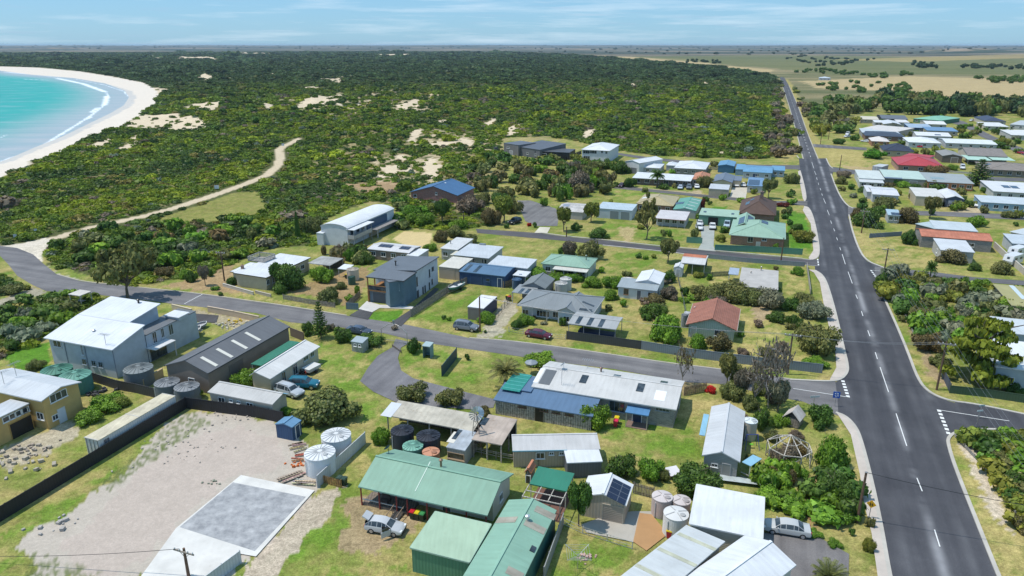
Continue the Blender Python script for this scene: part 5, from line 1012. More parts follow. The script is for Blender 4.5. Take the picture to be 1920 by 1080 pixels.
# grey roof family house
H = House('house', 'grey hipped weatherboard house with front gable wing behind the maroon sedan', 'grey hipped weatherboard house', (1040, 600))
B = Block(H, (969,573), (1112,588), (1125,556), 2.6, 'hip', 1.5, ('board', (.5, .53, .56, 1)), (R, (.215, .235, .245, 1)), .45, fin=1.0, fascia=(.5, .5, .5, 1)); B.posts([(.2, 0), (.4, 0)], .1, (.6, .6, .6, 1)); B.win('f', 980, 584, 1.3, 1.1); B.win('f', 1018, 588, 2.6, 1.3, nx=4); B.win('f', 1042, 590, 1.2, 1.2); B.item(1087, 551, 1.5, 1.0, 'solar_panel', 'solar', None, .06)
B2 = Block(H, (1044,581), (1078,589), (1097,556), 2.6, 'gy', .9, ('board', (.52, .55, .58, 1)), (R, (.215, .235, .245, 1)), .35); B2.win('f', 1062, 598, 1.2, 1.1)
for q in ((1103,570), (1098,581)): B.item(*q, 2.4, .7, 'skylight', 'glass', None, .03)
H = House('carport', 'grey carport roof with three dark strips beside the charcoal street fence', 'striped grey carport', (1110, 625), 'carport')
B = Block(H, (1065,606), (1155,618), (1160,594), 2.7, 'gx', .3, rc=(R, (.36, .37, .37, 1)), nowall=True, rpos=.55); B.posts([(0, 0), (.33, 0), (.66, 0), (1, 0), (0, 1), (1, 1)], .11, (.3, .3, .3, 1))
for q in ((1086,600), (1107,603), (1128,606)): B.item(*q, .8, B.D*.5, 'skylight', 'glass', None, .03)
B.part(B.L*.2, B.L*.95, .5, 2.2, .3, 1.3, 'storage_bench', 'paint', (.015, .03, .08, 1))
H = House('shed', 'dark grey hip roofed garage behind the grey hipped house', 'dark grey hip garage', (1000, 540), 'garage')
B = Block(H, (976,537), (1023,541), (1043,523), 2.6, 'gy', 1.1, ('board', (.18, .19, .2, 1)), (R, (.19, .205, .205, 1)), .2); b2 = Block(H, (959,548), (998,552), (1012,538), 2.45, 'sk', .15, rc=(R, (.26, .28, .29, 1)), nowall=True, near=False, rname='carport_roof'); b2.posts([(0, 0), (1, 0), (0, 1), (1, 1)], .1)
for q in ((978,545), (990,546), (1001,547)): b2.item(*q, .7, 2.6, 'skylight', 'glass', None, .03)
# two storey grey blue house
H = House('house', 'two storey blue grey house with timber balcony and dark flat roofs by the street', 'two storey blue grey house', (760, 570))
low = lambda q, z1, z0: proj(G(*q, z1)+Vector((0, 0, z0-z1)))[:2]
B = Block(H, (699,506), low((781,507), 6.2, 5.3), low((824,481), 6.2, 5.3), 5.3, 'skx', .9, ('render', (.56, .57, .60, 1)), (R, (.13, .145, .165, 1)), .3, fascia=(.06, .065, .07, 1)); B.flue(742, 498, 1.0, .13, (.05, .05, .05, 1))
for px, py, w, h in ((778,530,.5,2.0), (805,512,.5,1.7), (811,504,.9,.9), (779,556,.5,1.6), (784,553,.5,1.6), (793,547,.5,1.6), (797,544,.5,1.6), (805,536,.5,1.6), (810,528,.5,1.2)): B.win('r', px, py, w, h, fc=(.12, .13, .14, 1), nx=1)
b2 = Block(H, (729,529), (760,524), (779,512), 5.5, 'flat', 0, ('render', (.13, .19, .23, 1)), (R, (.14, .155, .175, 1)), .05, near=False, th=.2); 
b2 = Block(H, (682,521), (760,524), (778,511), 5.6, 'sk', .2, rc=(R, (.14, .155, .175, 1)), nowall=True, near=False, th=.22, fascia=(.06, .065, .07, 1)); L, D = b2.L, b2.D
b2.part(L*.52, L-.2, .3, D, 0, 5.35, 'front_wing', 'render', (.125, .185, .225, 1)); b2.part(.3, L*.52, .6, D, 0, 2.55, 'garage_wall', 'render', (.16, .21, .25, 1)); b2.part(.2, L*.52, .1, D, 2.56, 2.85, 'balcony_floor', 'wood', (.34, .17, .07, 1)); b2.part(.2, L*.52, .1, .18, 2.85, 3.75, 'balcony_glass', 'glass', None); b2.part(.2, L*.52, .06, .22, 3.75, 3.85, 'rail', 'wood', (.4, .2, .08, 1))
b2.posts([(.03, .03), (.03, .5)], .2, (.34, .17, .07, 1), 'wood', zb=2.85); b2.part(.1, .3, .1, D*.6, 0, 2.56, 'timber_screen', 'wood', (.36, .18, .07, 1)); b2.w = dict(x0=.3, x1=L-.2, y0=.3, y1=D); b2.win('f', 0, 0, .5, 1.5, nx=1, fc=(.55, .6, .62, 1), u=L*.58, zc=4.1); b2.win('f', 0, 0, .5, 1.5, nx=1, fc=(.55, .6, .62, 1), u=L*.69, zc=4.1); b2.win('f', 0, 0, .5, 1.5, nx=1, fc=(.55, .6, .62, 1), u=L*.8, zc=4.1); b2.win('f', 0, 0, .95, 2.05, 'door', pc=(.42, .22, .09, 1), u=L*.56); b2.w['y0'] = .58; b2.win('f', 0, 0, 2.9, 2.2, 'roller_door', (.2, .24, .27, 1), (.09, .10, .115, 1), u=L*.26)
# arched roof house
H = House('house', 'two storey white house with curved barrel roof and corner balcony', 'white barrel roofed house', (660, 455))
B = Block(H, (599,424), (652,428), (738,391), 5.0, 'barrel', .95, ('render', (.60, .61, .63, 1)), (R, (.68, .69, .70, 1)), .15); L, D = B.L, B.D
B.part(L-.1, L+1.9, 0, D*.36, 2.0, 2.25, 'balcony_floor', 'wood', (.3, .28, .27, 1)); B.part(L+1.75, L+1.9, 0, D*.36, 2.25, 3.2, 'balcony_screen', 'rib', (.42, .40, .38, 1)); B.part(L+.1, L+1.9, -.02, .12, 2.25, 3.2, 'balcony_screen', 'rib', (.46, .44, .42, 1)); B.part(L-.4, L+2.1, -.1, D*.4, 4.6, 4.72, 'balcony_roof', 'roof', (.66, .67, .68, 1))
for y in (.05, D*.18, D*.35): B.part(L+1.72, L+1.86, y, y+.13, 0, 4.6, 'post', 'paint', (.3, .32, .34, 1))
B.part(L-.1, L+.05, D*.38, D*.82, 2.4, 4.6, 'blue_wall', 'paint', (.06, .10, .17, 1)); B.part(L-.1, L+2.6, D*.40, D*.9, 2.2, 2.4, 'deck', 'wood', (.26, .24, .23, 1)); B.part(L+2.4, L+2.55, D*.42, D*.44, 0, 2.2, 'post', 'paint', (.3, .3, .3, 1)); B.part(L+2.4, L+2.55, D*.86, D*.88, 0, 2.2, 'post', 'paint', (.3, .3, .3, 1)); B.part(L-.1, L+.02, D*.42, D*.62, 0, 2.1, 'garage_door', 'board', (.42, .34, .24, 1))
for y in (.08, .2, .3, .46, .58, .7): B.win('r', 0, 0, 1.3, 1.5, u=D*y, zc=3.6, fc=(.16, .18, .2, 1))
B.win('l', 0, 0, 1.2, 1.0, u=D*.1, zc=3.5); Block(H, (594,436), (604,438), (626,415), 3.3, 'flat', 0, ('render', (.58, .59, .6, 1)), (R, WH), .05, near=False)
H = House('house', 'long low brick wing with white roof carrying two solar panels', 'low brick solar wing', (730, 480))
B = Block(H, (689,466), (766,475), (786,461), 2.6, 'gx', .45, ('brick', (.22, .14, .11, 1)), (R, (.58, .57, .57, 1)), .2); B.item(724, 461, 3.6, 1.9, 'solar_panel', 'solar', None, .06); B.item(760, 465, 2.6, 1.9, 'solar_panel', 'solar', None, .06); B.autowin('f', 4)
b2 = Block(H, (762,478), (783,481), (797,468), 2.3, 'sk', .15, ('rib', LG), (R, WH), .08, near=False)
# old cream house
H = House('house', 'old cream house with L shaped white roof and roof top lookout deck', 'old cream house', (490, 540))
B = Block(H, (489,519), (592,484), (545,468), 3.0, 'sk', .2, ('render', CREAM), (R, WH), .4, near=False, fascia=(.05, .06, .05, 1)); B2 = Block(H, (437,507), (489,519), (527,500), 2.98, 'sk', .2, ('render', CREAM), (R, WH), .4, near=False, fascia=(.05, .06, .05, 1)); B2.win('f', 475, 525, .9, 1.1); B2.chimney(455, 505, .5, 1.0, 'brick', (.3, .15, .1, 1)); B.win('f', 500, 530, 1.0, 1.1); B.autowin('f', 3)
x, y = 0, 0
mb = MB(); g = G(491, 487, 3.1); u = Vector((cos(GRID), sin(GRID), 0)); v = Vector((-u.y, u.x, 0))
for a, b_ in ((-1, -1), (1, -1), (1, 1), (-1, 1)): mb.bar(g+u*a*2.2+v*b_*2, g+u*a*2.2+v*b_*2+Vector((0, 0, 1.1)), .1)
for z in (.2, .45, .7, .95, 1.1):
    for (a, b_), (c_, d_) in (((-1, -1), (1, -1)), ((1, -1), (1, 1)), ((1, 1), (-1, 1)), ((-1, 1), (-1, -1))): mb.bar(g+u*a*2.2+v*b_*2+Vector((0, 0, z)), g+u*c_*2.2+v*d_*2+Vector((0, 0, z)), .12, .09)
H.add(mb, 'roof_railing', 'oldwood', (.42, .41, .39, 1)); mb = MB(); mb.box(g+Vector((0, 0, .06)), (4.4, 4, .08), u, v); H.add(mb, 'lookout_deck', 'wood', (.3, .28, .26, 1))
H = House('carport', 'weathered grey carport with slatted roof beside the old cream house', None, (610, 505), 'carport')
B = Block(H, (577,493), (618,498), (641,485), 2.5, 'sk', .15, ('oldwood', (.2, .17, .14, 1)), ('roof_old', (.36, .36, .34, 1)), .1, sides='b', near=False); B.posts([(0, 0), (.5, 0), (1, 0), (1, 1)], .12, (.4, .38, .34, 1)); b2 = Block(H, (634,503), (650,506), (655,498), 2.0, 'sk', .3, rc=(R, WH), nowall=True, near=False, rname='lean_to_roof'); b2.posts([(0, 0), (1, 0)], .1)
H = House('house', 'brown brick house with steep royal blue roof in the scrub', 'brick house with blue roof', (815, 378))
B = Block(H, (779,357), (847,370), (885,351), 2.7, 'gy', 2.6, ('brick', (.38, .12, .075, 1)), (R, (.06, .14, .27, 1)), .4, fascia=(.04, .09, .2, 1)); B.win('f', 818, 363, .8, .9); B.win('f', 0, 0, 1.3, 1.1, u=1.5, zc=1.5); B.item(835, 343, .5, .8, 'skylight', 'paint', (.6, .65, .7, 1), .06)
# cluster of white roofs near the middle
H = House('house', 'small white flat roofed house next to the beige gravel courtyard', 'small flat white house', (850, 480)); B = Block(H, (824,466), (859,468), (881,449), 2.9, 'sk', .3, ('board', (.45, .43, .4, 1)), (R, (.56, .56, .55, 1)), .25, near=False); B.flue(845, 457, .8); B.autowin('f', 2)
H = House('house', 'wide pale grey flat roofed house in front of the vacant grass lot', 'wide pale grey roofed house', (890, 490)); B = Block(H, (848,479), (918,483), (945,464), 2.8, 'sk', .2, ('board', LG), (R, (.50, .53, .56, 1)), .3, fin=1.2, near=False); B.posts([(.3, 0), (.6, 0), (.85, 0)], .1); B.autowin('f', 3); B.item(905, 459, 1.6, .6, 'solar_heater', 'metal', (.3, .33, .36, 1), .3)
H = House('shed', 'broad silver white shed roof behind the royal blue shed', 'broad silver white shed', (955, 510), 'shed'); B = Block(H, (916,494), (987,505), (1002,487), 2.7, 'sk', .2, ('rib', (.4, .42, .44, 1)), (R, (.52, .55, .58, 1)), .12, near=False); B.autowin('f', 2)
H = House('garage', 'cream garage with wide roller door beside the two storey house', 'cream roller door garage', (840, 520), 'garage'); B = Block(H, (821,500), (862,503), (881,485), 2.8, 'sk', .15, ('rib', BEIGE), (R, (.60, .57, .50, 1)), .1, near=False); B.win('f', 838, 512, 3.6, 2.3, 'roller_door', (.45, .4, .32, 1), (.38, .33, .27, 1))
H = House('carport', 'little cream carport roof between the white and grey flat roofs', None, (856, 485), 'carport'); B = Block(H, (843,478), (868,480), (874,472), 2.6, 'flat', 0, rc=(R, (.6, .56, .44, 1)), nowall=True, near=False); B.posts([(0, 0), (1, 0), (0, 1), (1, 1)])
H = House('shed', 'royal blue shed with pale blue roof behind the parked boat', 'royal blue shed', (900, 530), 'shed')
B = Block(H, (861,508), (946,519), (968,501), 2.7, 'gx', .45, ('rib', (.035, .075, .17, 1)), (R, (.10, .18, .28, 1)), .15, rpos=.7); B.win('f', 893, 522, 2.6, 2.2, 'roller_door', (.05, .1, .2, 1), (.025, .055, .13, 1)); B.win('f', 915, 525, .9, .8, fc=(.05, .1, .2, 1)); B.win('f', 937, 528, .9, 2, 'door', pc=(.03, .06, .14, 1))
for q in ((878,502), (896,504)): B.item(*q, .8, B.D*.55, 'skylight', 'glass', None, .03)
H = House('carport', 'small white flat carport at the end of the royal blue shed', None, (975, 525), 'carport'); B = Block(H, (962,515), (985,519), (993,509), 2.3, 'flat', 0, rc=(R, WH), nowall=True, near=False); B.posts([(0, 0), (1, 0), (0, 1), (1, 1)])
H = House('house', 'mint green hipped roof house with white front verandah behind the hedge', 'mint hipped roof house', (1060, 510))
B = Block(H, (1014,494), (1105,503), (1114,484), 2.7, 'hip', 1.3, ('board', (.5, .52, .48, 1)), (R, (.25, .39, .30, 1)), .3); B.flue(1099, 487, 1, .12, (.2, .25, .22, 1)); b2 = Block(H, (1036,504), (1100,511), (1105,500), 2.35, 'sk', .2, rc=(R, (.58, .56, .5, 1)), nowall=True, near=False, rname='verandah_roof'); b2.posts([(0, 0), (.33, 0), (.66, 0), (1, 0)]); B.autowin('f', 4)
H = House('cottage', 'small white cottage with grey front lean-to and white gable behind', 'small white cottage', (1195, 560))
B = Block(H, (1157,537), (1232,546), (1238,531), 2.4, 'sk', .4, ('board', (.58, .60, .62, 1)), (R, (.30, .34, .36, 1)), .25, near=False); B.win('f', 1174, 547, 1.0, 1.3, fc=(.3, .17, .1, 1)); B.win('f', 1198, 551, .8, 2.0, 'door', pc=(.12, .13, .16, 1)); B.win('f', 1219, 552, 1.0, 1.0); B2 = Block(H, (1191,528), (1238,533), (1251,513), 2.8, 'gy', .7, ('board', (.56, .57, .58, 1)), (R, WH), .2)
H = House('shipping_container', 'grey and navy container shed with white flat top beside the gravel drive', 'navy container shed', (895, 598), 'container')
B = Block(H, (877,574), (906,579), (932,556), 2.6, 'flat', 0, ('rib', (.20, .185, .165, 1)), (R, (.68, .68, .68, 1)), .04, near=False); B.win('f', 0, 0, B.L*.8, 2.2, 'roller_door', (.2, .185, .165, 1), (.19, .175, .16, 1), u=B.L*.5); B.part(B.L-.03, B.L+.02, .1, B.D-.1, .1, 2.4, 'side_panel', 'rib', (.03, .045, .09, 1))
H = House('shelter', 'open garden shelter with half orange half white roof beside the side road', 'orange and white shelter', (1300, 505), 'shelter'); B = Block(H, (1276,492), (1322,497), (1326,479), 2.6, 'gx', .3, ('rib', (.06, .14, .10, 1)), (R, (.56, .55, .54, 1)), .12, sides='b'); B.posts([(0, 0), (.5, 0), (1, 0), (0, 1), (1, 1)]); B.item(1303, 480, B.L*.97, B.D*.46, 'rusty_sheet', 'roof_old', (.48, .17, .09, 1), .03)
H = House('garden_shed', 'little white gable garden shed next to the orange and white shelter', None, (1272, 512), 'shed'); B = Block(H, (1263,501), (1280,503), (1287,496), 2.2, 'gy', .4, ('rib', (.52, .54, .56, 1)), (R, (.62, .63, .64, 1)), .06); B.win('f', 0, 0, .8, 1.8, 'door', pc=(.4, .42, .44, 1), u=B.L*.5)
H = House('house', 'pale grey flat concrete roofed house half hidden by olive trees at the corner lot', 'flat concrete roofed house', (1430, 540)); B = Block(H, (1386,534), (1458,545), (1462,508), 2.6, 'flat', 0, ('render', (.45, .42, .38, 1)), ('concrete', (.42, .40, .375, 1)), .2, near=False, fascia=(.5, .48, .44, 1)); B.flue(1427, 507, .8); B.flue(1408, 512, .4); Block(H, (1366,513), (1384,516), (1388,504), 2.4, 'sk', .1, rc=(R, (.33, .39, .48, 1)), nowall=True, near=False, rname='verandah_roof').posts([(0, 0), (0, 1)])
H = House('house', 'red brick corner house with mint hip roof and solar panels', 'mint roofed brick corner house', (1420, 460))
B = Block(H, (1367,440), (1473,448), (1478,419), 2.7, 'hip', 2.0, ('brick', (.33, .15, .08, 1)), (R, (.28, .42, .32, 1)), .45, fascia=(.45, .55, .48, 1)); B.win('f', 1407, 449, 1.4, 1.5, fc=(.6, .56, .45, 1)); B.win('f', 1433, 449, 1.2, .8); B.win('f', 1422, 453, .9, 1.2, 'door', pc=(.5, .5, .5, 1)); b2 = Block(H, (1378,424), (1412,428), (1420,407), 3.0, 'gy', 1.2, ('brick', BRICK), (R, (.28, .42, .32, 1)), .3)
for q in ((1391,413), (1407,412)): b2.item(*q, b2.L*.36, b2.D*.6, 'solar_panel', 'solar', None, .06)
B.item(1434, 417, 1.8, 3.2, 'solar_panel', 'solar', None, .06)
H = House('shed', 'green garage shed with dark open doorway at the end of a concrete drive', 'green open garage', (1345, 420), 'garage'); B = Block(H, (1310,403), (1384,407), (1385,396), 3.0, 'sk', .25, ('rib', (.13, .27, .18, 1)), (R, (.33, .46, .36, 1)), .12, near=False); B.win('f', 1337, 414, 2.8, 2.5, 'roller_door', (.16, .3, .2, 1), (.015, .015, .014, 1))  # doorway stands open: near-black panel has the shade inside painted as its colour
for q in ((1322,397), (1374,401)): B.item(*q, .8, 1.8, 'skylight', 'glass', None, .03)
H = House('house', 'house with dark brown tiled hip roof, chimney and two solar panels', 'brown tiled hip house', (1420, 405)); B = Block(H, (1385,398), (1455,405), (1457,379), 2.7, 'hip', 2.9, ('brick', (.2, .1, .07, 1)), ('tile', (.105, .065, .05, 1)), .45); B.chimney(1428, 372, 1.0, 2.2, 'brick', (.2, .1, .07, 1)); B.item(1402, 381, 1.3, 4.2, 'solar_panel', 'solar', None, .06); B.item(1411, 374, 1.2, 2, 'solar_panel', 'solar', None, .06)
H = House('house', 'brick house with tan and white hip roof left of the striped green carport', 'tan hip roofed house', (1230, 392)); B = Block(H, (1193,381), (1262,387), (1283,369), 2.6, 'hip', 1.6, ('brick', BRICK), (R, (.42, .35, .2, 1)), .4); B.item(1212, 370, 2.6, 2.6, 'white_sheet', 'paint', (.6, .6, .58, 1), .03); B.autowin('f', 4)
H = House('carport', 'carport roof striped in sea green and white with solar panels', 'striped green carport', (1290, 398), 'carport'); B = Block(H, (1262,392), (1305,396), (1314,374), 2.5, 'gy', .6, ('rib', (.4, .42, .4, 1)), (R, (.13, .32, .25, 1)), .1)
for i in range(4): B.item(1290+5*i, 390-5*i, B.L*.42, .6, 'white_sheet', 'paint', (.55, .57, .55, 1), .02)
B.item(1274, 381, B.L*.4, 3, 'solar_panel', 'solar', None, .05)
H = House('house', 'low white house with pink edged roof and glazed verandah below the tan house', 'pink edged white house', (1255, 425)); B = Block(H, (1228,409), (1286,413), (1294,399), 2.5, 'sk', .3, ('board', (.45, .46, .47, 1)), (R, (.56, .53, .53, 1)), .2, fin=1.5, near=False, fascia=(.4, .2, .2, 1)); B.posts([(0, 0), (.25, 0), (.5, 0), (.75, 0), (1, 0)]); B.autowin('f', 4)
H = House('garage', 'pale blue double garage with two grey roller doors above the side road', 'pale blue double garage', (1155, 414), 'garage'); B = Block(H, (1120,389), (1184,396), (1195,384), 3.0, 'sk', .2, ('rib', (.46, .52, .58, 1)), (R, (.44, .52, .57, 1)), .1, near=False)
for u in (.5, .8): B.win('f', 0, 0, B.L*.24, 2.4, 'roller_door', (.55, .58, .6, 1), (.2, .23, .25, 1), u=B.L*u)
H = House('shed', 'white patched gable shed beside the grey turning court', 'patched white gable shed', (1080, 400), 'shed'); B = Block(H, (1044,394), (1092,399), (1109,383), 2.4, 'gx', .8, ('rib', (.42, .4, .37, 1)), ('roof_old', (.52, .5, .48, 1)), .15); B.item(1062, 385, 2, 2.2, 'dark_sheet', 'roof', (.25, .29, .36, 1), .03)
H = House('house', 'long white roofed brick house behind the tall palm', 'long white roofed brick house', (1240, 347)); B = Block(H, (1187,332), (1294,341), (1296,330), 2.6, 'sk', .4, ('brick', (.16, .1, .08, 1)), (R, WH), .3, fin=.6, near=False); B.autowin('f', 6, 1.8, 1.3)
H = House('house', 'tall white gable house with grey garage doors at the end of the lane', 'tall white gable house', (1185, 318)); B = Block(H, (1171,302), (1199,306), (1212,294), 4.6, 'gy', .8, ('render', (.56, .57, .58, 1)), (R, WH), .2); B.win('f', 0, 0, 3, 2.4, 'roller_door', (.5, .5, .5, 1), (.16, .17, .18, 1), u=B.L*.6)
H = House('house', 'low white hip roofed unit right of the tall white gable house', 'low white unit', (1222, 320)); B = Block(H, (1207,313), (1237,316), (1245,307), 2.6, 'hip', .9, ('board', (.4, .4, .4, 1)), (R, WH), .2); B.autowin('f', 2)
H = House('house', 'wide grey brick house with big white hip roof on the north lane', 'white hip roofed lane house', (1293, 325)); B = Block(H, (1264,314), (1323,318), (1316,304), 2.7, 'hip', 1.4, ('brick', (.3, .28, .25, 1)), (R, WH), .3); B.autowin('f', 4, 1.3)
H = House('garden_shed', 'tiny white hipped pavilion between two white roofed houses', None, (1258, 312), 'shed'); B = Block(H, (1250,309), (1266,311), (1269,305), 2.3, 'hip', .7, ('board', LG), (R, WH), .15)
H = House('shed', 'steel blue gable shed at the left end of the blue roofed house', 'steel blue gable shed', (1362, 322), 'shed'); B = Block(H, (1346,310), (1377,312), (1380,303), 2.9, 'gy', .6, ('rib', (.05, .15, .26, 1)), (R, (.13, .28, .43, 1)), .15)
H = House('house', 'long house with bright blue roof near the main road', 'long bright blue roofed house', (1425, 332)); B = Block(H, (1393,321), (1448,325), (1450,312), 2.7, 'gx', .9, ('board', (.42, .47, .52, 1)), (R, (.14, .30, .46, 1)), .25); B.win('f', 1416, 326, 1.8, 2.0, 'roller_door', pc=(.05, .08, .15, 1)); b2 = Block(H, (1447,319), (1472,320), (1472,313), 2.7, 'sk', .3, ('board', (.3, .4, .48, 1)), (R, (.14, .30, .46, 1)), .2, near=False); Block(H, (1379,317), (1395,318), (1397,309), 2.4, 'sk', .2, ('board', (.2, .3, .4, 1)), (R, (.14, .30, .46, 1)), .1, near=False); B.autowin('f', 3); b2.autowin('f', 2)
H = House('house', 'cream house with slate blue gable roof behind the beige shed', 'slate blue gabled house', (1355, 350)); B = Block(H, (1336,340), (1373,343), (1378,329), 2.7, 'gy', 1.0, ('render', CREAM), (R, (.15, .18, .23, 1)), .25); Block(H, (1374,338), (1390,339), (1392,331), 2.5, 'sk', .2, ('render', CREAM), (R, (.15, .18, .23, 1)), .2, near=False)
H = House('shed', 'beige box shed with pale grey roof by the concrete drive', 'beige box shed', (1347, 366), 'shed'); B = Block(H, (1329,353), (1366,356), (1367,348), 2.6, 'sk', .35, ('rib', (.46, .40, .29, 1)), (R, (.5, .52, .54, 1)), .1, near=False); B.win('f', 0, 0, 2.2, 2.0, 'roller_door', (.46, .4, .3, 1), (.43, .38, .28, 1), u=B.L*.5)
H = House('garage', 'white walled garage with blue solar covered roof beside two white cars', 'blue solar garage', (1415, 362), 'garage'); B = Block(H, (1401,347), (1430,350), (1433,336), 2.6, 'sk', .5, ('render', (.5, .5, .48, 1)), (R, (.16, .27, .42, 1)), .15, near=False); B.item(1414, 342, B.L*.7, B.D*.6, 'solar_panel', 'solar', None, .05); B.win('f', 0, 0, 1.0, 1.0, u=1.4, zc=1.4)
H = House('house', 'small house with faded orange hip roof beside the slate blue gabled house', 'faded orange roofed house', (1315, 342)); B = Block(H, (1297,335), (1326,338), (1333,326), 2.6, 'hip', 1.3, ('board', (.5, .46, .42, 1)), ('tile', (.48, .22, .13, 1)), .25); B.autowin('f', 2)
H = House('house', 'modern grey house with sloping slate roof and green lawn beside the dunes', 'modern grey dune house', (970, 296)); B = Block(H, (944,268), (972,272), (983,265), 5.2, 'sk', .1, ('board', (.17, .16, .16, 1)), (R, (.12, .13, .15, 1)), .1, near=False); B.win('f', 953, 277, 2.2, .7); B.win('f', 0, 0, 2.2, 2.0, 'roller_door', pc=(.3, .3, .3, 1), u=B.L*.5); b2 = Block(H, (966,274), (1012,281), (1029,270), 4.2, 'sk', 1.4, ('board', (.14, .14, .15, 1)), (R, (.105, .115, .135, 1)), .2, near=False); b2.autowin('f', 3, zc=1.6)
H = House('shed', 'long black shed attached beside the modern grey dune house', 'long black shed', (1040, 297), 'shed'); B = Block(H, (1005,282), (1065,287), (1075,280), 3.4, 'sk', .2, ('rib', (.02, .022, .026, 1)), (R, (.09, .095, .105, 1)), .1, near=False); B.win('f', 0, 0, 3, 2.4, 'roller_door', pc=(.025, .026, .03, 1), u=B.L*.25)
H = House('house', 'two storey white house with white hip roof beside the dunes', 'two storey white dune house', (1120, 303)); B = Block(H, (1090,280), (1143,283), (1154,271), 5.4, 'hip', 1.7, ('render', (.58, .6, .63, 1)), (R, (.68, .69, .70, 1)), .4)
for px, py in ((1100,285), (1112,285)): B.win('f', px, py, 3.4, 1.5, nx=3)
for px, py in ((1129,285), (1137,286)): B.win('f', px, py, 1.0, 1.2)
B.win('f', 1100, 296, 3.0, 1.8, nx=3)
# left hand buildings
H = House('house', 'big two storey grey rendered house with broad white roof on the left', 'big white roofed two storey house', (200, 660))
UY = Vector((cos(GRID+pi/2), sin(GRID+pi/2), 0)); low = lambda q, z1, z0: proj(G(*q, z1)+Vector((0, 0, z0-z1)))[:2]
RW = ('render', (.43, .47, .51, 1)); RR = (R, (.64, .66, .69, 1)); FA = (.55, .57, .6, 1)
B = Block(H, (80,634), (212,655), proj(G(212,655,5.2)+UY*6.5)[:2], 5.2, 'sk', 1.65, RW, RR, .45, near=False, fascia=FA, bin=-.45); L, D = B.L, B.D; q_ = lambda x, y, z: proj(B.P(x, y, z))[:2]
b0 = Block(H, q_(0, D, 6.85), q_(L*.77, D, 6.85), q_(L*.77, D+6.8, 6.85), 6.85, 'sk', .95, RW, RR, .4, near=False, fascia=FA, fin=-.42)
for px, py, w, h in ((107,642,1.7,1.6), (154,655,.5,2.0)): B.win('f', px, py, w, h, fc=(.6, .62, .63, 1))
for u in (.48, .62, .72): B.win('f', 0, 0, .9, 1.0, u=L*u, zc=1.9, fc=(.3, .36, .4, 1))
for u in (.26, .56, .97): B.part(L*u-.06, L*u+.06, .36, .44, 0, 5.1, 'downpipe', 'paint', (.2, .23, .28, 1))
b0.flue(260, 568, .6, .16, (.05, .05, .05, 1)); B.aerial(199, 647, 2); B.flue(176, 621, .2, .15, (.55, .56, .58, 1))
b2 = Block(H, q_(L*.70, D+.1, 4.9), q_(L-.38, D+.1, 4.9), q_(L-.38, D+11.5, 4.9), 4.9, 'sk', .25, RW, (R, (.15, .16, .17, 1)), .05, near=False)
for px, py, w, h in ((286,612,.9,2.0), (301,604,.7,1.7), (317,599,1.0,1.9)): b2.win('r', px, py, w, h, fc=(.55, .57, .58, 1))
L2 = b2.L; b2.part(L2, L2+2.0, -.3, b2.D*.36, 2.6, 2.72, 'canopy', 'roof', (.62, .63, .64, 1)); b2.part(L2+1.85, L2+1.97, b2.D*.33, b2.D*.345, 0, 2.6, 'post', 'paint', (.5, .5, .5, 1)); b2.win('r', 0, 0, 3.4, 2.1, nx=3, u=b2.D*.18, zc=1.2, fc=(.1, .11, .12, 1))
b3 = Block(H, q_(L*.78, D+6.9, 5.6), q_(L+.2, D+6.9, 5.6), q_(L+.2, D+9.5, 5.6), 5.6, 'sk', .1, RW, RR, .2, near=False, z0=4.9, rname='upper_roof')
H = House('warehouse', 'long dark grey gable warehouse with four pale skylight strips', 'dark gable warehouse', (420, 690), 'warehouse')
B = Block(H, (390,700), (543,612), (304,687), 3.6, 'gx', 1.5, ('concrete', (.21, .17, .14, 1)), (R, (.145, .148, .156, 1)), .2, fascia=(.05, .05, .055, 1))
for q in ((392,678), (421,662), (449,646), (474,631)): B.item(*q, .6, B.D*.36, 'skylight', 'paint', (.66, .63, .55, 1), .05)
B.win('f', 0, 0, 3, 2.6, 'roller_door', (.15, .13, .11, 1), (.13, .11, .1, 1), u=B.L*.3); B.win('l', 0, 0, 1, 2.05, 'door', pc=(.12, .1, .09, 1), u=B.D*.4)
H = House('house', 'mustard yellow two storey house with pale grey roof at the left edge', 'mustard yellow house', (100, 800))
B = Block(H, (79,752), (151,716), (20,690), 4.6, 'gy', .7, ('render', (.54, .37, .14, 1)), (R, (.53, .55, .57, 1)), .3, near=False, ext=(0, 0), fascia=(.6, .6, .6, 1)); B.win('f', 109, 742, 2.6, 1.2, nx=3, fc=(.72, .72, .7, 1)); B.win('f', 115, 772, 1.0, 2.1, 'door', (.6, .6, .58, 1), (.6, .62, .64, 1)); B.win('l', 76, 780, 1.3, 1.1, fc=(.72, .72, .7, 1)); B.aerial(31, 705, 2.2); B.win('f', 0, 0, .9, .8, u=1.2, zc=1.3)
b2 = Block(H, (-45,800), (59,757), (35,741), 3.9, 'flat', 0, ('render', (.53, .36, .135, 1)), (R, (.52, .54, .56, 1)), .1, near=False)
for px in (8, 20, 31, 42, 53): b2.win('f', px, 777-.42*px, 1.0, .8, nx=1, fc=(.72, .72, .7, 1))
b2.win('f', 45, 790, 3.0, 2.2, 'roller_door', (.4, .25, .08, 1), (.02, .018, .016, 1)); B.aerial(8, 720, 2)  # open garage: its dark interior shade is painted as a near-black panel
H = House('shipping_container', 'very long white shipping container with yellowed top against the black fence', 'long white container', (240, 800), 'container')
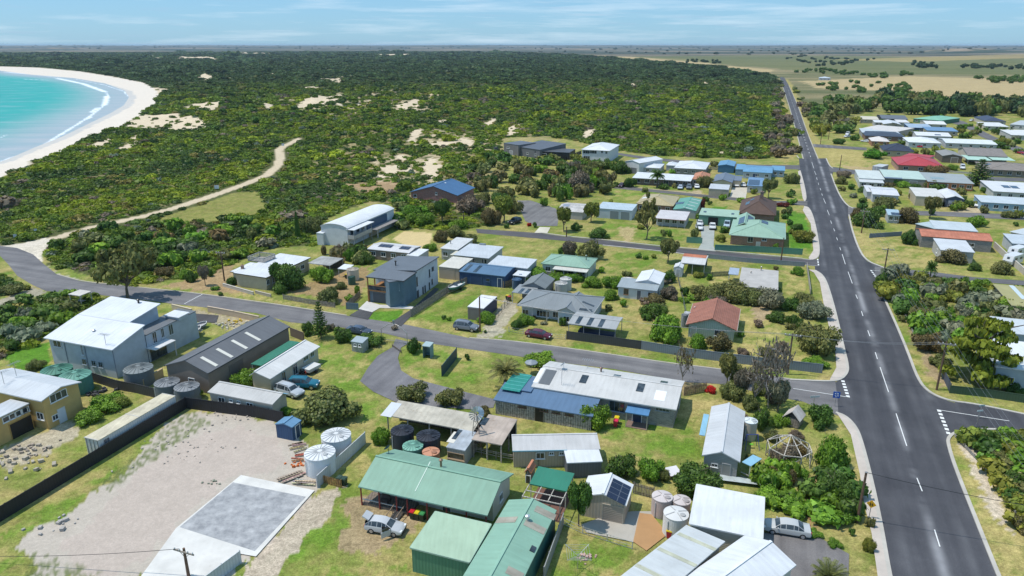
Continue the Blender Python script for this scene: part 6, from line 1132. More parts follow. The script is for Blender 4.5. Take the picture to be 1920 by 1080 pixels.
B = Block(H, (185,826), (328,742), (157,820), 2.6, 'flat', 0, ('rib', (.55, .55, .53, 1)), ('roof_old', (.60, .54, .40, 1)), .03, near=False, th=.08); B.part(B.L*.06, B.L*.09, -.01, .025, 1.7, 2.2, 'stencil_mark', 'paint', (.12, .12, .13, 1)); B.part(B.L*.095, B.L*.12, -.01, .025, 1.7, 2.2, 'stencil_mark', 'paint', (.12, .12, .13, 1))
for y in (.2, .8, 1.4, 2.0): B.part(-.03, .06, B.D*.1*y*4.5, B.D*.1*y*4.5+.05, .1, 2.5, 'lock_bar', 'metal', (.35, .36, .38, 1))
for x in (.0, .5, .998): B.part(B.L*x-.06, B.L*x+.06, -.02, B.D+.02, 2.53, 2.63, 'corner_frame', 'paint', (.5, .48, .44, 1))
H = House('garden_shed', 'small navy blue garden shed standing at the corner of the bare gravel yard', 'navy garden shed', (535, 815), 'shed'); B = Block(H, (515,795), (548,801), (562,787), 2.1, 'gy', .35, ('rib', (.03, .075, .16, 1)), (R, (.13, .26, .40, 1)), .06); B.win('r', 0, 0, .8, 1.8, 'door', pc=(.03, .06, .13, 1), u=B.D*.5)
H = House('cabin', 'long low cream cabin with blue strip along its ridge behind the black fence', 'blue striped long cabin', (450, 760), 'cabin'); B = Block(H, (384,738), (515,755), (536,737), 2.5, 'gx', .5, ('render', (.50, .44, .36, 1)), (R, (.48, .47, .45, 1)), .2, rpos=.7); B.item(480, 728, B.L*.97, B.D*.2, 'blue_sheet', 'roof', (.16, .38, .52, 1), .03)
for u in (.18, .62): B.win('f', 0, 0, 1.2, .9, u=B.L*u, zc=1.5)
for u in (.33, .45): B.win('f', 0, 0, .6, .45, u=B.L*u, zc=1.7)
H = House('cabin', 'long white cabin with white gable roof beside the dark warehouse', 'white gable cabin', (550, 700), 'cabin')
B = Block(H, (509,711), (598,649), (484,693), 2.6, 'gx', .75, ('board', (.50, .44, .34, 1)), (R, (.62, .61, .59, 1)), .3, rpos=.72); 
for px, py, w, h, k in ((532,708,1.0,2.0,'window'), (553,692,1.2,1.9,'window'), (573,671,1.3,.9,'window'), (585,664,1.0,.9,'window')): B.win('f', px, py, w, h, k, fc=(.45, .5, .5, 1))
B.part(.3, B.L*.6, -.9, .1, .1, .3, 'deck', 'wood', (.1, .07, .05, 1)); b2 = Block(H, (492,686), (560,641), (482,675), 2.35, 'sk', .01, rc=(R, (.04, .18, .115, 1)), nowall=True, near=False, rname='verandah_roof'); b2.posts([(0, 1), (.5, 1), (1, 1)])
H = House('garden_hut', 'small weathered grey hut with two round windows beside the dark hedge', 'round window hut', (670, 653), 'hut'); B = Block(H, (657,640), (680,643), (683,634), 1.9, 'sk', .25, ('board', (.33, .33, .30, 1)), (R, (.34, .40, .43, 1)), .08, near=False)
for u in (.32, .7): B.win('f', 0, 0, .5, .5, u=B.L*u, zc=1.3, nx=1)
H = House('shelter', 'narrow pale teal bus shelter beside the curved driveway entrance', 'pale teal shelter', (799, 668), 'shelter'); B = Block(H, (791,648), (806,650), (808,643), 2.3, 'sk', .2, ('rib', (.20, .32, .33, 1)), (R, (.35, .45, .46, 1)), .06, sides='brl', near=False); B.part(.2, B.L-.2, B.D*.5, B.D*.85, .4, .5, 'bench', 'wood', (.1, .2, .25, 1))
H = House('shade_shelter', 'little white flat shade roof at the roadside bend near the big tree', None, (143, 560), 'shelter'); B = Block(H, (126,552), (151,554), (160,545), 2.3, 'sk', .1, rc=(R, (.6, .57, .52, 1)), nowall=True, near=False); B.posts([(.05, .05), (.95, .05), (.05, .95), (.95, .95)], .1); B.part(B.L*.2, B.L*.8, B.D*.3, B.D*.6, .65, .75, 'table', 'wood', (.3, .28, .25, 1))
# right hand side
H = House('house', 'big white roofed pale blue house behind the layered cypress at the right edge', 'big white house at right edge', (1890, 730)); B = Block(H, (1868,690), (1990,700), (1850,636), 3.6, 'sk', .3, ('render', (.38, .44, .47, 1)), (R, (.66, .68, .69, 1)), .3, near=False); Block(H, (1880,626), (1990,632), (1985,608), 3.9, 'sk', .2, ('render', (.4, .45, .48, 1)), (R, (.52, .56, .58, 1)), .2, near=False); B.autowin('f', 2)
H = House('house', 'house with flat mustard yellow roof and blue framed windows at the right edge', 'mustard flat roofed house', (1890, 590)); B = Block(H, (1897,571), (1990,583), (1850,531), 2.8, 'flat', 0, ('render', (.4, .4, .37, 1)), (R, (.36, .33, .14, 1)), .3, near=False, fascia=(.4, .36, .2, 1)); B.item(1908, 548, .9, 9, 'white_sheet', 'paint', (.5, .58, .62, 1), .03)
for u in (.2, .4, .6): B.win('l', 0, 0, 1.3, 1.3, u=B.D*u, zc=1.5, fc=(.3, .4, .5, 1))
H = House('shed', 'long grey block shed with faded orange red iron roof', 'long orange roofed block shed', (1790, 468), 'shed'); B = Block(H, (1728,443), (1862,452), (1858,438), 3.0, 'gx', .9, ('brick', (.24, .24, .24, 1)), ('roof_old', (.50, .19, .12, 1)), .15, rpos=.5); B.win('f', 0, 0, 1.6, 1.0, u=B.L*.7, zc=1.6)
H = House('house', 'long pale silver roofed house directly behind the orange red roofed shed', 'long silver roofed house', (1790, 437)); B = Block(H, (1754,429), (1834,434), (1823,420), 2.9, 'sk', .3, ('render', (.3, .3, .3, 1)), (R, (.50, .55, .57, 1)), .2, near=False); Block(H, (1716,419), (1754,429), (1760,416), 2.8, 'sk', .2, ('render', (.1, .1, .1, 1)), (R, (.42, .5, .52, 1)), .15, near=False)
H = House('house', 'old stone walled white roofed house on the dry lot in front of the orange roof', 'old stone walled house', (1780, 492)); B = Block(H, (1764,466), (1829,476), (1748,449), 2.9, 'sk', .4, ('render', (.42, .40, .37, 1)), (R, (.56, .58, .60, 1)), .2, near=False); B.win('l', 0, 0, 1, 1, u=B.D*.4, zc=1.5)
H = House('house', 'house with large cherry red hip roof facing the dry grass lot', 'cherry red roofed house', (1725, 318)); B = Block(H, (1684,309), (1772,313), (1769,299), 2.8, 'hip', 2.4, ('brick', (.4, .2, .12, 1)), (R, (.42, .055, .065, 1)), .4); B.autowin('f', 3, 1.8, 1.2); b2 = Block(H, (1675,298), (1725,303), (1728,291), 2.8, 'sk', .4, ('render', (.5, .42, .33, 1)), (R, (.42, .055, .065, 1)), .2, near=False); b2.autowin('l', 2, .7, 2, 1.2)
H = House('house', 'cream house with navy tiled hip roof behind the round lush green bush', 'navy hip roofed house', (1690, 292)); B = Block(H, (1657,282), (1715,284), (1717,276), 2.8, 'hip', 2.4, ('render', (.45, .38, .27, 1)), ('tile', (.035, .045, .075, 1)), .4); B.autowin('f', 3)
H = House('shed', 'small pale blue box shed alone on the dry grass beside the street', None, (1645, 318), 'shed'); B = Block(H, (1636,311), (1654,313), (1655,308), 2.0, 'sk', .1, ('rib', (.30, .34, .38, 1)), (R, (.5, .52, .53, 1)), .06, near=False); B.win('f', 0, 0, 1, 1.7, 'door', pc=(.3, .33, .36, 1), u=1.2)
H = House('house', 'white roofed house with stepped verandah at the street corner', 'stepped white verandah house', (1635, 345)); B = Block(H, (1611,334), (1659,336), (1659,322), 2.9, 'sk', .3, ('board', (.5, .52, .5, 1)), (R, (.56, .60, .57, 1)), .2, near=False); b2 = Block(H, (1612,341), (1658,343), (1659,336), 2.4, 'sk', .2, ('board', (.46, .47, .45, 1)), (R, (.58, .6, .6, 1)), .2, near=False); b2.autowin('f', 3, 1.6)
H = House('shed', 'long beige shed with pale green and white striped roof', 'green striped long shed', (1695, 345), 'shed'); B = Block(H, (1660,334), (1735,336), (1735,324), 3.0, 'sk', .5, ('rib', (.35, .31, .26, 1)), (R, (.45, .56, .50, 1)), .12, near=False); B.item(1676, 335, 6, 2.4, 'dark_sheet', 'roof', (.13, .17, .23, 1), .03); B.win('f', 0, 0, 2.4, 2.2, 'roller_door', pc=(.3, .27, .22, 1), u=B.L*.7)
H = House('house', 'orange rendered house with grey roof behind olive trees', 'orange walled house', (1790, 355)); B = Block(H, (1741,341), (1826,344), (1822,330), 2.8, 'sk', .5, ('render', (.46, .19, .10, 1)), (R, (.33, .36, .36, 1)), .25, near=False); B.autowin('f', 6, 1.5, 1.3, door=2); B.item(1757, 334, 4.5, 3.6, 'blue_sheet', 'roof', (.25, .34, .37, 1), .03)
H = House('house', 'small white walled house with crooked white roof behind the roadside trees', 'crooked white roofed house', (1660, 378)); B = Block(H, (1636,364), (1687,367), (1672,352), 2.7, 'gx', .6, ('board', (.45, .47, .5, 1)), (R, (.60, .61, .63, 1)), .25); B.autowin('f', 3); Block(H, (1625,359), (1640,360), (1646,350), 2.5, 'sk', .3, ('board', (.45, .47, .5, 1)), (R, (.60, .61, .63, 1)), .2, near=False)
H = House('garage', 'cream double gable garage with dark car parked outside', 'cream double gable garage', (1755, 388), 'garage'); B = Block(H, (1717,367), (1771,371), (1760,356), 3.2, 'sk', .4, ('rib', (.50, .42, .31, 1)), (R, (.60, .58, .54, 1)), .1, near=False); B2 = Block(H, (1773,371), (1809,374), (1800,359), 2.9, 'gy', .9, ('rib', (.08, .1, .14, 1)), (R, (.62, .63, .64, 1)), .15)
for u in (.3, .7): B2.win('f', 0, 0, B2.L*.3, 2.2, 'roller_door', (.1, .12, .16, 1), (.4, .42, .45, 1), u=B2.L*u)
H = House('house', 'light blue house with long pale roof behind the white four wheel drive', 'light blue house', (1890, 395)); B = Block(H, (1848,380), (1975,386), (1838,368), 2.7, 'sk', .4, ('board', (.27, .40, .50, 1)), (R, (.50, .55, .58, 1)), .2, near=False, ext=(1, 0)); B.autowin('f', 7, 1.4, 1.2)
H = House('house', 'white roofed house with two solar panels at the right edge', 'white solar roofed house', (1895, 368)); B = Block(H, (1862,358), (1975,365), (1960,347), 2.7, 'sk', .5, ('board', (.45, .46, .46, 1)), (R, (.62, .63, .64, 1)), .3, near=False); B.autowin('f', 5)
for q in ((1886,350), (1902,351)): B.item(*q, 2.2, 4.5, 'solar_panel', 'solar', None, .06)
H = House('house', 'wide brick house with taupe tiled hip roof and bay windows at the right edge', 'taupe tiled bay window house', (1890, 328)); B = Block(H, (1850,317), (1960,323), (1952,309), 2.7, 'hip', 1.7, ('brick', (.3, .24, .17, 1)), ('tile', (.235, .205, .18, 1)), .4, fin=.6); B.autowin('f', 6, 1.6, 1.4); B.item(1852, 308, 2, 2.4, 'solar_panel', 'solar', None, .06)
H = House('house', 'taupe tiled house with white gable ends behind the mint carports', 'white gabled taupe house', (1850, 297)); B = Block(H, (1815,291), (1890,294), (1886,283), 2.9, 'gx', 1.9, ('render', (.48, .43, .36, 1)), ('tile', (.225, .20, .185, 1)), .3, rpos=.6); B.autowin('f', 5)
H = House('carport', 'two pale mint flat carports in a row in front of the taupe tiled house', 'mint carports', (1850, 302), 'carport'); B = Block(H, (1815,299), (1860,301), (1858,293), 2.4, 'sk', .1, rc=(R, (.42, .60, .50, 1)), nowall=True, near=False); B.posts([(0, 0), (.5, 0), (1, 0), (0, 1), (1, 1)]); B = Block(H, (1861,299), (1905,302), (1902,294), 2.4, 'sk', .1, rc=(R, (.42, .60, .50, 1)), nowall=True, near=False); B.posts([(0, 0), (.5, 0), (1, 0), (1, 1)])
H = House('shed', 'brown gable shed with grey roof left of the mint carports', 'brown gable shed', (1785, 304), 'shed'); B = Block(H, (1767,292), (1806,294), (1808,285), 3.0, 'gy', .9, ('board', (.14, .11, .09, 1)), (R, (.27, .26, .24, 1)), .15); B.win('f', 0, 0, 2.6, 2.4, 'roller_door', pc=(.2, .17, .15, 1), u=B.L*.6)
# the far estate, small roofs each its own house
for A, Bc, C, z, rf, ri, wc, rcl, lab, lm in (
    ((1612,241), (1683,247), (1683,237), 3, 'sk', .5, (.45, .4, .36, 1), (.62, .58, .54, 1), 'long cream white roofed shed beside the far olive trees', 'long cream roofed shed'),
    ((1618,249), (1686,250), (1686,242), 2.7, 'sk', .4, (.3, .3, .3, 1), (.50, .54, .56, 1), 'pale grey solar roof directly behind the charcoal hip roof', None),
    ((1622,254), (1698,257), (1692,245), 2.6, 'hip', 1.2, (.2, .12, .09, 1), (.05, .06, .085, 1), 'charcoal blue hip roofed house in the far estate', 'charcoal blue hip house'),
    ((1634,264), (1669,266), (1672,258), 2.6, 'hip', 1.5, (.33, .16, .09, 1), (.66, .6, .56, 1), 'brick house with cream pyramid roof in the far estate', 'cream pyramid roofed house'),
    ((1705,267), (1764,268), (1762,257), 2.7, 'hip', 1.5, (.5, .52, .55, 1), (.68, .70, .71, 1), 'white walled house with large white hip roof beside the red car', 'white hip house with red car'),
    ((1774,268), (1870,271), (1864,260), 2.7, 'gx', .9, (.42, .44, .45, 1), (.66, .69, .69, 1), 'very long white roofed house beside the diagonal far street', 'very long white roofed house'),
    ((1718,253), (1785,257), (1772,246), 2.8, 'gx', 1.0, (.45, .45, .45, 1), (.66, .67, .68, 1), 'white roof with dark solar panels behind the large white hip roof', 'white solar roof house'),
    ((1738,244), (1798,247), (1796,239), 2.7, 'sk', .4, (.38, .34, .28, 1), (.14, .26, .42, 1), 'house with mid blue roof and cream walls in the far estate', 'mid blue roofed far house'),
    ((1705,239), (1750,240), (1748,232), 2.8, 'sk', .4, (.03, .07, .15, 1), (.33, .42, .52, 1), 'navy walled long shed with pale blue roof in the far estate', 'navy walled far shed'),
    ((1712,222), (1765,226), (1760,216), 2.7, 'hip', 1.5, (.08, .2, .12, 1), (.22, .46, .33, 1), 'far house with sea green hip roof near the tree belt', 'sea green far house'),
    ((1653,222), (1703,224), (1700,214), 3, 'gx', 1.2, (.05, .055, .07, 1), (.13, .14, .16, 1), 'far two tone charcoal house below the tree belt', 'two tone charcoal house'),
    ((1657,232), (1690,234), (1686,225), 2.7, 'gy', .9, (.4, .36, .3, 1), (.58, .60, .62, 1), 'far white gable house with one solar panel', 'far white gable house'),
    ((1683,229), (1706,230), (1704,224), 2.7, 'sk', .3, (.45, .43, .4, 1), (.66, .64, .62, 1), 'small far flat white roof right of the white gable', None),
    ((1736,232), (1776,234), (1768,225), 2.7, 'gx', .9, (.45, .43, .38, 1), (.68, .68, .66, 1), 'far white roof between the sea green and mid blue roofs', None),
    ((1845,226), (1888,228), (1882,218), 2.8, 'hip', 1.8, (.52, .46, .37, 1), (.05, .06, .10, 1), 'far cream house with navy hip roof below the tree belt', 'far navy hip house'),
    ((1847,236), (1893,238), (1890,229), 2.4, 'sk', .3, (.5, .45, .35, 1), (.66, .66, .64, 1), 'far low cream roof in front of the navy hip roof', None),
    ((1893,233), (1950,237), (1940,223), 2.8, 'gx', 1.2, (.4, .42, .42, 1), (.46, .49, .50, 1), 'far grey roofed house at the right edge below the tree belt', None),
    ((1896,252), (1955,256), (1945,243), 2.8, 'sk', .5, (.4, .4, .38, 1), (.66, .66, .64, 1), 'far white roofed house at the right edge beside the round trees', None),
    ((1615,223), (1648,225), (1640,216), 2.6, 'gx', .8, (.4, .34, .26, 1), (.60, .54, .42, 1), 'far cream roofed sheds beside the olive trees', None),
    ((1640,229), (1658,230), (1656,225), 2.6, 'sk', .3, (.4, .4, .4, 1), (.66, .66, .66, 1), 'tiny far white flat roof left of the white gable', None),
    ((1537,146), (1557,146.6), (1558,145), 3.2, 'hip', 1.6, (.42, .46, .5, 1), (.50, .55, .60, 1), 'lone pale grey farmhouse on the green paddock far away', None),
    ((1893,434), (1925,441), (1922,420), 2.8, 'sk', .4, (.5, .42, .25, 1), (.52, .56, .58, 1), 'cream cottage with pale roof at the right edge above the fence', None),
    ((1898,456), (1960,461), (1948,440), 2.7, 'sk', .4, (.45, .48, .5, 1), (.48, .53, .57, 1), 'white cottage with grey blue roof at the right edge', None),
    ((1665,402), (1689,405), (1690,394), 2.5, 'sk', .5, (.4, .42, .44, 1), (.35, .47, .55, 1), 'small pale blue solar roof hidden among roadside trees', None)):
    yl = (A[1]+Bc[1])/2; C = (C[0], yl-.72*(yl-C[1])); H = House('house', lab, lm, ((A[0]+Bc[0])/2, max(A[1], Bc[1])+4)); B = Block(H, A, Bc, C, z, rf, ri, ('render', wc), (R, rcl), .25, near=False)
    B.autowin('f', max(2, int(B.L/4)), 1.4, 1.2)
    if 'solar' in lab: B.item((A[0]+Bc[0]+C[0])/3, (A[1]+Bc[1]+C[1])/3, 3, 2.4, 'solar_panel', 'solar', None, .06)
# ------------------------------------------------------------------ water tanks
GRN, GRY, BLK = (.08, .22, .16, 1), (.13, .145, .155, 1), (.03, .033, .045, 1)
tank(106, 692, 26, 2.4, GRN, 'left of two big green water tanks behind the yellow house', cone=.5)
tank(140, 703, 27, 2.5, GRN, 'right and nearer of two big green water tanks behind the yellow house', lidcol=(.14, .32, .25, 1), cone=.5)
tank(259, 690, 25, 2.5, GRY, 'grey water tank against the corner of the big white roofed house', cone=.45, lidcol=(.2, .22, .22, 1))
tank(313, 716, 22, 2.2, GRY, 'left of two ribbed grey tanks at the warehouse gable', lidcol=(.22, .23, .24, 1), cone=.4)
tank(350, 724, 22, 2.2, GRY, 'right of two ribbed grey tanks at the warehouse gable', lidcol=(.24, .25, .26, 1), cone=.4)
tank(630, 815, 27, 2.4, (.62, .63, .63, 1), 'farther of the two big white water tanks beside the white fence', cone=.25)
tank(599.5, 848, 28, 2.5, (.66, .67, .67, 1), 'nearer of the two big white water tanks beside the white fence', cone=.25)
tank(754, 806, 21, 2.3, BLK, 'left black water tank in front of the weathered open shed')
tank(803, 816, 22, 2.3, BLK, 'right black water tank in front of the weathered open shed')
tank(774, 835, 19, 1.9, (.07, .22, .17, 1), 'water tank with mint green lid behind the long green roof', lidcol=(.2, .42, .33, 1))
tank(808, 846, 16, 1.7, (.35, .16, .09, 1), 'old rusty orange topped tank behind the long green roof', style='plain', lidcol=(.52, .25, .15, 1), cone=.15)
tank(1242, 930, 19, 2.2, (.46, .38, .35, 1), 'left of two dusty pink water tanks beside the round dark tree', style='plain', lidcol=(.56, .5, .48, 1), cone=.2)
tank(1278, 937, 17, 2.0, (.44, .36, .33, 1), 'right of two dusty pink water tanks beside the round dark tree', style='plain', lidcol=(.54, .48, .46, 1), cone=.2)
tank(1268, 962, 23, 2.4, (.60, .59, .57, 1), 'large white ribbed water tank in front of the two pink tanks', style='plain', cone=.2)
tank(1407, 788, 13, 2.6, (.46, .40, .32, 1), 'cream water tank with white lid beside the white gable workshop', style='plain', lidcol=(.62, .66, .66, 1), cone=.15)
tank(661, 504, 11, 2.4, (.52, .45, .36, 1), 'round cream water tank in the dry yard of the old cream house', cone=.15)
tank(659, 519, 7, 1.6, (.04, .10, .07, 1), 'small dark green tank in front of the round cream tank', cone=.1)
tank(1052, 530, 12, 2.3, (.42, .42, .41, 1), 'nearer of two pale grey tanks beside the dark grey garage', cone=.25, lidcol=(.52, .51, .48, 1))
tank(1061, 522, 11, 2.4, (.50, .50, .48, 1), 'farther of two pale grey tanks beside the dark grey garage', cone=.4, lidcol=(.58, .57, .54, 1))
tank(1284, 590, 6, 2.2, (.22, .23, .24, 1), 'narrow grey tank at the left wall of the brown gable house', cone=.1)
tank(1289, 586, 6, 2.4, (.5, .36, .3, 1), 'narrow pinkish tank with white lid at the brown gable house', cone=.1, lidcol=(.65, .65, .65, 1))
tank(969, 523, 9, 2.0, (.035, .075, .14, 1), 'nearer dark blue tank at the end of the royal blue shed', lidcol=(.08, .15, .26, 1), cone=.2)
tank(976, 516, 8, 2.0, (.035, .075, .14, 1), 'farther dark blue tank at the end of the royal blue shed', lidcol=(.08, .15, .26, 1), cone=.2)
tank(1177, 523, 12, 2.2, (.58, .54, .5, 1), 'white round tank behind the small white cottage', style='plain', cone=.1)
tank(930, 276, 4, 2.2, (.1, .1, .11, 1), 'tiny dark tank by the modern grey dune house', cone=.1)
# ------------------------------------------------------------------ fences and walls
BF = (.022, .022, .026, 1)
fence([(-25,994), (350,766), (480,783), (532,794)], 1.8, 'panel', BF, 'tall black sheet fence along the left and back of the gravel yard')
fence([(163,712), (222,731), (255,737), (300,748)], 1.6, 'panel', (.05, .05, .055, 1), 'dark fence between the yellow house and the grey tanks')
fence([(596,915), (686,831)], 1.7, 'panel', (.52, .54, .55, 1), 'white sheet fence along the two white water tanks')
fence([(602,904), (640,915)], 1.1, 'picket', (.33, .19, .07, 1), 'short orange timber gate at the end of the white fence', name='gate')
fence([(383,1108), (453,1055)], 1.5, 'panel', (.56, .57, .58, 1), 'short white panel wall at the bottom beside the concrete slab')
fence([(1062,636), (1201,655)], 1.6, 'panel', (.06, .063, .068, 1), 'charcoal street fence in front of the striped grey carport')
fence([(1202,655), (1300,671), (1420,686), (1541,700)], 1.6, 'panel', (.19, .22, .25, 1), 'long blue grey street fence below the brown gable house')
fence([(954,622), (1008,631), (1060,637)], .9, 'mesh', (.55, .56, .55, 1), 'low pale wire fence behind the maroon sedan')
fence([(1340,470), (1420,473), (1504,478)], 1.6, 'panel', (.10, .25, .18, 1), 'long green fence in front of the mint roofed brick house')
fence([(1287,455), (1316,457)], 1.6, 'panel', (.11, .26, .19, 1), 'short green fence left of the concrete drive')
fence([(1325,484), (1400,492), (1508,500)], 1.1, 'panel', (.22, .25, .28, 1), 'low grey fence along the side road in front of the flat concrete roof', step=2)
fence([(1512,501), (1519,552)], 1.2, 'panel', (.33, .31, .27, 1), 'pale fence along the corner lot beside the footpath')
fence([(1320,520), (1366,517)], 1.2, 'picket', (.17, .2, .15, 1), 'green grey picket fence below the orange and white shelter')
fence([(771,595), (852,542)], 1.6, 'picket', (.26, .24, .21, 1), 'grey paling fence between the two storey house and the boat lawn')
fence([(852,542), (880,530)], 1.6, 'picket', (.25, .22, .19, 1), 'brown grey paling fence behind the boat beside the royal blue shed')
fence([(944,540), (975,532)], 1.5, 'picket', (.36, .25, .15, 1), 'tan timber fence at the end of the royal blue shed')
fence([(930,600), (962,557)], 1.4, 'mesh', (.2, .2, .2, 1), 'dark wire fence between the gravel drive and the navy container')
fence([(531,561), (580,570), (628,577)], 1.1, 'picket', (.30, .27, .24, 1), 'old grey picket fence in front of the olive shrubs by the street')
fence([(650,580), (672,581)], 1.4, 'panel', (.16, .21, .24, 1), 'short blue grey fence left of the two storey blue grey house')
fence([(650,580), (676,556)], 1.4, 'picket', (.28, .24, .2, 1), 'timber side fence at the pale forecourt of the two storey house')
fence([(419,537), (475,553)], .7, 'wall', (.50, .46, .40, 1), 'low pale stone wall in front of the old cream house', name='stone_wall')
fence([(480,550), (508,557)], .6, 'wall', (.42, .37, .30, 1), 'low broken stone wall right of the old cream house', name='stone_wall')
fence([(324,581), (360,590)], 1.2, 'wall', (.58, .48, .35, 1), 'short limestone block wall beside the road at the big white roof', name='stone_wall')
fence([(391,585), (440,594), (486,604)], 1.2, 'wall', (.55, .43, .31, 1), 'long limestone block wall between the road and the dark warehouse', name='stone_wall')
fence([(270,727), (306,706)], 1.4, 'wall', (.45, .35, .22, 1), 'tan block wall at the front corner of the dark warehouse', name='stone_wall')
fence([(545,630), (570,640)], 1.7, 'panel', (.14, .11, .1, 1), 'dark brown fence at the far end of the warehouse')
fence([(1780,737), (1850,745), (1930,757)], 1.3, 'panel', (.05, .09, .055, 1), 'dark green hedge height fence below the layered cypress')
fence([(1765,702), (1780,735)], 1.4, 'panel', (.06, .08, .12, 1), 'dark blue side fence behind the tall power pole')
fence([(1630,446), (1690,442)], 1.2, 'panel', (.16, .20, .26, 1), 'blue grey fence beside the dry corner lot')
fence([(1863,464), (1890,490), (1920,516)], 1.5, 'wall', (.48, .44, .38, 1), 'long cream boundary wall beside the caravans', name='boundary_wall')
fence([(1020,1088), (1056,985)], 1.6, 'panel', (.30, .31, .31, 1), 'grey fence along the right side of the long teal shed')
fence([(1056,984), (1092,1001), (1185,1030)], .9, 'mesh', (.62, .61, .58, 1), 'low white railing between the courtyard and the clothes line lawn')
fence([(1283,742), (1324,734)], 1.5, 'picket', (.26, .19, .13, 1), 'brown timber fence between the white roof and the red bush')
fence([(875,848), (930,861), (1010,876)], 1.1, 'rail', (.33, .3, .26, 1), 'weathered timber rail fence behind the long green roof')
fence([(1187,925), (1225,935)], 1.5, 'picket', (.24, .21, .18, 1), 'grey paling fence right of the cream solar shed')
fence([(1790,820), (1865,900), (1915,985)], .5, 'rail', (.3, .29, .27, 1), 'low rail along the sandy verge at the lower right')
fence([(735,650), (752,662)], .5, 'rail', (.2, .17, .14, 1), 'low log rail at the driveway entrance')
fence([(1690,317), (1760,322), (1830,327)], .7, 'wall', (.5, .46, .4, 1), 'low pale wall in front of the cherry red roofed house', name='garden_wall')
fence([(1676,548), (1700,600), (1722,650)], .5, 'rail', (.32, .3, .27, 1), 'low garden rail beside the footpath at the right garden')
fence([(1770,380), (1850,388)], 1.4, 'panel', (.03, .045, .09, 1), 'navy blue fence between the cream garage and the light blue house')
fence([(1330,318), (1346,319)], 1.3, 'picket', (.3, .28, .25, 1), 'grey fence left of the steel blue shed')
fence([(1060,300), (1090,288)], 1.5, 'panel', (.04, .04, .045, 1), 'black fence between the long black shed and the white dune house')
fence([(1270,520), (1300,655)], 1.0, 'mesh', (.3, .3, .29, 1), 'thin wire fence through the lot left of the brown gable house', step=3.2)
# standing screen on the lawn
fence([(829,706), (857,671)], 1.9, 'panel', (.02, .06, .08, 1), 'free standing dark teal screen panel on the lawn', name='screen_panel')
# ------------------------------------------------------------------ poles and wires
t1 = pole(1607,979,1623,886, 'timber power pole beside the footpath at the lower right', arm=0)
t2 = pole(1756,731,1775,641, 'tall power pole with white cross arm beside the layered cypress')
t3 = pole(354,1082,347,1028, 'power pole with cross arm at the bottom beside the concrete slab')
t4 = pole(421,527,412,471, 'leaning brown power pole left of the old cream house')
t5 = pole(1476,702,1484,625, 'slender power pole behind the bare tree at the corner lot')
t6 = pole(1464,492,1469,446, 'power pole beside the side road at the green fence', arm=0)
t7 = pole(1574,319,1578,291, 'dark power pole on the dry grass verge', arm=0)
t8 = pole(1538,271,1540,249, 'far power pole right of the main road below the cross lane', arm=0)
t9 = pole(1656,519,1666,465, 'power pole at the lower street corner beside the dry lot')
t10 = pole(1615,437,1620,394, 'power pole among the dark roadside trees')
t11 = pole(900,622,899,556, 'thin pole beside the navy container', arm=0)
t12 = pole(869,416,869,397, 'thin pole among trees below the brick house', arm=0)
t13 = pole(1062,444,1064,425, 'short pole beside the yellow green tree at the side road', arm=0)
t14 = pole(1553,262,1555,246, 'far slender pole beside the olive trees', arm=0)
dn = Vector((-sin(-GRID)*1.0, -cos(GRID), 0)).normalized()
for i, a in enumerate(t2):
    wire(a, a+dn*52+Vector((4, 0, 0)), .9, f'{ORD[i]} of four wires from the tall pole to the lower right'); wire(a, t9[i], 1.2, f'{ORD[i]} of four wires from the tall pole to the lower corner pole'); wire(t9[i], t10[i], .8, f'{ORD[i]} of four wires from the lower corner pole to roadside trees')
for i, a in enumerate(t5): wire(a, t2[i], .7, f'{ORD[i]} of four wires crossing the main road to the tall pole'); wire(a, t11[0]+(a-t5[0])*.4, 1.3, f'{ORD[i]} of four wires over the blue grey street fence')
wire(t1[0], t1[0]+Vector((30, -9, -.5)), .8, 'single dark wire crossing the main road from the lower right pole', r=.035, color=(.05, .05, .05, 1)); wire(t3[1], t3[1]+Vector((-30, 3, -3)), .6, 'single wire running left from the bottom pole over the gravel yard', r=.03, color=(.05, .05, .05, 1))
# ------------------------------------------------------------------ vehicles
SIL, WHT = (.48, .49, .50, 1), (.66, .67, .68, 1)
car((757,1001), (690,990), 'hatch', SIL, 'silver hatchback with open tailgate and open front door in front of the verandah house', boot=True, doors=True)
car((1438,992), (1511,1004), 'sedan', (.45, .46, .46, 1), 'silver sedan parked on the asphalt drive beside the white flat garage')
car((893,621), (856,616), 'suv', (.17, .19, .22, 1), 'grey suv parked on the street verge beside the navy container')
car((1031,636), (989,629), 'sedan', (.10, .012, .028, 1), 'maroon sedan parked on the verge by the grey hipped house')
car((591,727), (549,726), 'suv', (.015, .13, .19, 1), 'blue suv parked on grass beside the white gable cabin')
car((557,744), (530,736), 'suv', (.42, .45, .48, 1), 'silver grey wagon parked behind the large olive tree')
car((683,627), (664,624), 'sedan', (.06, .08, .12, 1), 'dark blue car half hidden behind the street hedge')
car((1312,438), (1309,423), 'suv', WHT, 'nearer white car beside the concrete drive at the green garage')
car((1313,428), (1311,415), 'sedan', (.5, .51, .52, 1), 'farther silver car beside the concrete drive at the green garage')
car((1336,436), (1335,421), 'ute', (.6, .6, .58, 1), 'white ute on the concrete drive in front of the green garage')
car((1361,432), (1365,420), 'van', (.4, .52, .62, 1), 'pale blue van parked left of the mint roofed brick house')
car((1274,358), (1277,350), 'sedan', (.42, .48, .55, 1), 'silver blue car left of three by the long white roofed brick house')
car((1291,358), (1292,350), 'suv', (.12, .14, .17, 1), 'dark grey car in the middle of three by the long white roofed brick house')
car((1307,357), (1306,348), 'sedan', WHT, 'white car right of three by the long white roofed brick house')
